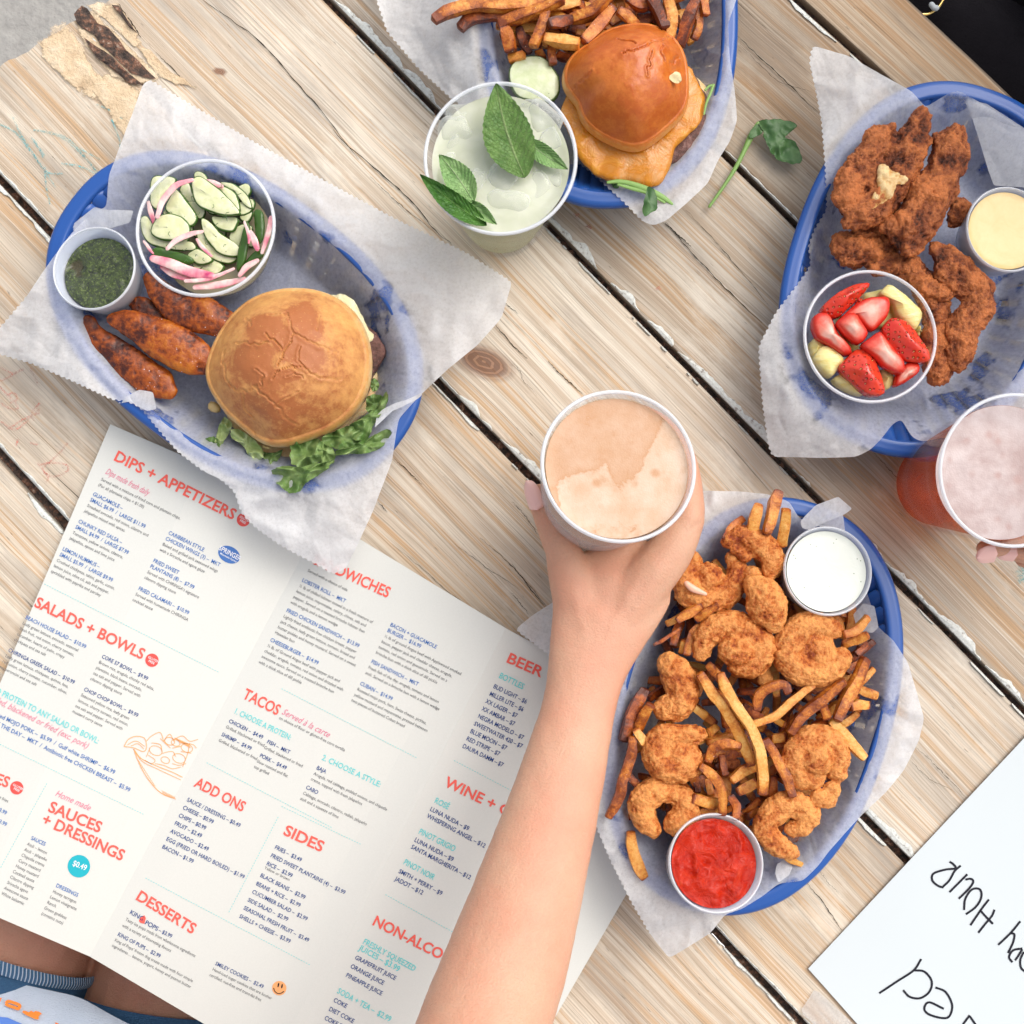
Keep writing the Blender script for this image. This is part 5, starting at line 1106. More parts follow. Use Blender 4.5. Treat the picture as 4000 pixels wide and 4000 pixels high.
blob('shrimp_batter_crumb', [chain('J', [(920, 960), (950, 1040)], 42, .050, .4)], .0008, M['shrimp'], 'thin ragged batter flake hanging between the two largest shrimp', 'batter crumb', seed=63)
blob('shrimp_batter_crumb', [chain('J', [(740, 1480), (790, 1510)], 38, .044)], .0008, M['chicken'], 'dark batter crumb in the middle of the fries', 'batter crumb', seed=65)
v, f = chain('J', [(525, 520), (560, 550), (630, 580)], [14, 20, 10], .0665, .6, n=14); obj('shrimp_flesh', v, f, M['prawn'], [o for o in scene.objects if o.name == 'fried_shrimp'][0], label='bare pale patch')
# ---- fries
def fry(name, view, pts, w, z, mt, label, group, dz=0.0, seed=0, parent=None):
    rng = random.Random(seed); n = max(7, len(pts)*4); P3 = []
    for i, p in enumerate(pts):
        zz = z+dz*(i/(max(1, len(pts)-1))-.5)*2+(p[2] if len(p) > 2 else 0); x, y = V1(view, p[0], p[1]); P3.append(P(x, y, zz))
    r = pxr(view, w*.55, z); k = len(pts); rr = [r*(.80 if i in (0, k-1) else 1.0)*rng.uniform(.93, 1.07) for i in range(k)]
    v, f = tube(P3, rr, 12, rz=[q*rng.uniform(.75, .9) for q in rr], n=n, sq=9.0, twist=rng.uniform(-.6, .6))
    v = v+np.stack([fbm(v*150, 2, seed+q) for q in range(3)], -1)*.0008
    t = np.concatenate([np.repeat(np.linspace(0, 1, n), 12), np.zeros(13), np.ones(13)]); tip = np.clip(1-np.minimum(t, 1-t)/.10, 0, 1)*rng.choice([.2, .6, 1.0])
    ee = np.zeros(len(v)); idx = np.arange(n*12) % 12; ee[:n*12] = np.where((idx % 3) == 1, 1, 0)
    return obj(name, v, f, mt, parent, smooth=False, label=label, cat='french fry', group=group, attr=dict(tip=tip, edge=ee))
GF = 'french fries under the fried shrimp'; TL = 'seasoned french fry tangled in the pile under the fried shrimp'
FR = [
 ([(598, 1010), (660, 1105), (745, 1215), (815, 1345), (880, 1500)], 52, .064, 'long straight fry lying just left of the longest fry in the middle'),
 ([(708, 1005), (735, 1080), (800, 1190), (875, 1305), (922, 1430), (938, 1560), (935, 1660)], 52, .070, 'longest pale fry running down the middle of the shrimp basket'),
 ([(640, 960), (690, 1010), (705, 1050)], 46, .058, 'short pale fry end below the C-shaped shrimp'),
 ([(870, 1285), (1000, 1240), (1100, 1155), (1210, 1070)], 42, .064, 'brown-backed fry pointing down-left below the widest shrimp'),
 ([(1085, 1330), (1150, 1240), (1260, 1145), (1375, 1050)], 54, .064, 'thick straight fry running up to the widest shrimp'),
 ([(1340, 1260), (1380, 1155), (1440, 1050), (1490, 930)], 58, .060, 'thick orange fry along the right side under the widest shrimp'),
 ([(1305, 1265), (1380, 1340), (1435, 1410), (1485, 1465)], 52, .058, 'fry with a burnt tip lying on the paper at the right'),
 ([(640, 1480), (670, 1415), (735, 1388), (815, 1400)], 50, .066, 'arched fry right of the pale square-ended shrimp'),
 ([(600, 1505), (670, 1560), (715, 1650), (722, 1770)], 48, .066, 'curved fry dropping down towards the ketchup cup'),
 ([(950, 1365), (1005, 1450), (1060, 1560), (1100, 1670)], 52, .064, 'fry slanting down between the longest fry and the tall round shrimp'),
 ([(770, 1585), (830, 1535), (890, 1510)], 56, .056, 'stubby orange fry crossing behind the longest fry'),
 ([(800, 1645), (850, 1625), (900, 1600)], 58, .056, 'short thick fry just above the bare basket spot'),
 ([(905, 1205), (915, 1130), (975, 1085), (1050, 1070), (1075, 1115)], 50, .068, 'tightly hooked pale fry under the widest shrimp'),
 ([(235, 1350), (225, 1460), (185, 1580), (160, 1680), (105, 1785)], 54, .058, 'long pale fry hanging down the far left side of the pile'),
 ([(300, 1095), (255, 1180), (215, 1290), (190, 1370)], 64, .052, 'broad dark fry at the upper left edge of the pile'),
 ([(335, 1175), (300, 1230), (265, 1310)], 54, .058, 'fry leaning beside the broad dark fry on the left'),
 ([(255, 1310), (290, 1370), (300, 1390)], 46, .060, 'orange fry stub beside the pale square-ended shrimp'),
 ([(830, 175), (780, 215), (735, 290)], 46, .058, 'dark-tipped fry leaning left above the upper shrimp'),
 ([(918, 100), (893, 175), (880, 250)], 62, .064, 'leftmost of the three fries standing upright at the top of the basket'),
 ([(1022, 25), (1000, 90), (985, 160), (960, 250)], 56, .066, 'tallest and middle one of the three fries standing upright at the top'),
 ([(1062, 125), (1058, 200), (1040, 320)], 54, .064, 'rightmost of the three fries standing upright at the top, next to the dressing cup'),
 ([(478, 722), (540, 680), (610, 635)], 44, .060, 'upper one of two short fries under the shrimp with the bare patch'),
 ([(580, 712), (630, 680), (695, 640)], 44, .060, 'lower one of two short fries under the shrimp with the bare patch'),
 ([(530, 905), (545, 840), (580, 780), (640, 740)], 44, .056, 'pale fry curving behind the C-shaped shrimp'),
 ([(495, 900), (520, 830)], 40, .052, None), ([(450, 860), (470, 790), (500, 720)], 44, .046, None),
 ([(1375, 800), (1440, 775), (1505, 705)], 46, .062, 'reddish fry pointing up-right beside the widest shrimp'),
 ([(1370, 855), (1450, 825), (1505, 800)], 50, .056, 'reddish fry below the one pointing up-right'), ([(1440, 905), (1510, 850)], 44, .050, None),
 ([(1440, 1085), (1500, 1110), (1555, 1128)], 48, .050, 'orange fry end poking right onto the paper'), ([(1410, 1190), (1460, 1175), (1510, 1182)], 52, .052, 'blunt fry end facing right below the poking one'),
 ([(1410, 1190), (1430, 1120), (1445, 1060)], 40, .046, None), ([(1185, 1235), (1120, 1180)], 46, .048, None), ([(1262, 1180), (1285, 1250)], 56, .060, 'dumpy vertical fry between two crossing fries'),
 ([(1210, 1300), (1290, 1270)], 60, .052, None), ([(560, 1680), (630, 1700), (700, 1705)], 56, .058, 'orange fry lying flat just above the ketchup cup'), ([(600, 1755), (700, 1745)], 46, .052, None),
 ([(765, 1670), (795, 1730), (790, 1800)], 46, .060, None), ([(226, 1864), (235, 1950), (270, 2060), (300, 2110)], 56, .050, 'fry sticking down over the paper left of the ketchup cup'),
 ([(990, 1360), (1060, 1350)], 60, .050, None), ([(680, 1100), (730, 1180), (740, 1300)], 44, .050, None), ([(830, 1180), (900, 1235), (960, 1260)], 46, .052, None), ([(1010, 1260), (1060, 1290)], 44, .052, None),
 ([(1000, 1560), (990, 1650), (975, 1760)], 46, .048, None), ([(715, 1450), (735, 1560)], 44, .048, None), ([(640, 1330), (690, 1300)], 56, .046, None), ([(210, 1560), (270, 1620)], 46, .048, None), ([(160, 1730), (230, 1790)], 44, .040, None),
 ([(560, 1190), (630, 1240)], 48, .050, 'orange fry end right of the long bent shrimp'), ([(640, 1580), (660, 1660)], 46, .048, None), ([(850, 1780), (920, 1740)], 46, .044, None), ([(1130, 1120), (1050, 1190)], 46, .050, None), ([(1290, 1560), (1340, 1640)], 40, .044, None)]
for k, (pts, w, z, lab) in enumerate(FR):
    fry('french_fry', 'J', pts, w, z, M['frydark'] if (lab is None or 'dark' in lab or 'reddish' in lab) and k % 3 else M['fry'], lab or TL, GF, dz=.003*((k*7 % 5)-2)/2, seed=k)
fry('french_fry', 'J', [(350, 855), (420, 815), (500, 765)], 20, .058, M['frydark'], 'thin burnt fry sliver lying on the paper beside the forearm', GF, seed=77)
fry('french_fry', 'J', [(1150, 2040), (1100, 2020), (1060, 1990)], 30, .045, M['fry'], 'small pale fry end showing inside the hook of the lowest shrimp', GF, seed=78)
rg = random.Random(5)
for k in range(165):                                    # under layers of the pile
    for _ in range(50):
        x, y = rg.uniform(120, 1480), rg.uniform(230, 1950); X, Y = V1('J', x, y); w = P(X, Y, .03); r = B4.rho(w[0], w[1])
        left = 470-(y-700)*.26 if y > 600 else 470
        if r < (.80 if x > 1000 else .74) and x > left: break
    a = rg.uniform(0, math.pi); L_ = rg.uniform(130, 300); dx, dy = math.cos(a)*L_/2, math.sin(a)*L_/2; b = rg.uniform(-30, 30)
    fry('french_fry', 'J', [(x-dx, y-dy), (x-dy*b/120, y+dx*b/120), (x+dx, y+dy)], rg.uniform(36, 46), rg.choice([.018, .025, .032, .039, .044]), M['frydark'] if k % 4 else M['fry'], TL, GF, dz=rg.uniform(-.006, .006), seed=100+k)
# fries of the upper basket
GF2 = 'french fries beside the glazed burger'; TL2 = 'dark seasoned french fry in the pile behind the glazed burger'
FR2 = [([(545, 112), (600, 75), (680, 45), (780, 25), (950, 32), (1090, 15), (1220, -15)], 62, .062, 'long pale fry reaching furthest left over the paper'), ([(688, 155), (740, 105), (850, 80), (960, 75), (1060, 40)], 64, .054, 'orange fry just below the one reaching furthest left'),
 ([(895, 130), (990, 95), (1110, 55), (1240, -5)], 56, .062, 'fry above the vertical fries at the left of the top basket'), ([(925, 140), (945, 200), (958, 280)], 62, .058, 'thick fry standing on the left paper edge above the pickle'), ([(1150, 55), (1125, 150), (1080, 250)], 56, .064, 'salted fry slanting down above the pickle slice'),
 ([(1165, 130), (1225, 118), (1285, 105)], 56, .066, 'short pale cut fry with a square end above the burger'), ([(1140, 205), (1240, 225), (1325, 240)], 60, .064, 'dark thick fry lying just above the burger bun'), ([(1510, 45), (1440, 130), (1350, 225)], 60, .060, 'fry running down-left into the bun'),
 ([(1540, 60), (1600, 100), (1660, 170)], 52, .060, None), ([(1705, -20), (1760, 60), (1790, 150)], 60, .064, 'upright fry with skin left behind the bun'), ([(1805, -10), (1825, 100), (1815, 200)], 60, .064, 'pale upright fry behind the bun'), ([(1960, -10), (1915, 110), (1870, 250)], 60, .062, 'thick fry at the right end of the pile'),
 ([(1280, 105), (1390, 70), (1490, -20)], 60, .060, None), ([(1590, -10), (1650, 30), (1700, 30)], 56, .058, None), ([(950, 320), (1030, 295)], 52, .052, None), ([(1000, 150), (1025, 220), (1060, 290)], 46, .048, None), ([(1175, 230), (1185, 345)], 52, .054, None), ([(1215, 300), (1290, 320)], 50, .052, None), ([(1960, 50), (1975, 130), (1945, 210)], 44, .052, None),
 ([(1110, 280), (1130, 320)], 48, .046, None), ([(1040, -10), (1200, 30), (1330, 10)], 56, .056, None), ([(2000, -20), (2010, 80)], 54, .056, None)]
for k, (pts, w, z, lab) in enumerate(FR2): fry('french_fry', 'B', pts, w, z, M['frydark'] if k % 2 else M['fry'], lab or TL2, GF2, dz=.003*((k*7 % 5)-2)/2, seed=200+k)
rg = random.Random(8)
for k in range(100):
    for _ in range(60):
        x, y = rg.uniform(930, 2030), rg.uniform(-330, 340); X, Y = V1('B', x, y); w = P(X, Y, .03); r = B2.rho(w[0], w[1])
        if r < .72 and y < 300: break
    a = rg.uniform(0, math.pi); L_ = rg.uniform(140, 300); dx, dy = math.cos(a)*L_/2, math.sin(a)*L_/2
    fry('french_fry', 'B', [(x-dx, y-dy), (x, y), (x+dx, y+dy)], rg.uniform(40, 50), rg.choice([.018, .025, .034, .042, .048]), M['frydark'] if k % 4 else M['fry'], TL2, GF2, dz=rg.uniform(-.006, .006), seed=300+k)
# ---- fried chicken
GC = 'pieces of fried chicken in the right basket'
CH_ = [
 ('topmost fried chicken strip with a torn patch of white meat', [([(1375, 620), (1350, 720), (1290, 830), (1240, 960), (1160, 1080), (1050, 1150), (985, 1190)], (50, 84, 96, 92, 88, 80, 48)), ([(1200, 710), (1120, 800), (1040, 920), (990, 1050), (990, 1130)], (52, 68, 76, 76, 62)), ([(1130, 900), (1130, 1010)], (70, 70))], .066),
 ('long knobbly fried chicken strip right of the torn one', [([(1550, 720), (1535, 830), (1490, 960), (1410, 1100), (1340, 1220), (1290, 1320)], (66, 96, 100, 104, 108, 70)), ([(1460, 740), (1490, 790)], (36, 50)), ([(1210, 1210), (1270, 1290)], (50, 60))], .066),
 ('dark fried chicken piece lying under the torn strip at the left', [([(950, 1310), (1010, 1360), (1110, 1350), (1200, 1330)], (62, 76, 72, 60)), ([(1060, 1290), (1170, 1210), (1270, 1140)], (52, 62, 52))], .050),
 ('smooth orange chicken end beside the yellow sauce cup', [([(1595, 1090), (1570, 1160), (1550, 1215)], (34, 46, 32))], .045),
 ('dark narrow chicken strip bending down behind the fruit tub', [([(1120, 1430), (1230, 1430), (1350, 1470), (1430, 1600), (1470, 1740), (1480, 1880), (1475, 2010)], (50, 58, 66, 74, 72, 78, 66))], .052),
 ('crumbly chicken piece between the fruit tub and the yellow sauce cup', [([(1480, 1370), (1540, 1450), (1610, 1520), (1680, 1570), (1680, 1660), (1610, 1740), (1590, 1860), (1590, 1950)], (66, 92, 84, 80, 78, 80, 76, 58)), ([(1400, 1540), (1500, 1590)], (38, 46)), ([(1735, 1530), (1745, 1640)], (34, 40))], .058)]
for k, (lab, chs, z) in enumerate(CH_):
    parts = [chain('C', a, [q*1.10 for q in b], z, .70, n=len(a)*6) for a, b in chs]
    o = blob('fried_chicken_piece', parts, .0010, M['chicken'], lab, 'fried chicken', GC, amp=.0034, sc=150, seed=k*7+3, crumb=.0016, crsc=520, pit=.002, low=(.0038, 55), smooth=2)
    if k == 0: first_ch = o
blob('torn_meat', [chain('C', [(1160, 895), (1185, 950), (1180, 1030), (1105, 1115)], [18, 48, 56, 22], .0745, .26, n=18), chain('C', [(1190, 950), (1285, 975)], [46, 26], .0745, .22)], .0009, M['meat'], None, None, amp=.002, sc=170, seed=91, crumb=.0004, parent=first_ch)
# ---- plantains
GP = 'slices of fried sweet plantain'
PL_ = [('lowest fried plantain with a dark pinched tip', [(445, 330), (490, 400), (600, 490), (720, 590), (810, 650), (850, 680)], (42, 52, 74, 80, 76, 46), .040),
       ('broad orange fried plantain in the middle, sprinkled with salt', [(560, 320), (650, 340), (780, 400), (900, 460), (1000, 520), (1050, 560)], (32, 62, 88, 96, 82, 50), .048),
       ('dark fried plantain tucked under the cucumber tub', [(750, 110), (820, 190), (920, 270), (1040, 310), (1150, 350), (1180, 360)], (40, 66, 86, 84, 66, 40), .048),
       ('small hidden fried plantain behind the green sauce cup', [(680, 240), (740, 270), (800, 320)], (46, 56, 40), .040)]
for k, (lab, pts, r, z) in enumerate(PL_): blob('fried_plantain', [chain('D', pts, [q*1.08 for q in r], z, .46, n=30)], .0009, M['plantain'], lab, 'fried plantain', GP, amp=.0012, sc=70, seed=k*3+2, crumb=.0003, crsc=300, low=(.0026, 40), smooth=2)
# ---- burgers
def dome(c_px, rx, ry, z0, z1, creases, seed, toastf, ang=0.0, wob=.05, tilt=(0, 0), view='X', outline=None, power=2.6, crw=.0016, crd=.0010, dents=()):
    """rounded bun top; creases are polylines in the given view"""
    N_, R_ = 220, 110; zm = z0+(z1-z0)*.24; v = []; cc = V1(view, *c_px); s = vs_(view)
    th = np.linspace(0, 2*math.pi, N_, endpoint=False); 
    if outline is not None:
        Q = spline(V(view, outline)+[V(view, outline)[0]], 400)[:, :2]; d = Q-np.array(cc); an = np.arctan2(d[:, 1], d[:, 0]); o_ = np.argsort(an); rad_px = np.interp(th, np.mod(an[o_], 2*math.pi)[np.argsort(np.mod(an[o_], 2*math.pi))], np.linalg.norm(d[o_], axis=1)[np.argsort(np.mod(an[o_], 2*math.pi))], period=2*math.pi)
        for _ in range(26): rad_px = (np.roll(rad_px, 1)+rad_px*2+np.roll(rad_px, -1))/4
    else: rad_px = (1+wob*fbm(np.stack([np.cos(th)*1.2, np.sin(th)*1.2, th*0+seed], -1), 2, seed))*1.0/np.sqrt((np.cos(th)/rx)**2+(np.sin(th)/ry)**2)*s
    px = []; zz = []; 
    for i in range(R_+1):
        q = i/R_
        if q < .80: k = q/.80; z = z0+(z1-z0)*(1-.62*(k**power)) ; rr = k*.93
        else: a = (q-.80)/.20*math.pi*.78; k = .93+.07*math.sin(min(a, math.pi/2))-.10*max(0, math.sin(a-math.pi/2)); rr = k; z = z0+(z1-z0)*(.38-.40*(1-math.cos(a))*.5*1.1)
        X = cc[0]+np.cos(th)*rad_px*rr; Y = cc[1]+np.sin(th)*rad_px*rr; px.append(np.stack([X, Y], -1)); zz.append(np.full(N_, z))
    px = np.vstack(px); zz = np.concatenate(zz); base = Pn(px[:, 0], px[:, 1], np.full(len(zz), zm)); base[:, 2] = zz
    base[:, 2] += (base[:, 0]-base[0, 0])*tilt[0]+(base[:, 1]-base[0, 1])*tilt[1]
    # creases measured on the photographed plan of the bun
    cr = np.zeros(len(px)); puff = np.zeros(len(px))
    for pts, w in creases:
        q = spline(V(view, pts), 40)[:, :2]; q = q+np.stack([fbm(np.column_stack([q*.05, q[:, 0]*0]), 2, seed), fbm(np.column_stack([q*.05, q[:, 0]*0+5]), 2, seed)], -1)*12
        d = np.min(np.linalg.norm(px[:, None]-q[None], axis=2), axis=1); wpx = w*.72*s*Sz(zm)/5200; cr = np.maximum(cr, np.exp(-(d/wpx)**2)); puff = np.maximum(puff, np.exp(-(d/(wpx*4))**2))
    for (x, y, r, dp) in dents:
        x, y = V1(view, x, y); base[:, 2] += dp*np.exp(-((px[:, 0]-x)**2+(px[:, 1]-y)**2)/(r*s)**2)
    topm = np.repeat((np.arange(R_+1) < R_*.86).astype(float), N_)
    base[:, 2] += (-crd*cr+.0009*puff*(1-cr))*topm
    base[:, 2] += topm*(.0012*fbm(base*38, 3, seed)+.0004*fbm(base*170, 3, seed+2))
    toast = toastf(px, cr, np.repeat(np.arange(R_+1)/R_, N_)); f = grid_faces(R_+1, N_, True); f.append(tuple(R_*N_+j for j in range(N_-1, -1, -1)))
    f = [tuple(reversed(q)) for q in f]
    return base, f, dict(toast=toast, crease=cr*topm)
bg1 = thing('burger', 'round burger in a pale toasted bun with frilly lettuce in the left basket', 'burger', P(*V1('N', 810, 720), .012))
cr1 = [([(455, 580), (550, 600), (640, 610), (720, 600)], 9), ([(510, 360), (545, 400), (560, 460)], 8), ([(700, 355), (790, 355), (870, 350), (890, 420), (905, 500), (930, 540), (900, 600), (860, 660), (830, 740), (800, 790)], 10),
       ([(700, 530), (770, 590), (830, 655)], 9), ([(930, 525), (1000, 550), (1050, 590), (1150, 620), (1255, 655)], 10), ([(1110, 250), (1130, 320), (1105, 400), (1110, 480)], 9), ([(980, 640), (975, 760), (1050, 840)], 7), ([(740, 890), (800, 840), (900, 800), (1000, 800), (1060, 850), (1170, 885), (1290, 855)], 10),
       ([(600, 960), (660, 1000), (760, 1080), (810, 1120), (840, 1180), (905, 1225)], 10), ([(310, 630), (320, 760), (360, 880), (430, 950), (500, 975), (600, 965), (690, 880)], 10), ([(620, 820), (690, 860), (660, 930), (610, 960)], 7), ([(490, 1000), (500, 1100), (560, 1190)], 7), ([(440, 1240), (520, 1270), (550, 1340), (600, 1370)], 12), ([(750, 1100), (850, 1040), (950, 1000)], 6), ([(860, 870), (960, 850), (1000, 880)], 6), ([(330, 620), (380, 640)], 6)]
def toast1(px, cr, q):
    out = np.zeros(len(px))
    for x, y, rx, ry in ((690, 470, 200, 150), (990, 360, 160, 150), (600, 700, 190, 160), (1000, 690, 190, 130), (640, 850, 150, 110), (1060, 500, 120, 120), (870, 560, 130, 130), (820, 870, 170, 60)):
        X, Y = V1('N', x, y); s = vs_('N'); out = np.maximum(out, 1-np.sqrt(((px[:, 0]-X)/(rx*s))**2+((px[:, 1]-Y)/(ry*s))**2))
    low = .36+.10*sstep(.9, .5, q)-.42*sstep(.78, .93, q); X, Y = V1('N', 870, 1160); low = low+.16*np.exp(-((px[:, 0]-X)**2+(px[:, 1]-Y)**2)/(230**2))-.12*sstep(1050, 650, (px[:, 0]-750)/.46584+0*px[:, 0])*0
    return np.clip(low+.46*sstep(-.35, .50, out+.20*fbm(np.column_stack([px*.012, px[:, 0]*0]), 4, 8))*(1-.45*cr), 0, 1)
v, f, at = dome((810, 720), 700, 670, .036, .086, cr1, 4, toast1, view='N', outline=[(940, 52), (1110, 85), (1290, 180), (1420, 330), (1490, 520), (1508, 700), (1480, 900), (1400, 1060), (1280, 1180), (1130, 1270), (960, 1330), (790, 1385), (640, 1375), (540, 1330), (420, 1230), (300, 1130), (210, 1010), (130, 880), (105, 740), (150, 580), (230, 420), (340, 270), (480, 150), (620, 90), (780, 55)], dents=[(540, 1250, 120, -.006), (300, 700, 150, -.002)])
obj('top_bun', v, f, M['bun'], bg1, attr=at)
def slab(name, outline, view, z0, z1, mt, parent, seed, label=None, bev=.002, wob=.0018, tilt=(0, 0), wf=160):
    v, f, t = prism(V(view, outline), z0, z1, bev, seed=seed, wob=wob, tilt=tilt, wf=wf); return obj(name, v, f, mt, parent, label=label, attr=dict(high=np.clip(.5+fbm(v*120, 3, seed), 0, 1), toast=t*.2, crease=t*0, top=t))
slab('bottom_bun', [(1500, 700), (1560, 760), (1555, 900), (1480, 1100), (1300, 1250), (1000, 1440), (830, 1505), (700, 1490), (500, 1370), (330, 1200), (200, 900), (400, 300), (900, 120), (1350, 250)], 'N', .012, .026, M['bun'], bg1, 5)
slab('patty', [(1380, 330), (1520, 400), (1590, 500), (1640, 580), (1600, 660), (1540, 740), (1450, 1000), (1100, 1240), (700, 1330), (350, 1150), (180, 800), (350, 350), (800, 130), (1200, 170)], 'N', .026, .036, M['patty'], bg1, 6)
slab('cheese', [(1170, 120), (1280, 110), (1390, 190), (1450, 330), (1510, 430), (1540, 500), (1490, 530), (1440, 500), (1300, 800), (800, 1200), (350, 1000), (250, 600), (600, 150)], 'N', .0355, .0385, M['jack'], bg1, 7, wob=.002)
slab('mustard_drip', [(120, 1030), (160, 985), (210, 1000), (260, 1100), (210, 1115), (150, 1100), (128, 1070)], 'N', .020, .029, M['mustard'], bg1, 8, wob=.0005)
slab('mustard_drip', [(560, 1360), (640, 1370), (700, 1390), (660, 1415), (580, 1400)], 'N', .030, .035, M['mustard'], bg1, 9, wob=.0005)
def ruffle(name, outline, view, z, mt, parent, seed, amp=.005, tilt=0, label=None, cat=None, freq=9, group=None, lift=.0):
    Q = resample(V(view, outline), 7); 
    for _ in range(4): Q = (np.roll(Q, 1, 0)+Q*2+np.roll(Q, -1, 0))/4
    c = Q.mean(0); an = np.linspace(0, 2*math.pi, len(Q), endpoint=False); Q = c+(Q-c)*(1.10+.02*np.sin(an*freq*4+seed)+.16*fbm(np.stack([np.cos(an)*4, np.sin(an)*4, an*0+seed], -1), 4, seed))[:, None]
    pts, t, f = star_sheet(Q, c, 26); n = len(Q); ang = np.concatenate([np.tile(an, 26), [0]])
    w = .55*np.sin(ang*freq+2.5*fbm(np.column_stack([pts*.01, pts[:, 0]*0]), 2, seed))*t**1.8+(1-np.abs(fbm(np.column_stack([pts*.016, pts[:, 0]*0+seed]), 2, seed))*3)*.8+.7*fbm(np.column_stack([pts*.022, pts[:, 0]*0+seed]), 3, seed)
    zz = z+amp*w+lift*t*t; v = Pn(pts[:, 0], pts[:, 1], zz); k = len(v); v2 = v.copy(); v2[:, 2] -= .0004
    ff = list(f)+[tuple(k+i for i in reversed(q)) for q in f]+[((25*n+j), (25*n+(j+1) % n), k+25*n+(j+1) % n, k+25*n+j) for j in range(n)]
    uv = np.zeros((len(v)*2, 2)); return obj(name, np.vstack([v, v2]), ff, mt, parent, uv=uv, label=label, cat=cat, group=group)
for k, (ol, z, mt) in enumerate([([(65, 1375), (110, 1320), (180, 1300), (230, 1330), (220, 1400), (215, 1450), (150, 1440), (90, 1420)], .032, 'lettuce'), ([(190, 1350), (240, 1180), (270, 1140), (330, 1190), (320, 1250), (270, 1320), (230, 1400)], .033, 'lettucepale'),
    ([(320, 1260), (400, 1240), (480, 1300), (560, 1370), (600, 1450), (560, 1500), (470, 1470), (450, 1390), (380, 1340), (330, 1310)], .033, 'lettucepale'), ([(580, 1420), (640, 1440), (700, 1440), (760, 1400), (740, 1460), (700, 1520), (640, 1530), (600, 1470)], .030, 'lettuce'),
    ([(830, 1350), (950, 1340), (1060, 1320), (1090, 1400), (1080, 1500), (980, 1540), (900, 1560), (820, 1480), (840, 1400)], .046, 'lettuce'), ([(680, 1580), (780, 1550), (900, 1560), (1050, 1530), (1180, 1500), (1130, 1560), (1060, 1620), (980, 1660), (930, 1690), (920, 1740), (860, 1760), (780, 1740), (720, 1690), (740, 1640), (690, 1620)], .053, 'lettuce'),
    ([(1060, 1330), (1180, 1400), (1200, 1460), (1180, 1520), (1100, 1540), (1040, 1480)], .047, 'lettuce'), ([(1090, 1310), (1200, 1260), (1320, 1210), (1420, 1240), (1400, 1330), (1340, 1390), (1220, 1400), (1130, 1370)], .046, 'lettuce'),
    ([(1200, 1420), (1340, 1380), (1500, 1300), (1600, 1250), (1670, 1270), (1640, 1320), (1560, 1400), (1440, 1440), (1330, 1440), (1220, 1450)], .052, 'lettuce'), ([(1320, 1200), (1450, 1130), (1560, 1050), (1620, 920), (1640, 1000), (1600, 1080), (1520, 1200), (1480, 1300), (1380, 1320)], .050, 'lettuce'),
    ([(1470, 960), (1560, 950), (1620, 980), (1600, 1080), (1540, 1130), (1460, 1080)], .047, 'lettuce'), ([(1510, 800), (1560, 830), (1575, 880), (1530, 930), (1495, 900)], .040, 'lettuce')]):
    ruffle('lettuce_leaf', ol, 'N', z, M[mt], bg1, k+2, amp=.0065, freq=7)
bg2 = thing('burger', 'glossy orange glazed brioche cheeseburger at the top of the table', 'burger', P(*V1('M', 820, 720), .012))
cr2 = [([(780, 560), (860, 545), (940, 500), (1010, 470), (1070, 410), (1150, 380), (1210, 310), (1250, 280)], 11), ([(720, 405), (790, 440), (880, 455)], 10), ([(1220, 600), (1270, 540), (1310, 480)], 12), ([(1030, 520), (1010, 640), (1000, 760)], 6), ([(330, 760), (420, 720), (480, 690)], 6), ([(1130, 450), (1130, 560), (1170, 590)], 8)]
def toast2(px, cr, q):
    return np.clip(.74-.62*sstep(.78, .90, q)+.10*cr-.12*fbm(np.column_stack([px*.006, px[:, 0]*0]), 2, 3), 0, 1)
v, f, at = dome((830, 700), 600, 590, .049, .092, cr2, 9, toast2, view='M', outline=[(930, 108), (1090, 115), (1240, 200), (1340, 290), (1400, 420), (1425, 560), (1430, 800), (1400, 930), (1290, 1060), (1130, 1200), (980, 1295), (830, 1290), (640, 1210), (490, 1110), (400, 1000), (370, 860), (300, 800), (235, 700), (232, 560), (300, 420), (400, 340), (520, 260), (620, 180), (760, 130)], crw=.0018, crd=.0014, dents=[(640, 700, 150, -.0018), (620, 1060, 120, -.0012), (1290, 600, 80, -.004), (760, 330, 130, -.0012)])
v[:, 2] += .0; obj('top_bun', v, f, M['brioche'], bg2, attr=at)
ruffle('torn_crumb', [(1230, 610), (1280, 570), (1330, 545), (1350, 590), (1360, 650), (1310, 665), (1260, 640)], 'M', .0835, flat('open bun crumb', (.82, .68, .38), .8), bg2, 3, amp=.0012)
slab('bottom_bun', [(1640, 790), (1700, 870), (1712, 930), (1690, 1060), (1620, 1180), (1520, 1290), (1430, 1380), (1200, 1500), (700, 1400), (500, 900), (900, 500), (1450, 600)], 'M', .014, .037, M['bun'], bg2, 11, bev=.006)
slab('patty', [(1430, 560), (1560, 700), (1570, 900), (1570, 1060), (1545, 1190), (1450, 1310), (1320, 1420), (1000, 1420), (500, 1300), (330, 1000), (500, 500), (1000, 350)], 'M', .0365, .0465, M['patty'], bg2, 12, wob=.003)
slab('cheese', [(1430, 520), (1510, 600), (1590, 750), (1585, 900), (1570, 1040), (1500, 1060), (1440, 1170), (1340, 1270), (1260, 1380), (1220, 1480), (1180, 1570), (1090, 1640), (960, 1590), (820, 1560), (660, 1580), (560, 1540), (470, 1450), (390, 1380), (370, 1270), (300, 1130), (235, 930), (250, 830), (500, 400), (1000, 330)], 'M', .0455, .0525, M['cheese'], bg2, 13, wob=.0046, wf=75, bev=.003, tilt=(-.02, .02))
slab('cheese_drip', [(1180, 1490), (1225, 1490), (1215, 1560), (1180, 1610), (1140, 1600), (1130, 1540)], 'M', .038, .046, M['jack'], bg2, 14)
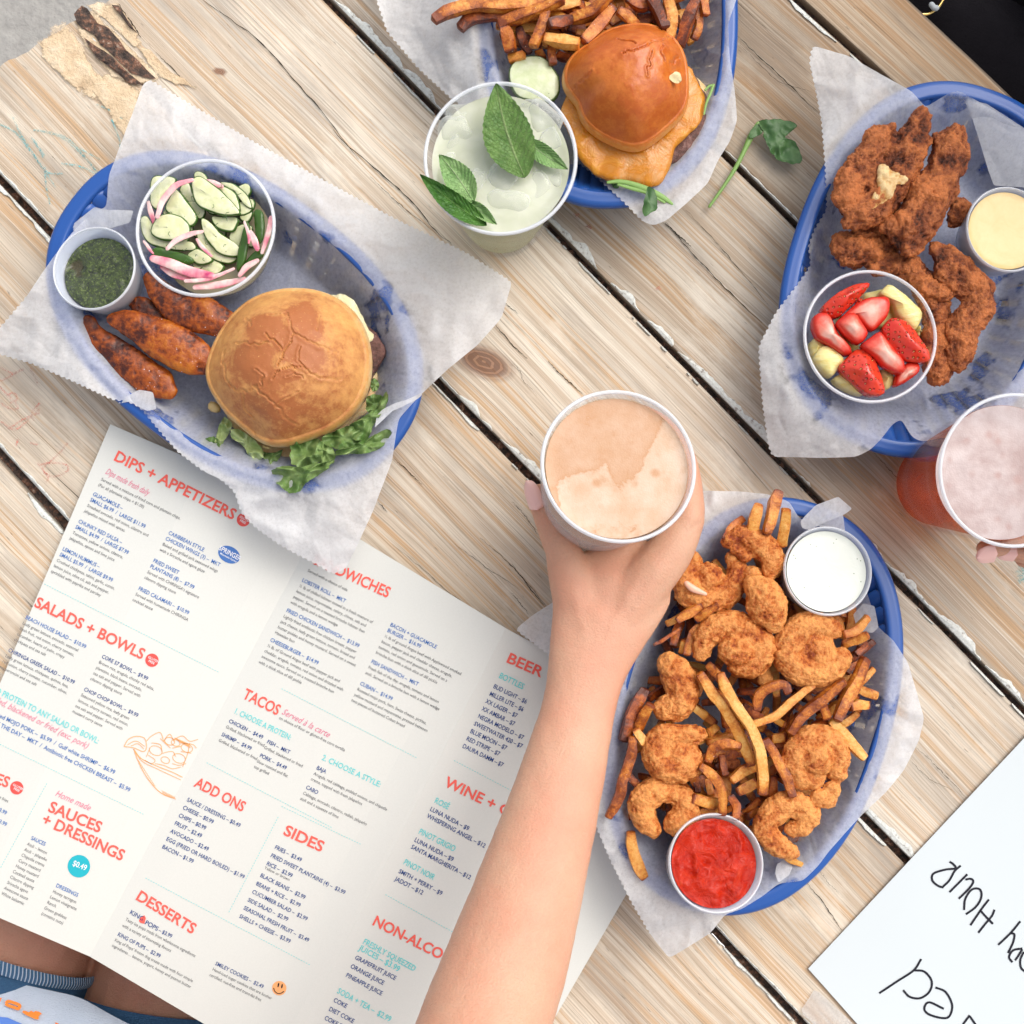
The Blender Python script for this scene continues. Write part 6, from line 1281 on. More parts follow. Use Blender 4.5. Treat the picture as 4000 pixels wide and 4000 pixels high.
ruffle('lettuce_leaf', [(1230, 1430), (1330, 1350), (1430, 1300), (1430, 1390), (1400, 1480), (1330, 1520), (1250, 1540)], 'M', .040, M['lettucepale'], bg2, 5, amp=.003)
for pts, w in (([(660, 1600), (760, 1590), (880, 1610), (1040, 1670), (1180, 1740), (1300, 1825)], (14, 20, 24, 30, 26, 8)), ([(760, 1620), (900, 1660), (1040, 1700), (1200, 1790)], (12, 18, 18, 10)), ([(1660, 680), (1630, 760), (1590, 860), (1570, 960)], (14, 14, 12, 8)), ([(1580, 730), (1620, 690), (1660, 685)], (10, 12, 10))):
    v, f = chain('M', pts, list(w), .053, .45, n=30); obj('arugula_stem', v, f, M['stem'], bg2)
ruffle('arugula_leaf', [(1040, 1640), (1090, 1670), (1125, 1740), (1120, 1800), (1130, 1850), (1080, 1870), (1050, 1900), (1010, 1920), (990, 1870), (1000, 1820), (1010, 1760)], 'M', .060, M['arugula'], bg2, 6, amp=.0012, freq=4)
ruffle('arugula_leaf', [(690, 1600), (760, 1600), (790, 1640), (740, 1665), (700, 1640)], 'M', .046, M['arugula'], bg2, 7, amp=.002, freq=4)
v, f, t = prism(V('B', [(945, 400), (955, 355), (1000, 315), (1060, 300), (1120, 305), (1170, 330), (1190, 360), (1182, 375), (1200, 390), (1228, 420), (1230, 470), (1215, 530), (1180, 562), (1120, 560), (1000, 540), (950, 470)]), .046, .052, .0016, dome=.001, seed=3)
v2, f2, t2 = v, f, t; obj('pickle_slice', v, f, M['pickle'], label='round pale pickle slice beside the glazed burger', cat='pickle', attr=dict(top=t))
# ---- arugula sprig on the planks
sp = thing('arugula_sprig', 'loose arugula sprig with a long stem lying across the dark gap between boards', 'herb', P(*V1('C', 430, 830), 0))
v, f = chain('C', [(235, 1115), (330, 980), (385, 890), (425, 810), (460, 735), (500, 665)], [8, 10, 12, 13, 18, 12], .006, .8, n=50); obj('stem', v, f, M['stem'], sp)
ruffle('leaf', [(512, 660), (560, 650), (640, 655), (690, 668), (712, 685), (680, 705), (640, 720), (635, 745), (690, 755), (705, 790), (722, 830), (722, 872), (680, 875), (640, 862), (610, 855), (575, 810), (550, 770), (535, 715)], 'C', .010, M['arugula'], sp, 2, amp=.0022, freq=5)
ruffle('leaf', [(500, 665), (480, 680), (452, 715), (450, 745), (470, 740), (500, 730), (525, 712), (520, 690)], 'C', .009, M['arugula'], sp, 3, amp=.001, freq=3)
# ---- mint leaves
def leaf(name, a, b, wd, z0, z1, mt, label, group='mint leaves in the lemonade', view='B', bend=.004, skew=0.0, parent=None, seed=1):
    a = np.array(V1(view, *a)); b = np.array(V1(view, *b)); L_ = np.linalg.norm(b-a); d = (b-a)/L_; nr = np.array([-d[1], d[0]]); w = wd*vs_(view)/2; v = []; uv = []; n, m_ = 110, 28
    for i in range(n+1):
        t = i/n; prof = (math.sin(math.pi*t**.82))**.85 if 0 < t < 1 else 0; tooth = 1+.05*(1-abs((t*15) % 1*2-1))-.03; c = a+d*L_*t+nr*skew*math.sin(math.pi*t)*L_
        for j in range(m_+1):
            s_ = j/m_*2-1; ww = w*prof*(tooth if abs(s_) > .9 else 1)
            p = c+nr*s_*ww; z = z0+(z1-z0)*t+bend*(abs(s_)**1.3)*prof+.0004*math.sin((t*11-abs(s_)*3.2)*2*math.pi)*prof*abs(s_)**.5+.0008*float(vnoise(np.array([t*7, s_*3, seed])))
            v.append(P(p[0], p[1], z)); uv.append((t, s_))
    k = len(v); v += [Vector((q[0], q[1], q[2]-.0003)) for q in v]; uv += uv; f = [q for q in grid_faces(n+1, m_+1)]
    ar = (Vector(v[m_+1+1])-Vector(v[0])).cross(Vector(v[1+(m_+1)*2])-Vector(v[0]))
    f = [tuple(reversed(q)) for q in f]; f += [tuple(k+i for i in reversed(q)) for q in f]
    return obj(name, v, f, mt, parent, uv=uv, label=label, cat='mint leaf', group=group)
leaf('mint_leaf', (1035, 958), (880, 447), 268, .118, .131, M['mint'], 'biggest mint leaf standing up over the rim of the lemonade', skew=-.04)
leaf('mint_leaf', (760, 1090), (572, 832), 158, .121, .124, M['mintpale'], 'pale mint leaf lying above the dark one in the lemonade', skew=.03, seed=2)
leaf('mint_leaf', (830, 1215), (468, 938), 118, .120, .132, M['mintdark'], 'dark jagged mint leaf hanging over the left rim of the lemonade', skew=-.03, seed=3)
leaf('mint_leaf', (722, 1080), (885, 1210), 74, .120, .120, M['mintpale'], 'smallest mint leaf at the lower left rim of the lemonade', seed=4)
leaf('mint_leaf', (1035, 750), (1268, 912), 105, .112, .116, M['mintpale'], 'pale mint leaf partly behind the biggest one, with small holes', seed=5, skew=.03)
# ---- ice in the lemonade
IC = [('B', (700, 610), 90, 55, -25, 'upper left, beside the rim'), ('B', (665, 700), 100, 80, -10, 'left of the biggest mint leaf'), ('B', (945, 1095), 130, 70, 0, 'lowest, a flat-bottomed block'), ('B', (920, 960), 90, 70, 30, 'just under the tip of the biggest mint leaf'), ('B', (1100, 1000), 90, 70, -50, 'right of the middle'), ('B', (1120, 640), 100, 80, 40, 'upper right'), ('B', (690, 790), 85, 60, 15, 'between the biggest and the pale mint leaf'), ('B', (1180, 760), 70, 60, 70, 'above the leaf with holes, at the right'), ('B', (1180, 930), 60, 80, 10, 'rightmost, under the leaf with holes'), ('B', (790, 960), 60, 75, 20, 'right of the pale leaf'), ('B', (640, 880), 40, 70, 0, 'left edge, behind the pale leaf'), ('B', (1050, 560), 80, 40, 15, 'topmost, beside the leaf tip')]
for k, (vw, c, a, b, ang, lab) in enumerate(IC):
    x, y = V1(vw, *c); z = .1085; w = P(x, y, z); ra, rb = pxr(vw, a, z), pxr(vw, b, z)*1.0; v, f = ball((0, 0, 0), 1, 24, 16); e = 2/3.6
    v = np.sign(v)*np.abs(v)**e; v = v*np.array([ra, rb, .010]); v = v+np.stack([fbm(v*70, 2, k*4+q) for q in range(3)], -1)*.004; t = math.radians(-ang); Rm = np.array([[math.cos(t), -math.sin(t), 0], [math.sin(t), math.cos(t), 0], [0, 0, 1]]); v = v@Rm.T+np.array(w)-np.array([0, 0, .0072])
    obj('ice_cube', v, f, M['ice'], label='half sunken ice cube in the lemonade, '+lab, cat='ice cube', group='ice cubes in the lemonade')
# ---- cucumber salad
GCU = 'cucumber slices in the clear tub'
CU = [([(1032, 978), (1065, 946), (1110, 965), (1200, 1035), (1300, 1145), (1285, 1165), (1200, 1166), (1110, 1135), (1050, 1085)], .064, (.12, -.05), 'largest half-moon cucumber slice on top of the salad'), ([(893, 1110), (945, 1030), (975, 1040), (1062, 1160), (1050, 1212), (1000, 1222), (910, 1155)], .060, (0, .1), 'pale cut cucumber half left of the largest slice'),
 ([(810, 1240), (850, 1172), (920, 1153), (990, 1175), (1028, 1230), (1010, 1290), (900, 1300), (830, 1275)], .062, (.05, .1), 'round-edged cucumber slice at the left of the tub'), ([(757, 1190), (800, 1170), (835, 1285), (950, 1310), (1045, 1310), (1052, 1352), (900, 1345), (790, 1300)], .056, (0, .1), 'crescent of cucumber under the round-edged one at the left'),
 ([(1140, 1012), (1210, 1005), (1275, 1045), (1297, 1110), (1290, 1142), (1200, 1070)], .058, (.1, 0), 'cucumber slice tucked behind the largest one'), ([(1185, 985), (1270, 995), (1340, 1060), (1366, 1130), (1320, 1105), (1290, 1050)], .056, (.1, 0), 'thin cucumber arc at the upper right of the tub'),
 ([(1140, 1172), (1200, 1166), (1283, 1178), (1280, 1222), (1250, 1252), (1190, 1242), (1150, 1212)], .059, (0, .05), 'small cucumber slice under the largest one'), ([(1088, 1190), (1120, 1190), (1200, 1262), (1292, 1330), (1290, 1382), (1190, 1372), (1110, 1290)], .058, (-.1, .1), 'upper one of the two stacked crescents in the middle of the tub'),
 ([(1060, 1250), (1100, 1255), (1180, 1345), (1280, 1388), (1240, 1422), (1150, 1402), (1080, 1330)], .054, (-.1, .1), 'lower one of the two stacked crescents in the middle of the tub'), ([(820, 962), (890, 948), (950, 962), (935, 1010), (875, 1080), (848, 1135), (812, 1090)], .056, (-.1, 0), 'cucumber wedge against the upper left wall of the tub'),
 ([(1370, 1140), (1410, 1135), (1427, 1200), (1420, 1290), (1390, 1312), (1374, 1220)], .060, (.3, 0), 'cucumber slice on edge at the right wall of the tub'), ([(822, 1352), (870, 1340), (1032, 1386), (1022, 1426), (900, 1415), (828, 1392)], .062, (0, .2), 'cucumber slice lying dark skin up at the lower left'),
 ([(1012, 1372), (1070, 1340), (1132, 1380), (1148, 1412), (1080, 1432), (1030, 1404)], .058, (0, 0), 'small pale cucumber slice below the two crescents'), ([(1290, 1320), (1330, 1200), (1352, 1250), (1325, 1400), (1280, 1462), (1278, 1400)], .060, (.3, 0), 'narrow cucumber slice standing on edge right of the two crescents'),
 ([(1280, 1462), (1390, 1350), (1420, 1380), (1350, 1440)], .058, (.1, .1), 'dark-skinned cucumber piece at the lower right wall'), ([(1050, 1445), (1150, 1400), (1212, 1440), (1172, 1482), (1100, 1472)], .052, (0, .1), 'lowest cucumber slice, under the pink onion'),
 ([(1300, 1100), (1350, 1108), (1366, 1160), (1335, 1202), (1295, 1182)], .054, (0, 0), 'small cucumber piece between the largest slice and the right wall'), ([(968, 1022), (1000, 980), (1030, 1000), (1062, 1110), (1000, 1082)], .052, (0, 0), 'small dark-edged cucumber behind the largest one')]
for k, (ol, z, tl, lab) in enumerate(CU):
    z = z-.004; v, f, t = prism(V('A', ol), z-.0042, z, .0015, sm=-2, dome=.0004, tilt=(tl[0]*.7, tl[1]*.7), seed=k, wob=.0005); d = 'skin up' in lab or 'on edge' in lab or 'dark-skinned' in lab
    obj('cucumber_slice', v, f, M['cucumber'], label=lab, cat='cucumber slice', group=GCU, attr=dict(top=t*(.45 if d else 1)))
rg = random.Random(3)
for k in range(14):
    a = rg.uniform(0, 6.28); r = math.sqrt(rg.random())*270; x, y = 1105+math.cos(a)*r, 1225+math.sin(a)*r; q = rg.uniform(0, 6.28); z = rg.uniform(.040, .052); L_ = rg.uniform(60, 100)
    ol = [(x+math.cos(q+t)*L_, y+math.sin(q+t)*L_*.8) for t in np.linspace(0, math.pi*1.05, 9)]
    v, f, t = prism(V('A', ol), z-.004, z, .001, seed=k+50, tilt=(rg.uniform(-.25, .25), rg.uniform(-.25, .25))); obj('cucumber_slice', v, f, M['cucumber'], label='cucumber slice showing only in part deeper down in the tub', cat='cucumber slice', group=GCU, attr=dict(top=t))
ON = [([(850, 1170), (880, 1080), (950, 1000), (1040, 968)], 17, .0640, 'pink onion strip curving at the upper left of the tub'), ([(800, 1090), (815, 1150), (832, 1210)], 14, .056, 'pale onion strip against the left wall'), ([(900, 1342), (950, 1295), (1020, 1262), (1092, 1247)], 15, .0665, 'white and pink onion strip over the round-edged slice'),
 ([(820, 1392), (920, 1425), (1030, 1465), (1150, 1490)], 28, .0640, 'broadest pale pink onion piece at the bottom of the tub'), ([(870, 1440), (940, 1485), (1030, 1505)], 16, .0600, 'white onion strip near the lower left wall'), ([(1000, 1515), (1130, 1500), (1262, 1448)], 13, .0640, 'dark magenta onion strip at the bottom'), ([(1050, 1550), (1180, 1535), (1320, 1505)], 20, .0610, 'pink onion along the bottom wall'),
 ([(1290, 1485), (1330, 1440), (1388, 1400)], 18, .0650, 'bright red-pink onion end at the lower right'), ([(1350, 1250), (1375, 1300), (1390, 1345)], 20, .064, 'short pink and white onion wedge at the right'), ([(1462, 1170), (1445, 1260), (1412, 1365)], 15, .066, 'pink onion strip standing along the right wall'), ([(1318, 1195), (1340, 1260), (1342, 1310)], 10, .065, 'thin white onion thread at the right'), ([(775, 1300), (800, 1335), (825, 1365)], 9, .060, 'thin white onion thread at the left wall'), ([(1060, 1290), (1090, 1330), (1140, 1380)], 11, .0645, 'pink onion thread in the middle of the tub'), ([(1120, 975), (1160, 990), (1200, 1010)], 16, .058, 'white onion bit at the top wall')]
for k, (pts, w, z, lab) in enumerate(ON):
    v, f = chain('A', pts, [w*.7]+[w]*(len(pts)-2)+[w*.6], z-.0015, .32, n=26, sq=2.6); v = v+np.stack([fbm(v*120, 2, k+q) for q in range(3)], -1)*.0006; obj('onion_strip', v, f, M['onion'], label=lab, cat='onion', group='pickled red onion strips')
v, f = [], []
for k in range(26):
    a = rg.uniform(0, 6.28); r = math.sqrt(rg.random())*270; x, y = 1105+math.cos(a)*r, 1225+math.sin(a)*r; q = rg.uniform(0, 6.28); L_ = rg.uniform(8, 22)
    v.append(chain('A', [(x, y), (x+math.cos(q)*L_, y+math.sin(q)*L_), (x+math.cos(q+.6)*L_*1.5, y+math.sin(q+.6)*L_*1.5)], 1.6, .0632, 1, seg=5, n=6))
v, f = join(v); obj('dill_sprigs', v, f, M['arugula'], label='tiny chopped dill threads scattered over the cucumber salad', cat='herb', kind='stuff')
# ---- fruit
def piece(name, ol, z, th, mt, label, cat, group, tilt=(0, 0), dome=.003, seed=1, bev=.003, view='C'):
    v, f, t = prism(V(view, ol), z-th, z, bev, dome=dome, tilt=tilt, seed=seed, wob=.0006, sm=1); Q = V(view, ol); c = np.mean(np.array(Q), 0); w = np.array(P(c[0], c[1], z)); d = np.linalg.norm((v-w)[:, :2], axis=1); core = np.clip(1.05-d/np.percentile(d, 97), 0, 1)*(t > .9)
    return obj(name, v, f, mt, label=label, cat=cat, group=group, attr=dict(top=t, core=core))
GB = 'cut strawberries in the clear tub'
CL = lambda pts: [(414+.7857*x, 1794+.7857*y) for x, y in pts]
for k, (ol, z, th, mt, tl, lab, dm) in enumerate([
 ([(815, 1682), (850, 1640), (920, 1585), (1000, 1545), (1080, 1528), (1102, 1532), (1060, 1590), (1000, 1650), (940, 1710), (905, 1728), (850, 1700)], .066, .014, 'berry', (-.1, .2), 'seeded strawberry wedge at the top left of the fruit tub', .005),
 ([(930, 1722), (1020, 1640), (1100, 1603), (1200, 1607), (1203, 1650), (1190, 1710), (1110, 1800), (1060, 1765), (1000, 1692)], .068, .012, 'berrycut', (.05, .05), 'large cut-face strawberry half in the middle', .002),
 ([(905, 1745), (975, 1690), (1015, 1682), (1050, 1740), (1095, 1800), (1040, 1868), (1010, 1850), (960, 1815)], .072, .012, 'berrycut', (0, 0), 'small pale strawberry wedge left of the middle', .003),
 ([(775, 1745), (790, 1705), (860, 1688), (895, 1740), (925, 1810), (985, 1865), (1008, 1912), (960, 1922), (880, 1870), (800, 1825)], .068, .014, 'berrycut', (-.1, 0), 'long strawberry wedge at the left wall of the fruit tub', .003),
 ([(1150, 1785), (1205, 1712), (1280, 1735), (1350, 1810), (1400, 1885), (1425, 1945), (1400, 1962), (1320, 1958), (1240, 1935), (1190, 1860)], .071, .014, 'berry', (.05, .05), 'seeded strawberry half at the right of the fruit tub', .006),
 (CL([(795, 90), (930, -10), (1000, 75), (1100, 195), (1106, 285), (1065, 292), (950, 228), (880, 160)]), .073, .012, 'berrycut', (0, .05), 'pale-centred strawberry slice pointing down-right', .002),
 (CL([(642, 240), (780, 110), (850, 118), (905, 190), (945, 300), (970, 425), (930, 445), (845, 438), (740, 345)]), .070, .014, 'berry', (0, -.1), 'seeded strawberry half at the bottom of the fruit tub', .006),
 (CL([(1028, 380), (1045, 290), (1110, 208), (1205, 212), (1205, 275), (1110, 350)]), .066, .012, 'berrycut', (.1, 0), 'small cut strawberry at the lower right wall', .002),
 ([(1010, 1640), (1055, 1600), (1062, 1625), (1020, 1660)], .066, .01, 'berry', (0, 0), 'sliver of strawberry tip peeking above the large half', .001)]):
    piece('strawberry_piece', ol, z, th, M[mt], lab, 'strawberry', GB, tl, dm, k)
GPN = 'pineapple chunks in the clear tub'
for k, (ol, z, lab, tl) in enumerate([([(1128, 1600), (1185, 1538), (1280, 1600), (1378, 1695), (1362, 1745), (1335, 1795), (1240, 1715), (1205, 1620)], .064, 'pineapple chunk at the upper right of the fruit tub', (.05, .1)), (CL([(468, 180), (530, 90), (600, 105), (660, 150), (692, 200), (600, 320), (540, 270)]), .064, 'pineapple chunk at the lower left wall', (0, 0)),
 (CL([(598, 320), (690, 275), (740, 360), (800, 410), (845, 436), (760, 425), (660, 375)]), .060, 'pineapple chunk under the bottom strawberry', (0, 0)), (CL([(920, 250), (1030, 285), (1022, 370), (960, 412), (930, 330)]), .060, 'pineapple chunk between two strawberries at the bottom', (0, 0)), ([(768, 1870), (790, 1820), (860, 1865), (850, 1900), (790, 1935)], .060, 'pale pineapple bit at the left wall', (0, 0)), ([(1330, 1790), (1368, 1750), (1360, 1820), (1345, 1840)], .056, 'small pineapple corner at the right wall', (0, 0))]):
    piece('pineapple_chunk', ol, z, .016, M['pine'], lab, 'pineapple', GPN, tl, .001, k+20)
rg = random.Random(12)
for k in range(9):
    a = k*.7; x, y = 1105+math.cos(a)*rg.uniform(60, 190), 1812+math.sin(a)*rg.uniform(60, 190); L_ = 75
    piece('pineapple_chunk' if k % 3 else 'strawberry_piece', [(x-L_, y-L_*.6), (x+L_*.7, y-L_), (x+L_, y+L_*.5), (x-L_*.4, y+L_)], .052, .014, M['pine'] if k % 3 else M['berrycut'], 'pineapple chunk at the bottom of the fruit tub, mostly covered' if k % 3 else 'strawberry piece at the bottom of the fruit tub, mostly covered', 'pineapple' if k % 3 else 'strawberry', GPN if k % 3 else GB, (0, 0), .002, k+40)
# ================================================================ PEOPLE
def ol(x, y, z): return P(x*2.0704, y*2.0704, z)
def orr(r, z): return r*2.0704/Sz(z)
def limb(pts, flat=.7, seg=26, n=40, rzl=None):
    W = [ol(p[0], p[1], p[2]) for p in pts]; r = np.array([orr(p[3], p[2]) for p in pts]); fl = np.array([p[4] if len(p) > 4 else flat for p in pts]); return tube(W, r, seg, rz=r*fl, n=n)
person = thing('person', 'person in denim shorts and pale blue shirt holding the cup of pale beer', 'person', ol(250, 2150, -.75))
parts = []
# forearm, wrist and back of the hand (overview px, height, half width, thickness ratio)
parts.append(limb([(640, 2650, .33, 128, .95), (760, 2330, .27, 140, .92), (862, 2100, .215, 135, .88), (915, 1932, .180, 124, .85), (961, 1800, .155, 115, .82), (1016, 1620, .128, 97, .78), (1064, 1450, .106, 80, .74), (1093, 1330, .093, 70, .68), (1112, 1240, .087, 78, .56), (1132, 1160, .083, 92, .46)], n=90))
parts.append(limb([(1100, 1300, .089, 60, .62), (1140, 1180, .083, 88, .46), (1168, 1110, .080, 100, .38), (1180, 1075, .078, 90, .34)], n=30))
parts.append(limb([(1150, 1180, .084, 58, .6), (1215, 1100, .084, 50, .75), (1268, 1035, .084, 43, .85), (1296, 975, .082, 35, .95)], n=30))          # index metacarpal
parts.append(limb([(1120, 1210, .082, 50, .7), (1090, 1130, .083, 47, .85), (1072, 1075, .084, 40, .9), (1060, 1030, .085, 32, .95)], n=26))          # thumb base
parts.append(limb([(1062, 1040, .085, 33, .95), (1042, 990, .087, 31, .95), (1026, 950, .088, 27, .9), (1017, 926, .089, 20, .8)], n=26))            # thumb
def fing(pts, n=36): parts.append(limb(pts, n=n))
fing([(1290, 990, .082, 34, 1), (1298, 930, .080, 29, 1), (1285, 860, .080, 26, 1), (1240, 800, .082, 23, 1), (1190, 775, .084, 19, .9)])                # index finger round the cup
fing([(1265, 1040, .072, 34, 1), (1288, 960, .062, 28, 1), (1276, 880, .060, 25, 1), (1236, 815, .060, 22, 1), (1180, 785, .060, 18, .9)])               # middle
fing([(1240, 1070, .062, 32, 1), (1270, 985, .046, 26, 1), (1262, 905, .043, 24, 1), (1225, 840, .042, 21, 1), (1170, 812, .042, 17, .9)])               # ring
fing([(1205, 1100, .056, 28, 1), (1240, 1015, .034, 22, 1), (1236, 945, .030, 19, 1), (1205, 885, .028, 17, 1), (1160, 862, .028, 14, .9)])               # little finger
parts.append(limb([(1140, 1180, .075, 60, .6), (1200, 1110, .068, 48, .7), (1235, 1060, .066, 40, .8)], n=20))                                          # heel of the hand
# upper arm, trunk and thighs outside the frame, so that the figure is one skin
parts.append(limb([(640, 2650, .33, 125, .95), (520, 2880, .40, 120, 1), (430, 3020, .47, 115, 1)], n=30))
parts.append(tube([ol(100, 2900, -.13), ol(90, 2980, .10), ol(150, 3020, .32), ol(200, 3030, .50)], [.15, .13, .15, .10], 24, rz=[.11, .10, .11, .08], n=30))
parts.append(tube([ol(380, 3020, .47), ol(200, 3020, .48)], [.055, .07], 16, n=12))
parts.append(tube([ol(-170, 2420, -.13), ol(-110, 2080, -.13), ol(-5, 1755, -.135), ol(190, 1390, -.15), ol(230, 1300, -.21), ol(200, 1400, -.50), ol(200, 1430, -.70)], [.096, .090, .085, .064, .058, .055, .035], 24, rz=[.08, .068, .062, .055, .055, .055, .04], n=50))
parts.append(tube([ol(200, 2600, -.15), ol(290, 2200, -.16), ol(335, 1930, -.165), ol(420, 1500, -.18), ol(440, 1380, -.24), ol(420, 1480, -.52), ol(420, 1510, -.70)], [.098, .093, .090, .064, .058, .055, .035], 24, rz=[.085, .075, .070, .060, .058, .055, .04], n=50))
v, f, no = remesh(parts, .0022, 6, .5)
wr = fbm(v*np.array([60, 60, 60]), 3, 4)*.0006+fbm(v*240, 3, 6)*.00018
# knuckle bump, tendons and the creases of the thumb joint
def lp(x, y): return np.array(ol(x, y, .085)[:2])
hd = v[:, 2] > .03
for x, y, rad, a in ((1308, 968, .0085, .0022), (1225, 1075, .010, .0012), (1052, 1015, .007, .0012)):
    d = np.linalg.norm(v[:, :2]-lp(x, y), axis=1); wr = wr+a*np.exp(-(d/rad)**2)*hd
for (a, b) in (((1150, 1230), (1270, 1030)), ((1130, 1230), (1215, 1065)), ((1110, 1230), (1075, 1090))):
    A, B = lp(*a), lp(*b); d = B-A; t = np.clip(((v[:, :2]-A)@d)/(d@d), 0, 1); dd = np.linalg.norm(v[:, :2]-(A+t[:, None]*d), axis=1); wr = wr+.0007*np.exp(-(dd/.0035)**2)*hd*np.sin(math.pi*t)
for (a, b) in (((1035, 1018), (1062, 1010)), ((1036, 1026), (1064, 1020)), ((1030, 1008), (1058, 1002)), ((1030, 968), (1050, 962)), ((1300, 1000), (1320, 985))):
    A, B = lp(*a), lp(*b); d = B-A; t = np.clip(((v[:, :2]-A)@d)/(d@d), 0, 1); dd = np.linalg.norm(v[:, :2]-(A+t[:, None]*d), axis=1); wr = wr-.0008*np.exp(-(dd/.0011)**2)*hd
v = v+no*wr[:, None]
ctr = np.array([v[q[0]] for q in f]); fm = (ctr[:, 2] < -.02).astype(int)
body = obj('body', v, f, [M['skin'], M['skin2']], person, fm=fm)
def nail(c0, c1, r, z, up, parent, mt='nail', lift=.3):
    """curved nail plate between two overview points"""
    a = np.array(ol(*c0, z)); b = np.array(ol(*c1, z)); d = b-a; L_ = np.linalg.norm(d); d /= L_; u = np.array(up, float); u -= d*(u@d); u /= np.linalg.norm(u); s_ = np.cross(d, u); v = []; n, m_ = 24, 14
    for i in range(n+1):
        t = i/n; w = r*(1-.12*t)*math.sqrt(max(0, 1-max(0, (t-.45)/.55)**2.4))*math.sqrt(max(0, min(1, t/.12)))
        for j in range(m_+1): q = (j/m_*2-1); v.append(a+d*L_*t+s_*w*q+u*(lift*r*(1-q*q)+.0006*t))
    k = len(v); v += [q-u*.0006 for q in v]; f = grid_faces(n+1, m_+1); f = f+[tuple(k+i for i in reversed(q)) for q in f]
    return obj('thumbnail' if parent is person else 'fingernail', v, f, M[mt], parent)
nail((1016, 962), (996, 906), .0062, .0955, (-.50, .10, .86), person, lift=.45)
# denim shorts: legs, rolled hem, seam
def leg_tube(pts, r, mt, name, seg=40, n=40, uvs=False, par=None, caps=False, amp=.002, seed=1):
    v, f = tube([ol(*p) for p in pts], r, seg, n=n, caps=caps); uv = None
    if uvs: uv = [(j/seg*.55, i/n) for i in range(n) for j in range(seg)]
    v = v+np.stack([fbm(v*28, 3, seed+q) for q in range(3)], -1)*amp; return obj(name, v, f, mt, par or person, uv=uv)
shorts = obj('shorts', *join([tube([ol(-180, 2430, -.13), ol(-130, 2150, -.13), ol(-56, 1885, -.132), ol(-10, 1768, -.135)], [.104, .098, .094, .091], 40, rz=[.085, .078, .070, .066], n=40, caps=False), tube([ol(200, 2620, -.15), ol(270, 2300, -.157), ol(306, 1990, -.163), ol(325, 1868, -.165)], [.108, .102, .099, .097], 40, rz=[.09, .084, .079, .075], n=40, caps=False), ball(ol(10, 2700, -.12), .16, 24, 14, (1.1, .8, .8))]), M['denim'], person)
def cuff(a, b, r, name='rolled_hem', seed=1):
    v, f = tube([ol(*a), ol(*(np.array(a)*.5+np.array(b)*.5)), ol(*b)], [r*1.0, r*1.02, r*1.0], 90, rz=[r*.755, r*.77, r*.755], n=8, caps=False); v2, f2 = v, f
    uv = [(j/90*2*math.pi*r, i/8*.02) for i in range(8) for j in range(90)]; obj(name, v, f, M['cuff'], shorts, uv=uv)
cuff((-15, 1780, -.134), (-5, 1758, -.135), .0935)
# shirt hanging over the lap
SV = []; SP = [(-60, 1800), (0, 1852), (40, 1856), (90, 1868), (150, 1880), (215, 1918), (270, 1945), (340, 1990), (420, 2060), (520, 2200), (560, 2400), (450, 2650), (200, 2850), (-150, 2800), (-260, 2400), (-200, 2000)]
Q = resample([(x*2.0704, y*2.0704) for x, y in SP], 22); 
for _ in range(5): Q = (np.roll(Q, 1, 0)+Q*2+np.roll(Q, -1, 0))/4
pts, t, f = star_sheet(Q, (300, 4900), 60)
def zshirt(px, py):
    px = np.asarray(px, float); py = np.asarray(py, float); t = sstep(3780, 4700, py+.12*px)
    return -.070+.09*t+.005*fbm(np.stack([px*.003, py*.003, px*0], -1), 3, 3)-.02*sstep(700, 1100, px)*(1-t)
z = zshirt(pts[:, 0], pts[:, 1])-.012*t**12; obj('shirt', Pn(pts[:, 0], pts[:, 1], z), f, M['shirt'], person)
WZ = lambda px, py: zshirt(px, py)+.0004
b = Block('orange_letter', 'orange', person, zf=WZ, dz=.0005)
def wp(l): return V('W', l)
for pts_ in ([(45, 1640), (75, 1580), (110, 1560), (160, 1575), (250, 1600), (320, 1640), (335, 1670), (310, 1710), (270, 1728), (200, 1700), (120, 1670), (60, 1665)], ): 
    pass
def ringstroke(l, w): b.stroke(wp(l+[l[0]]), w*vs_('W'), n=70)
ringstroke([(85, 1620), (125, 1590), (190, 1605), (280, 1640), (300, 1665), (275, 1700), (210, 1680), (120, 1650)], 46)
b.poly(wp([(-30, 1540), (30, 1535), (15, 1570), (0, 1600), (-30, 1590)]), 4)
b.poly(wp([(335, 1755), (350, 1730), (390, 1735), (430, 1760), (470, 1730), (520, 1760), (530, 1735), (590, 1745), (635, 1780), (600, 1795), (580, 1830), (585, 1860), (540, 1862), (470, 1830), (400, 1800)]), 4)
b.poly(wp([(830, 1905), (880, 1920), (900, 1950), (840, 1960)]), 4)
b.done('orange lettering')
b = Block('shirt_stripe', 'shirtblue', person, zf=WZ, dz=.0004); b.poly([(-60, 3965), (30, 3975), (110, 4010), (180, 4060), (100, 4090), (-80, 4060)], 8); b.done()
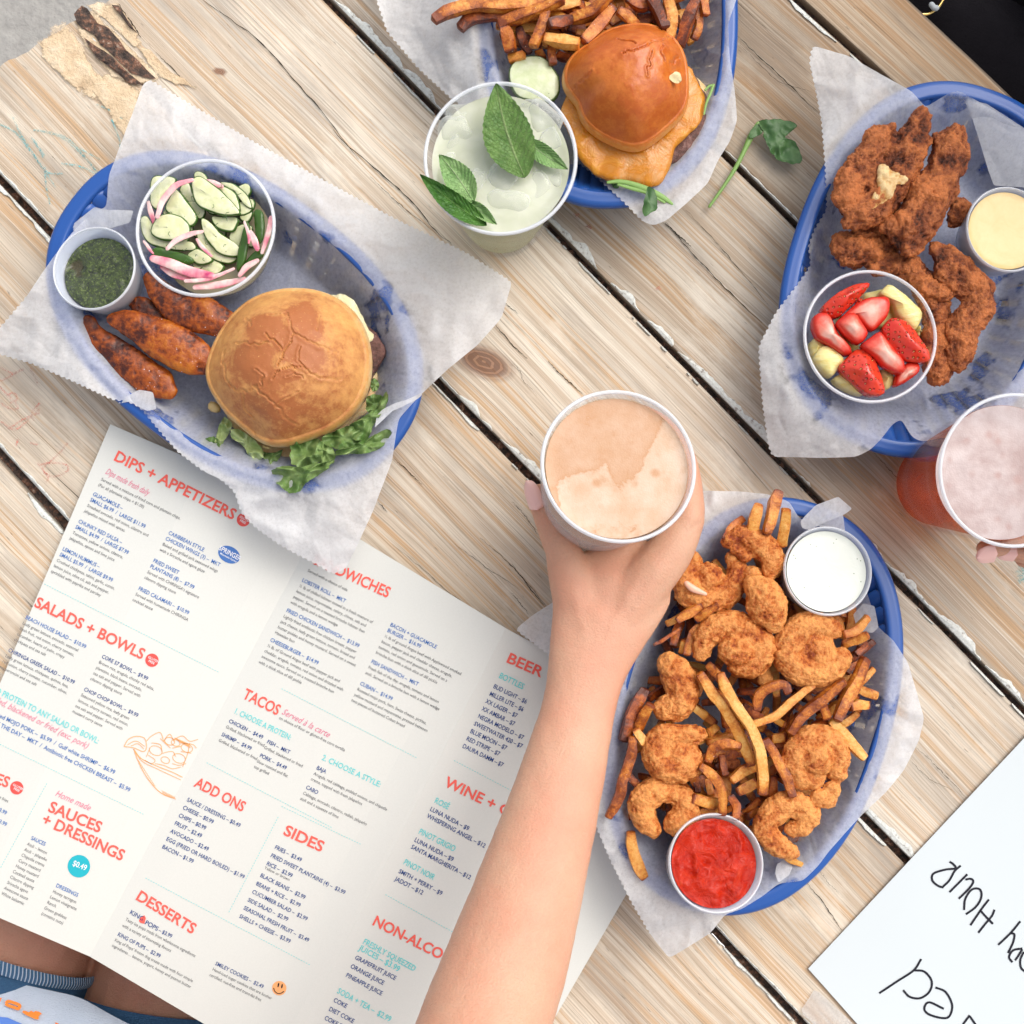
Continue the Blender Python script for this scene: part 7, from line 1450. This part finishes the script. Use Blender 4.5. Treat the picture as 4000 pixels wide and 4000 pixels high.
# ---- second person: fingertips round the amber beer
p2 = thing('person', 'person at the right edge, only two fingertips with pale nails showing under the amber beer', 'person', ol(2350, 1250, -.4))
parts = []
def lx(x, y): X, Y = V1('L', x, y); return X/2.0704, Y/2.0704
def lf(pts, n=30):
    out = []
    for x, y, z, r in pts: a, c = lx(x, y); out.append((a, c, z, r*vs_('L')/2.0704, 1))
    parts.append(limb(out, n=n))
lf([(1650, 1478, .078, 58), (1720, 1475, .074, 66), (1830, 1478, .068, 68), (1960, 1510, .064, 72), (2090, 1500, .066, 80)])
lf([(1800, 1500, .066, 46), (1870, 1515, .062, 52), (1980, 1540, .058, 60), (2090, 1540, .060, 70)])
lf([(1790, 1440, .100, 30), (1850, 1420, .098, 44), (1960, 1420, .090, 62), (2090, 1440, .080, 78)])
lf([(1900, 1560, .046, 42), (1990, 1580, .044, 52), (2100, 1560, .050, 64)])
lf([(2060, 1490, .066, 120), (2200, 1440, .070, 150), (2330, 1360, .080, 130), (2500, 1250, .10, 110), (2900, 1000, .16, 140), (3400, 800, .22, 160)], n=60)
lf([(2150, 1420, .090, 70), (2080, 1250, .095, 58), (1990, 1130, .096, 46), (1900, 1090, .096, 36)])
v, f, no = remesh(parts, .0018, 5); v = v+no*(fbm(v*80, 3, 2)*.0005)[:, None]; obj('body', v, f, M['skin'], p2)
def nail2(c0, c1, r, z, up):
    a, b_ = lx(*c0), lx(*c1); o = nail(a, b_, r, z, up, p2); return o
nail2((1745, 1510), (1600, 1535), .0068, .0860, (.05, -.45, .9)); nail2((1885, 1520), (1742, 1510), .0055, .0735, (.05, -.35, .9))
# ---- third person: dark clothes in the shade beyond the table
p3 = thing('person', 'person in black clothes, almost lost in the dark beyond the upper right table edge', 'person', ol(1950, -20, -.75))
Q = resample([(x*2.0704, y*2.0704) for x, y in [(1640, -260), (1690, -20), (1740, 60), (1800, 160), (1900, 250), (2050, 380), (2400, 500), (2900, 300), (2900, -500), (2200, -900), (1750, -600)]], 26)
pts, t, f = star_sheet(Q, (4300, -300), 60); q3 = np.column_stack([pts*.0016, pts[:, 0]*0])
z = -.18+.05*fbm(q3*1.5, 4, 8)-.10*t**4+.16*sstep(.6, 0, t)+.03*(1-np.abs(fbm(q3*.8, 2, 3))*2); obj('clothes', Pn(pts[:, 0], pts[:, 1], z), f, M['black'], p3)
v, f, no = remesh([tube([ol(1735, -60, -.12), ol(1790, 60, -.12), ol(1880, 150, -.14), ol(2060, 240, -.20)], [.035, .05, .055, .06], 20, n=24), tube([ol(1680, -250, -.08), ol(1735, -60, -.12)], [.05, .036], 16, n=10)], .006, 6); v = v+no*(fbm(v*25, 3, 4)*.010)[:, None]; obj('sleeve', v, f, M['black'], p3)
v, f, no = remesh([tube([ol(2600, -500, -.30), ol(2900, -620, .0), ol(3300, -900, .30)], [.20, .19, .16], 20, n=24), tube([ol(1700, 60, -.42), ol(2000, 150, -.38), ol(2600, -450, -.32)], [.09, .12, .16], 20, n=20)], .012, 4); obj('body', v, f, M['black'], p3)
q = [ol(1735, 27, -.06), ol(1752, 26, -.06), ol(1770, 14, -.06), ol(1782, -4, -.06)]; v, f = tube(q, .0011, 8, n=24); bq = obj('bracelet', v, f, M['gold'], label='thin gold bracelet with a white bead, in the dark beyond the table', cat='bracelet')
v, f = tube([ol(1757, 8, -.056), ol(1763, 15, -.056), ol(1768, 15, -.056)], .0022, 8, n=10); obj('bead', v, f, M['sheet'], bq)
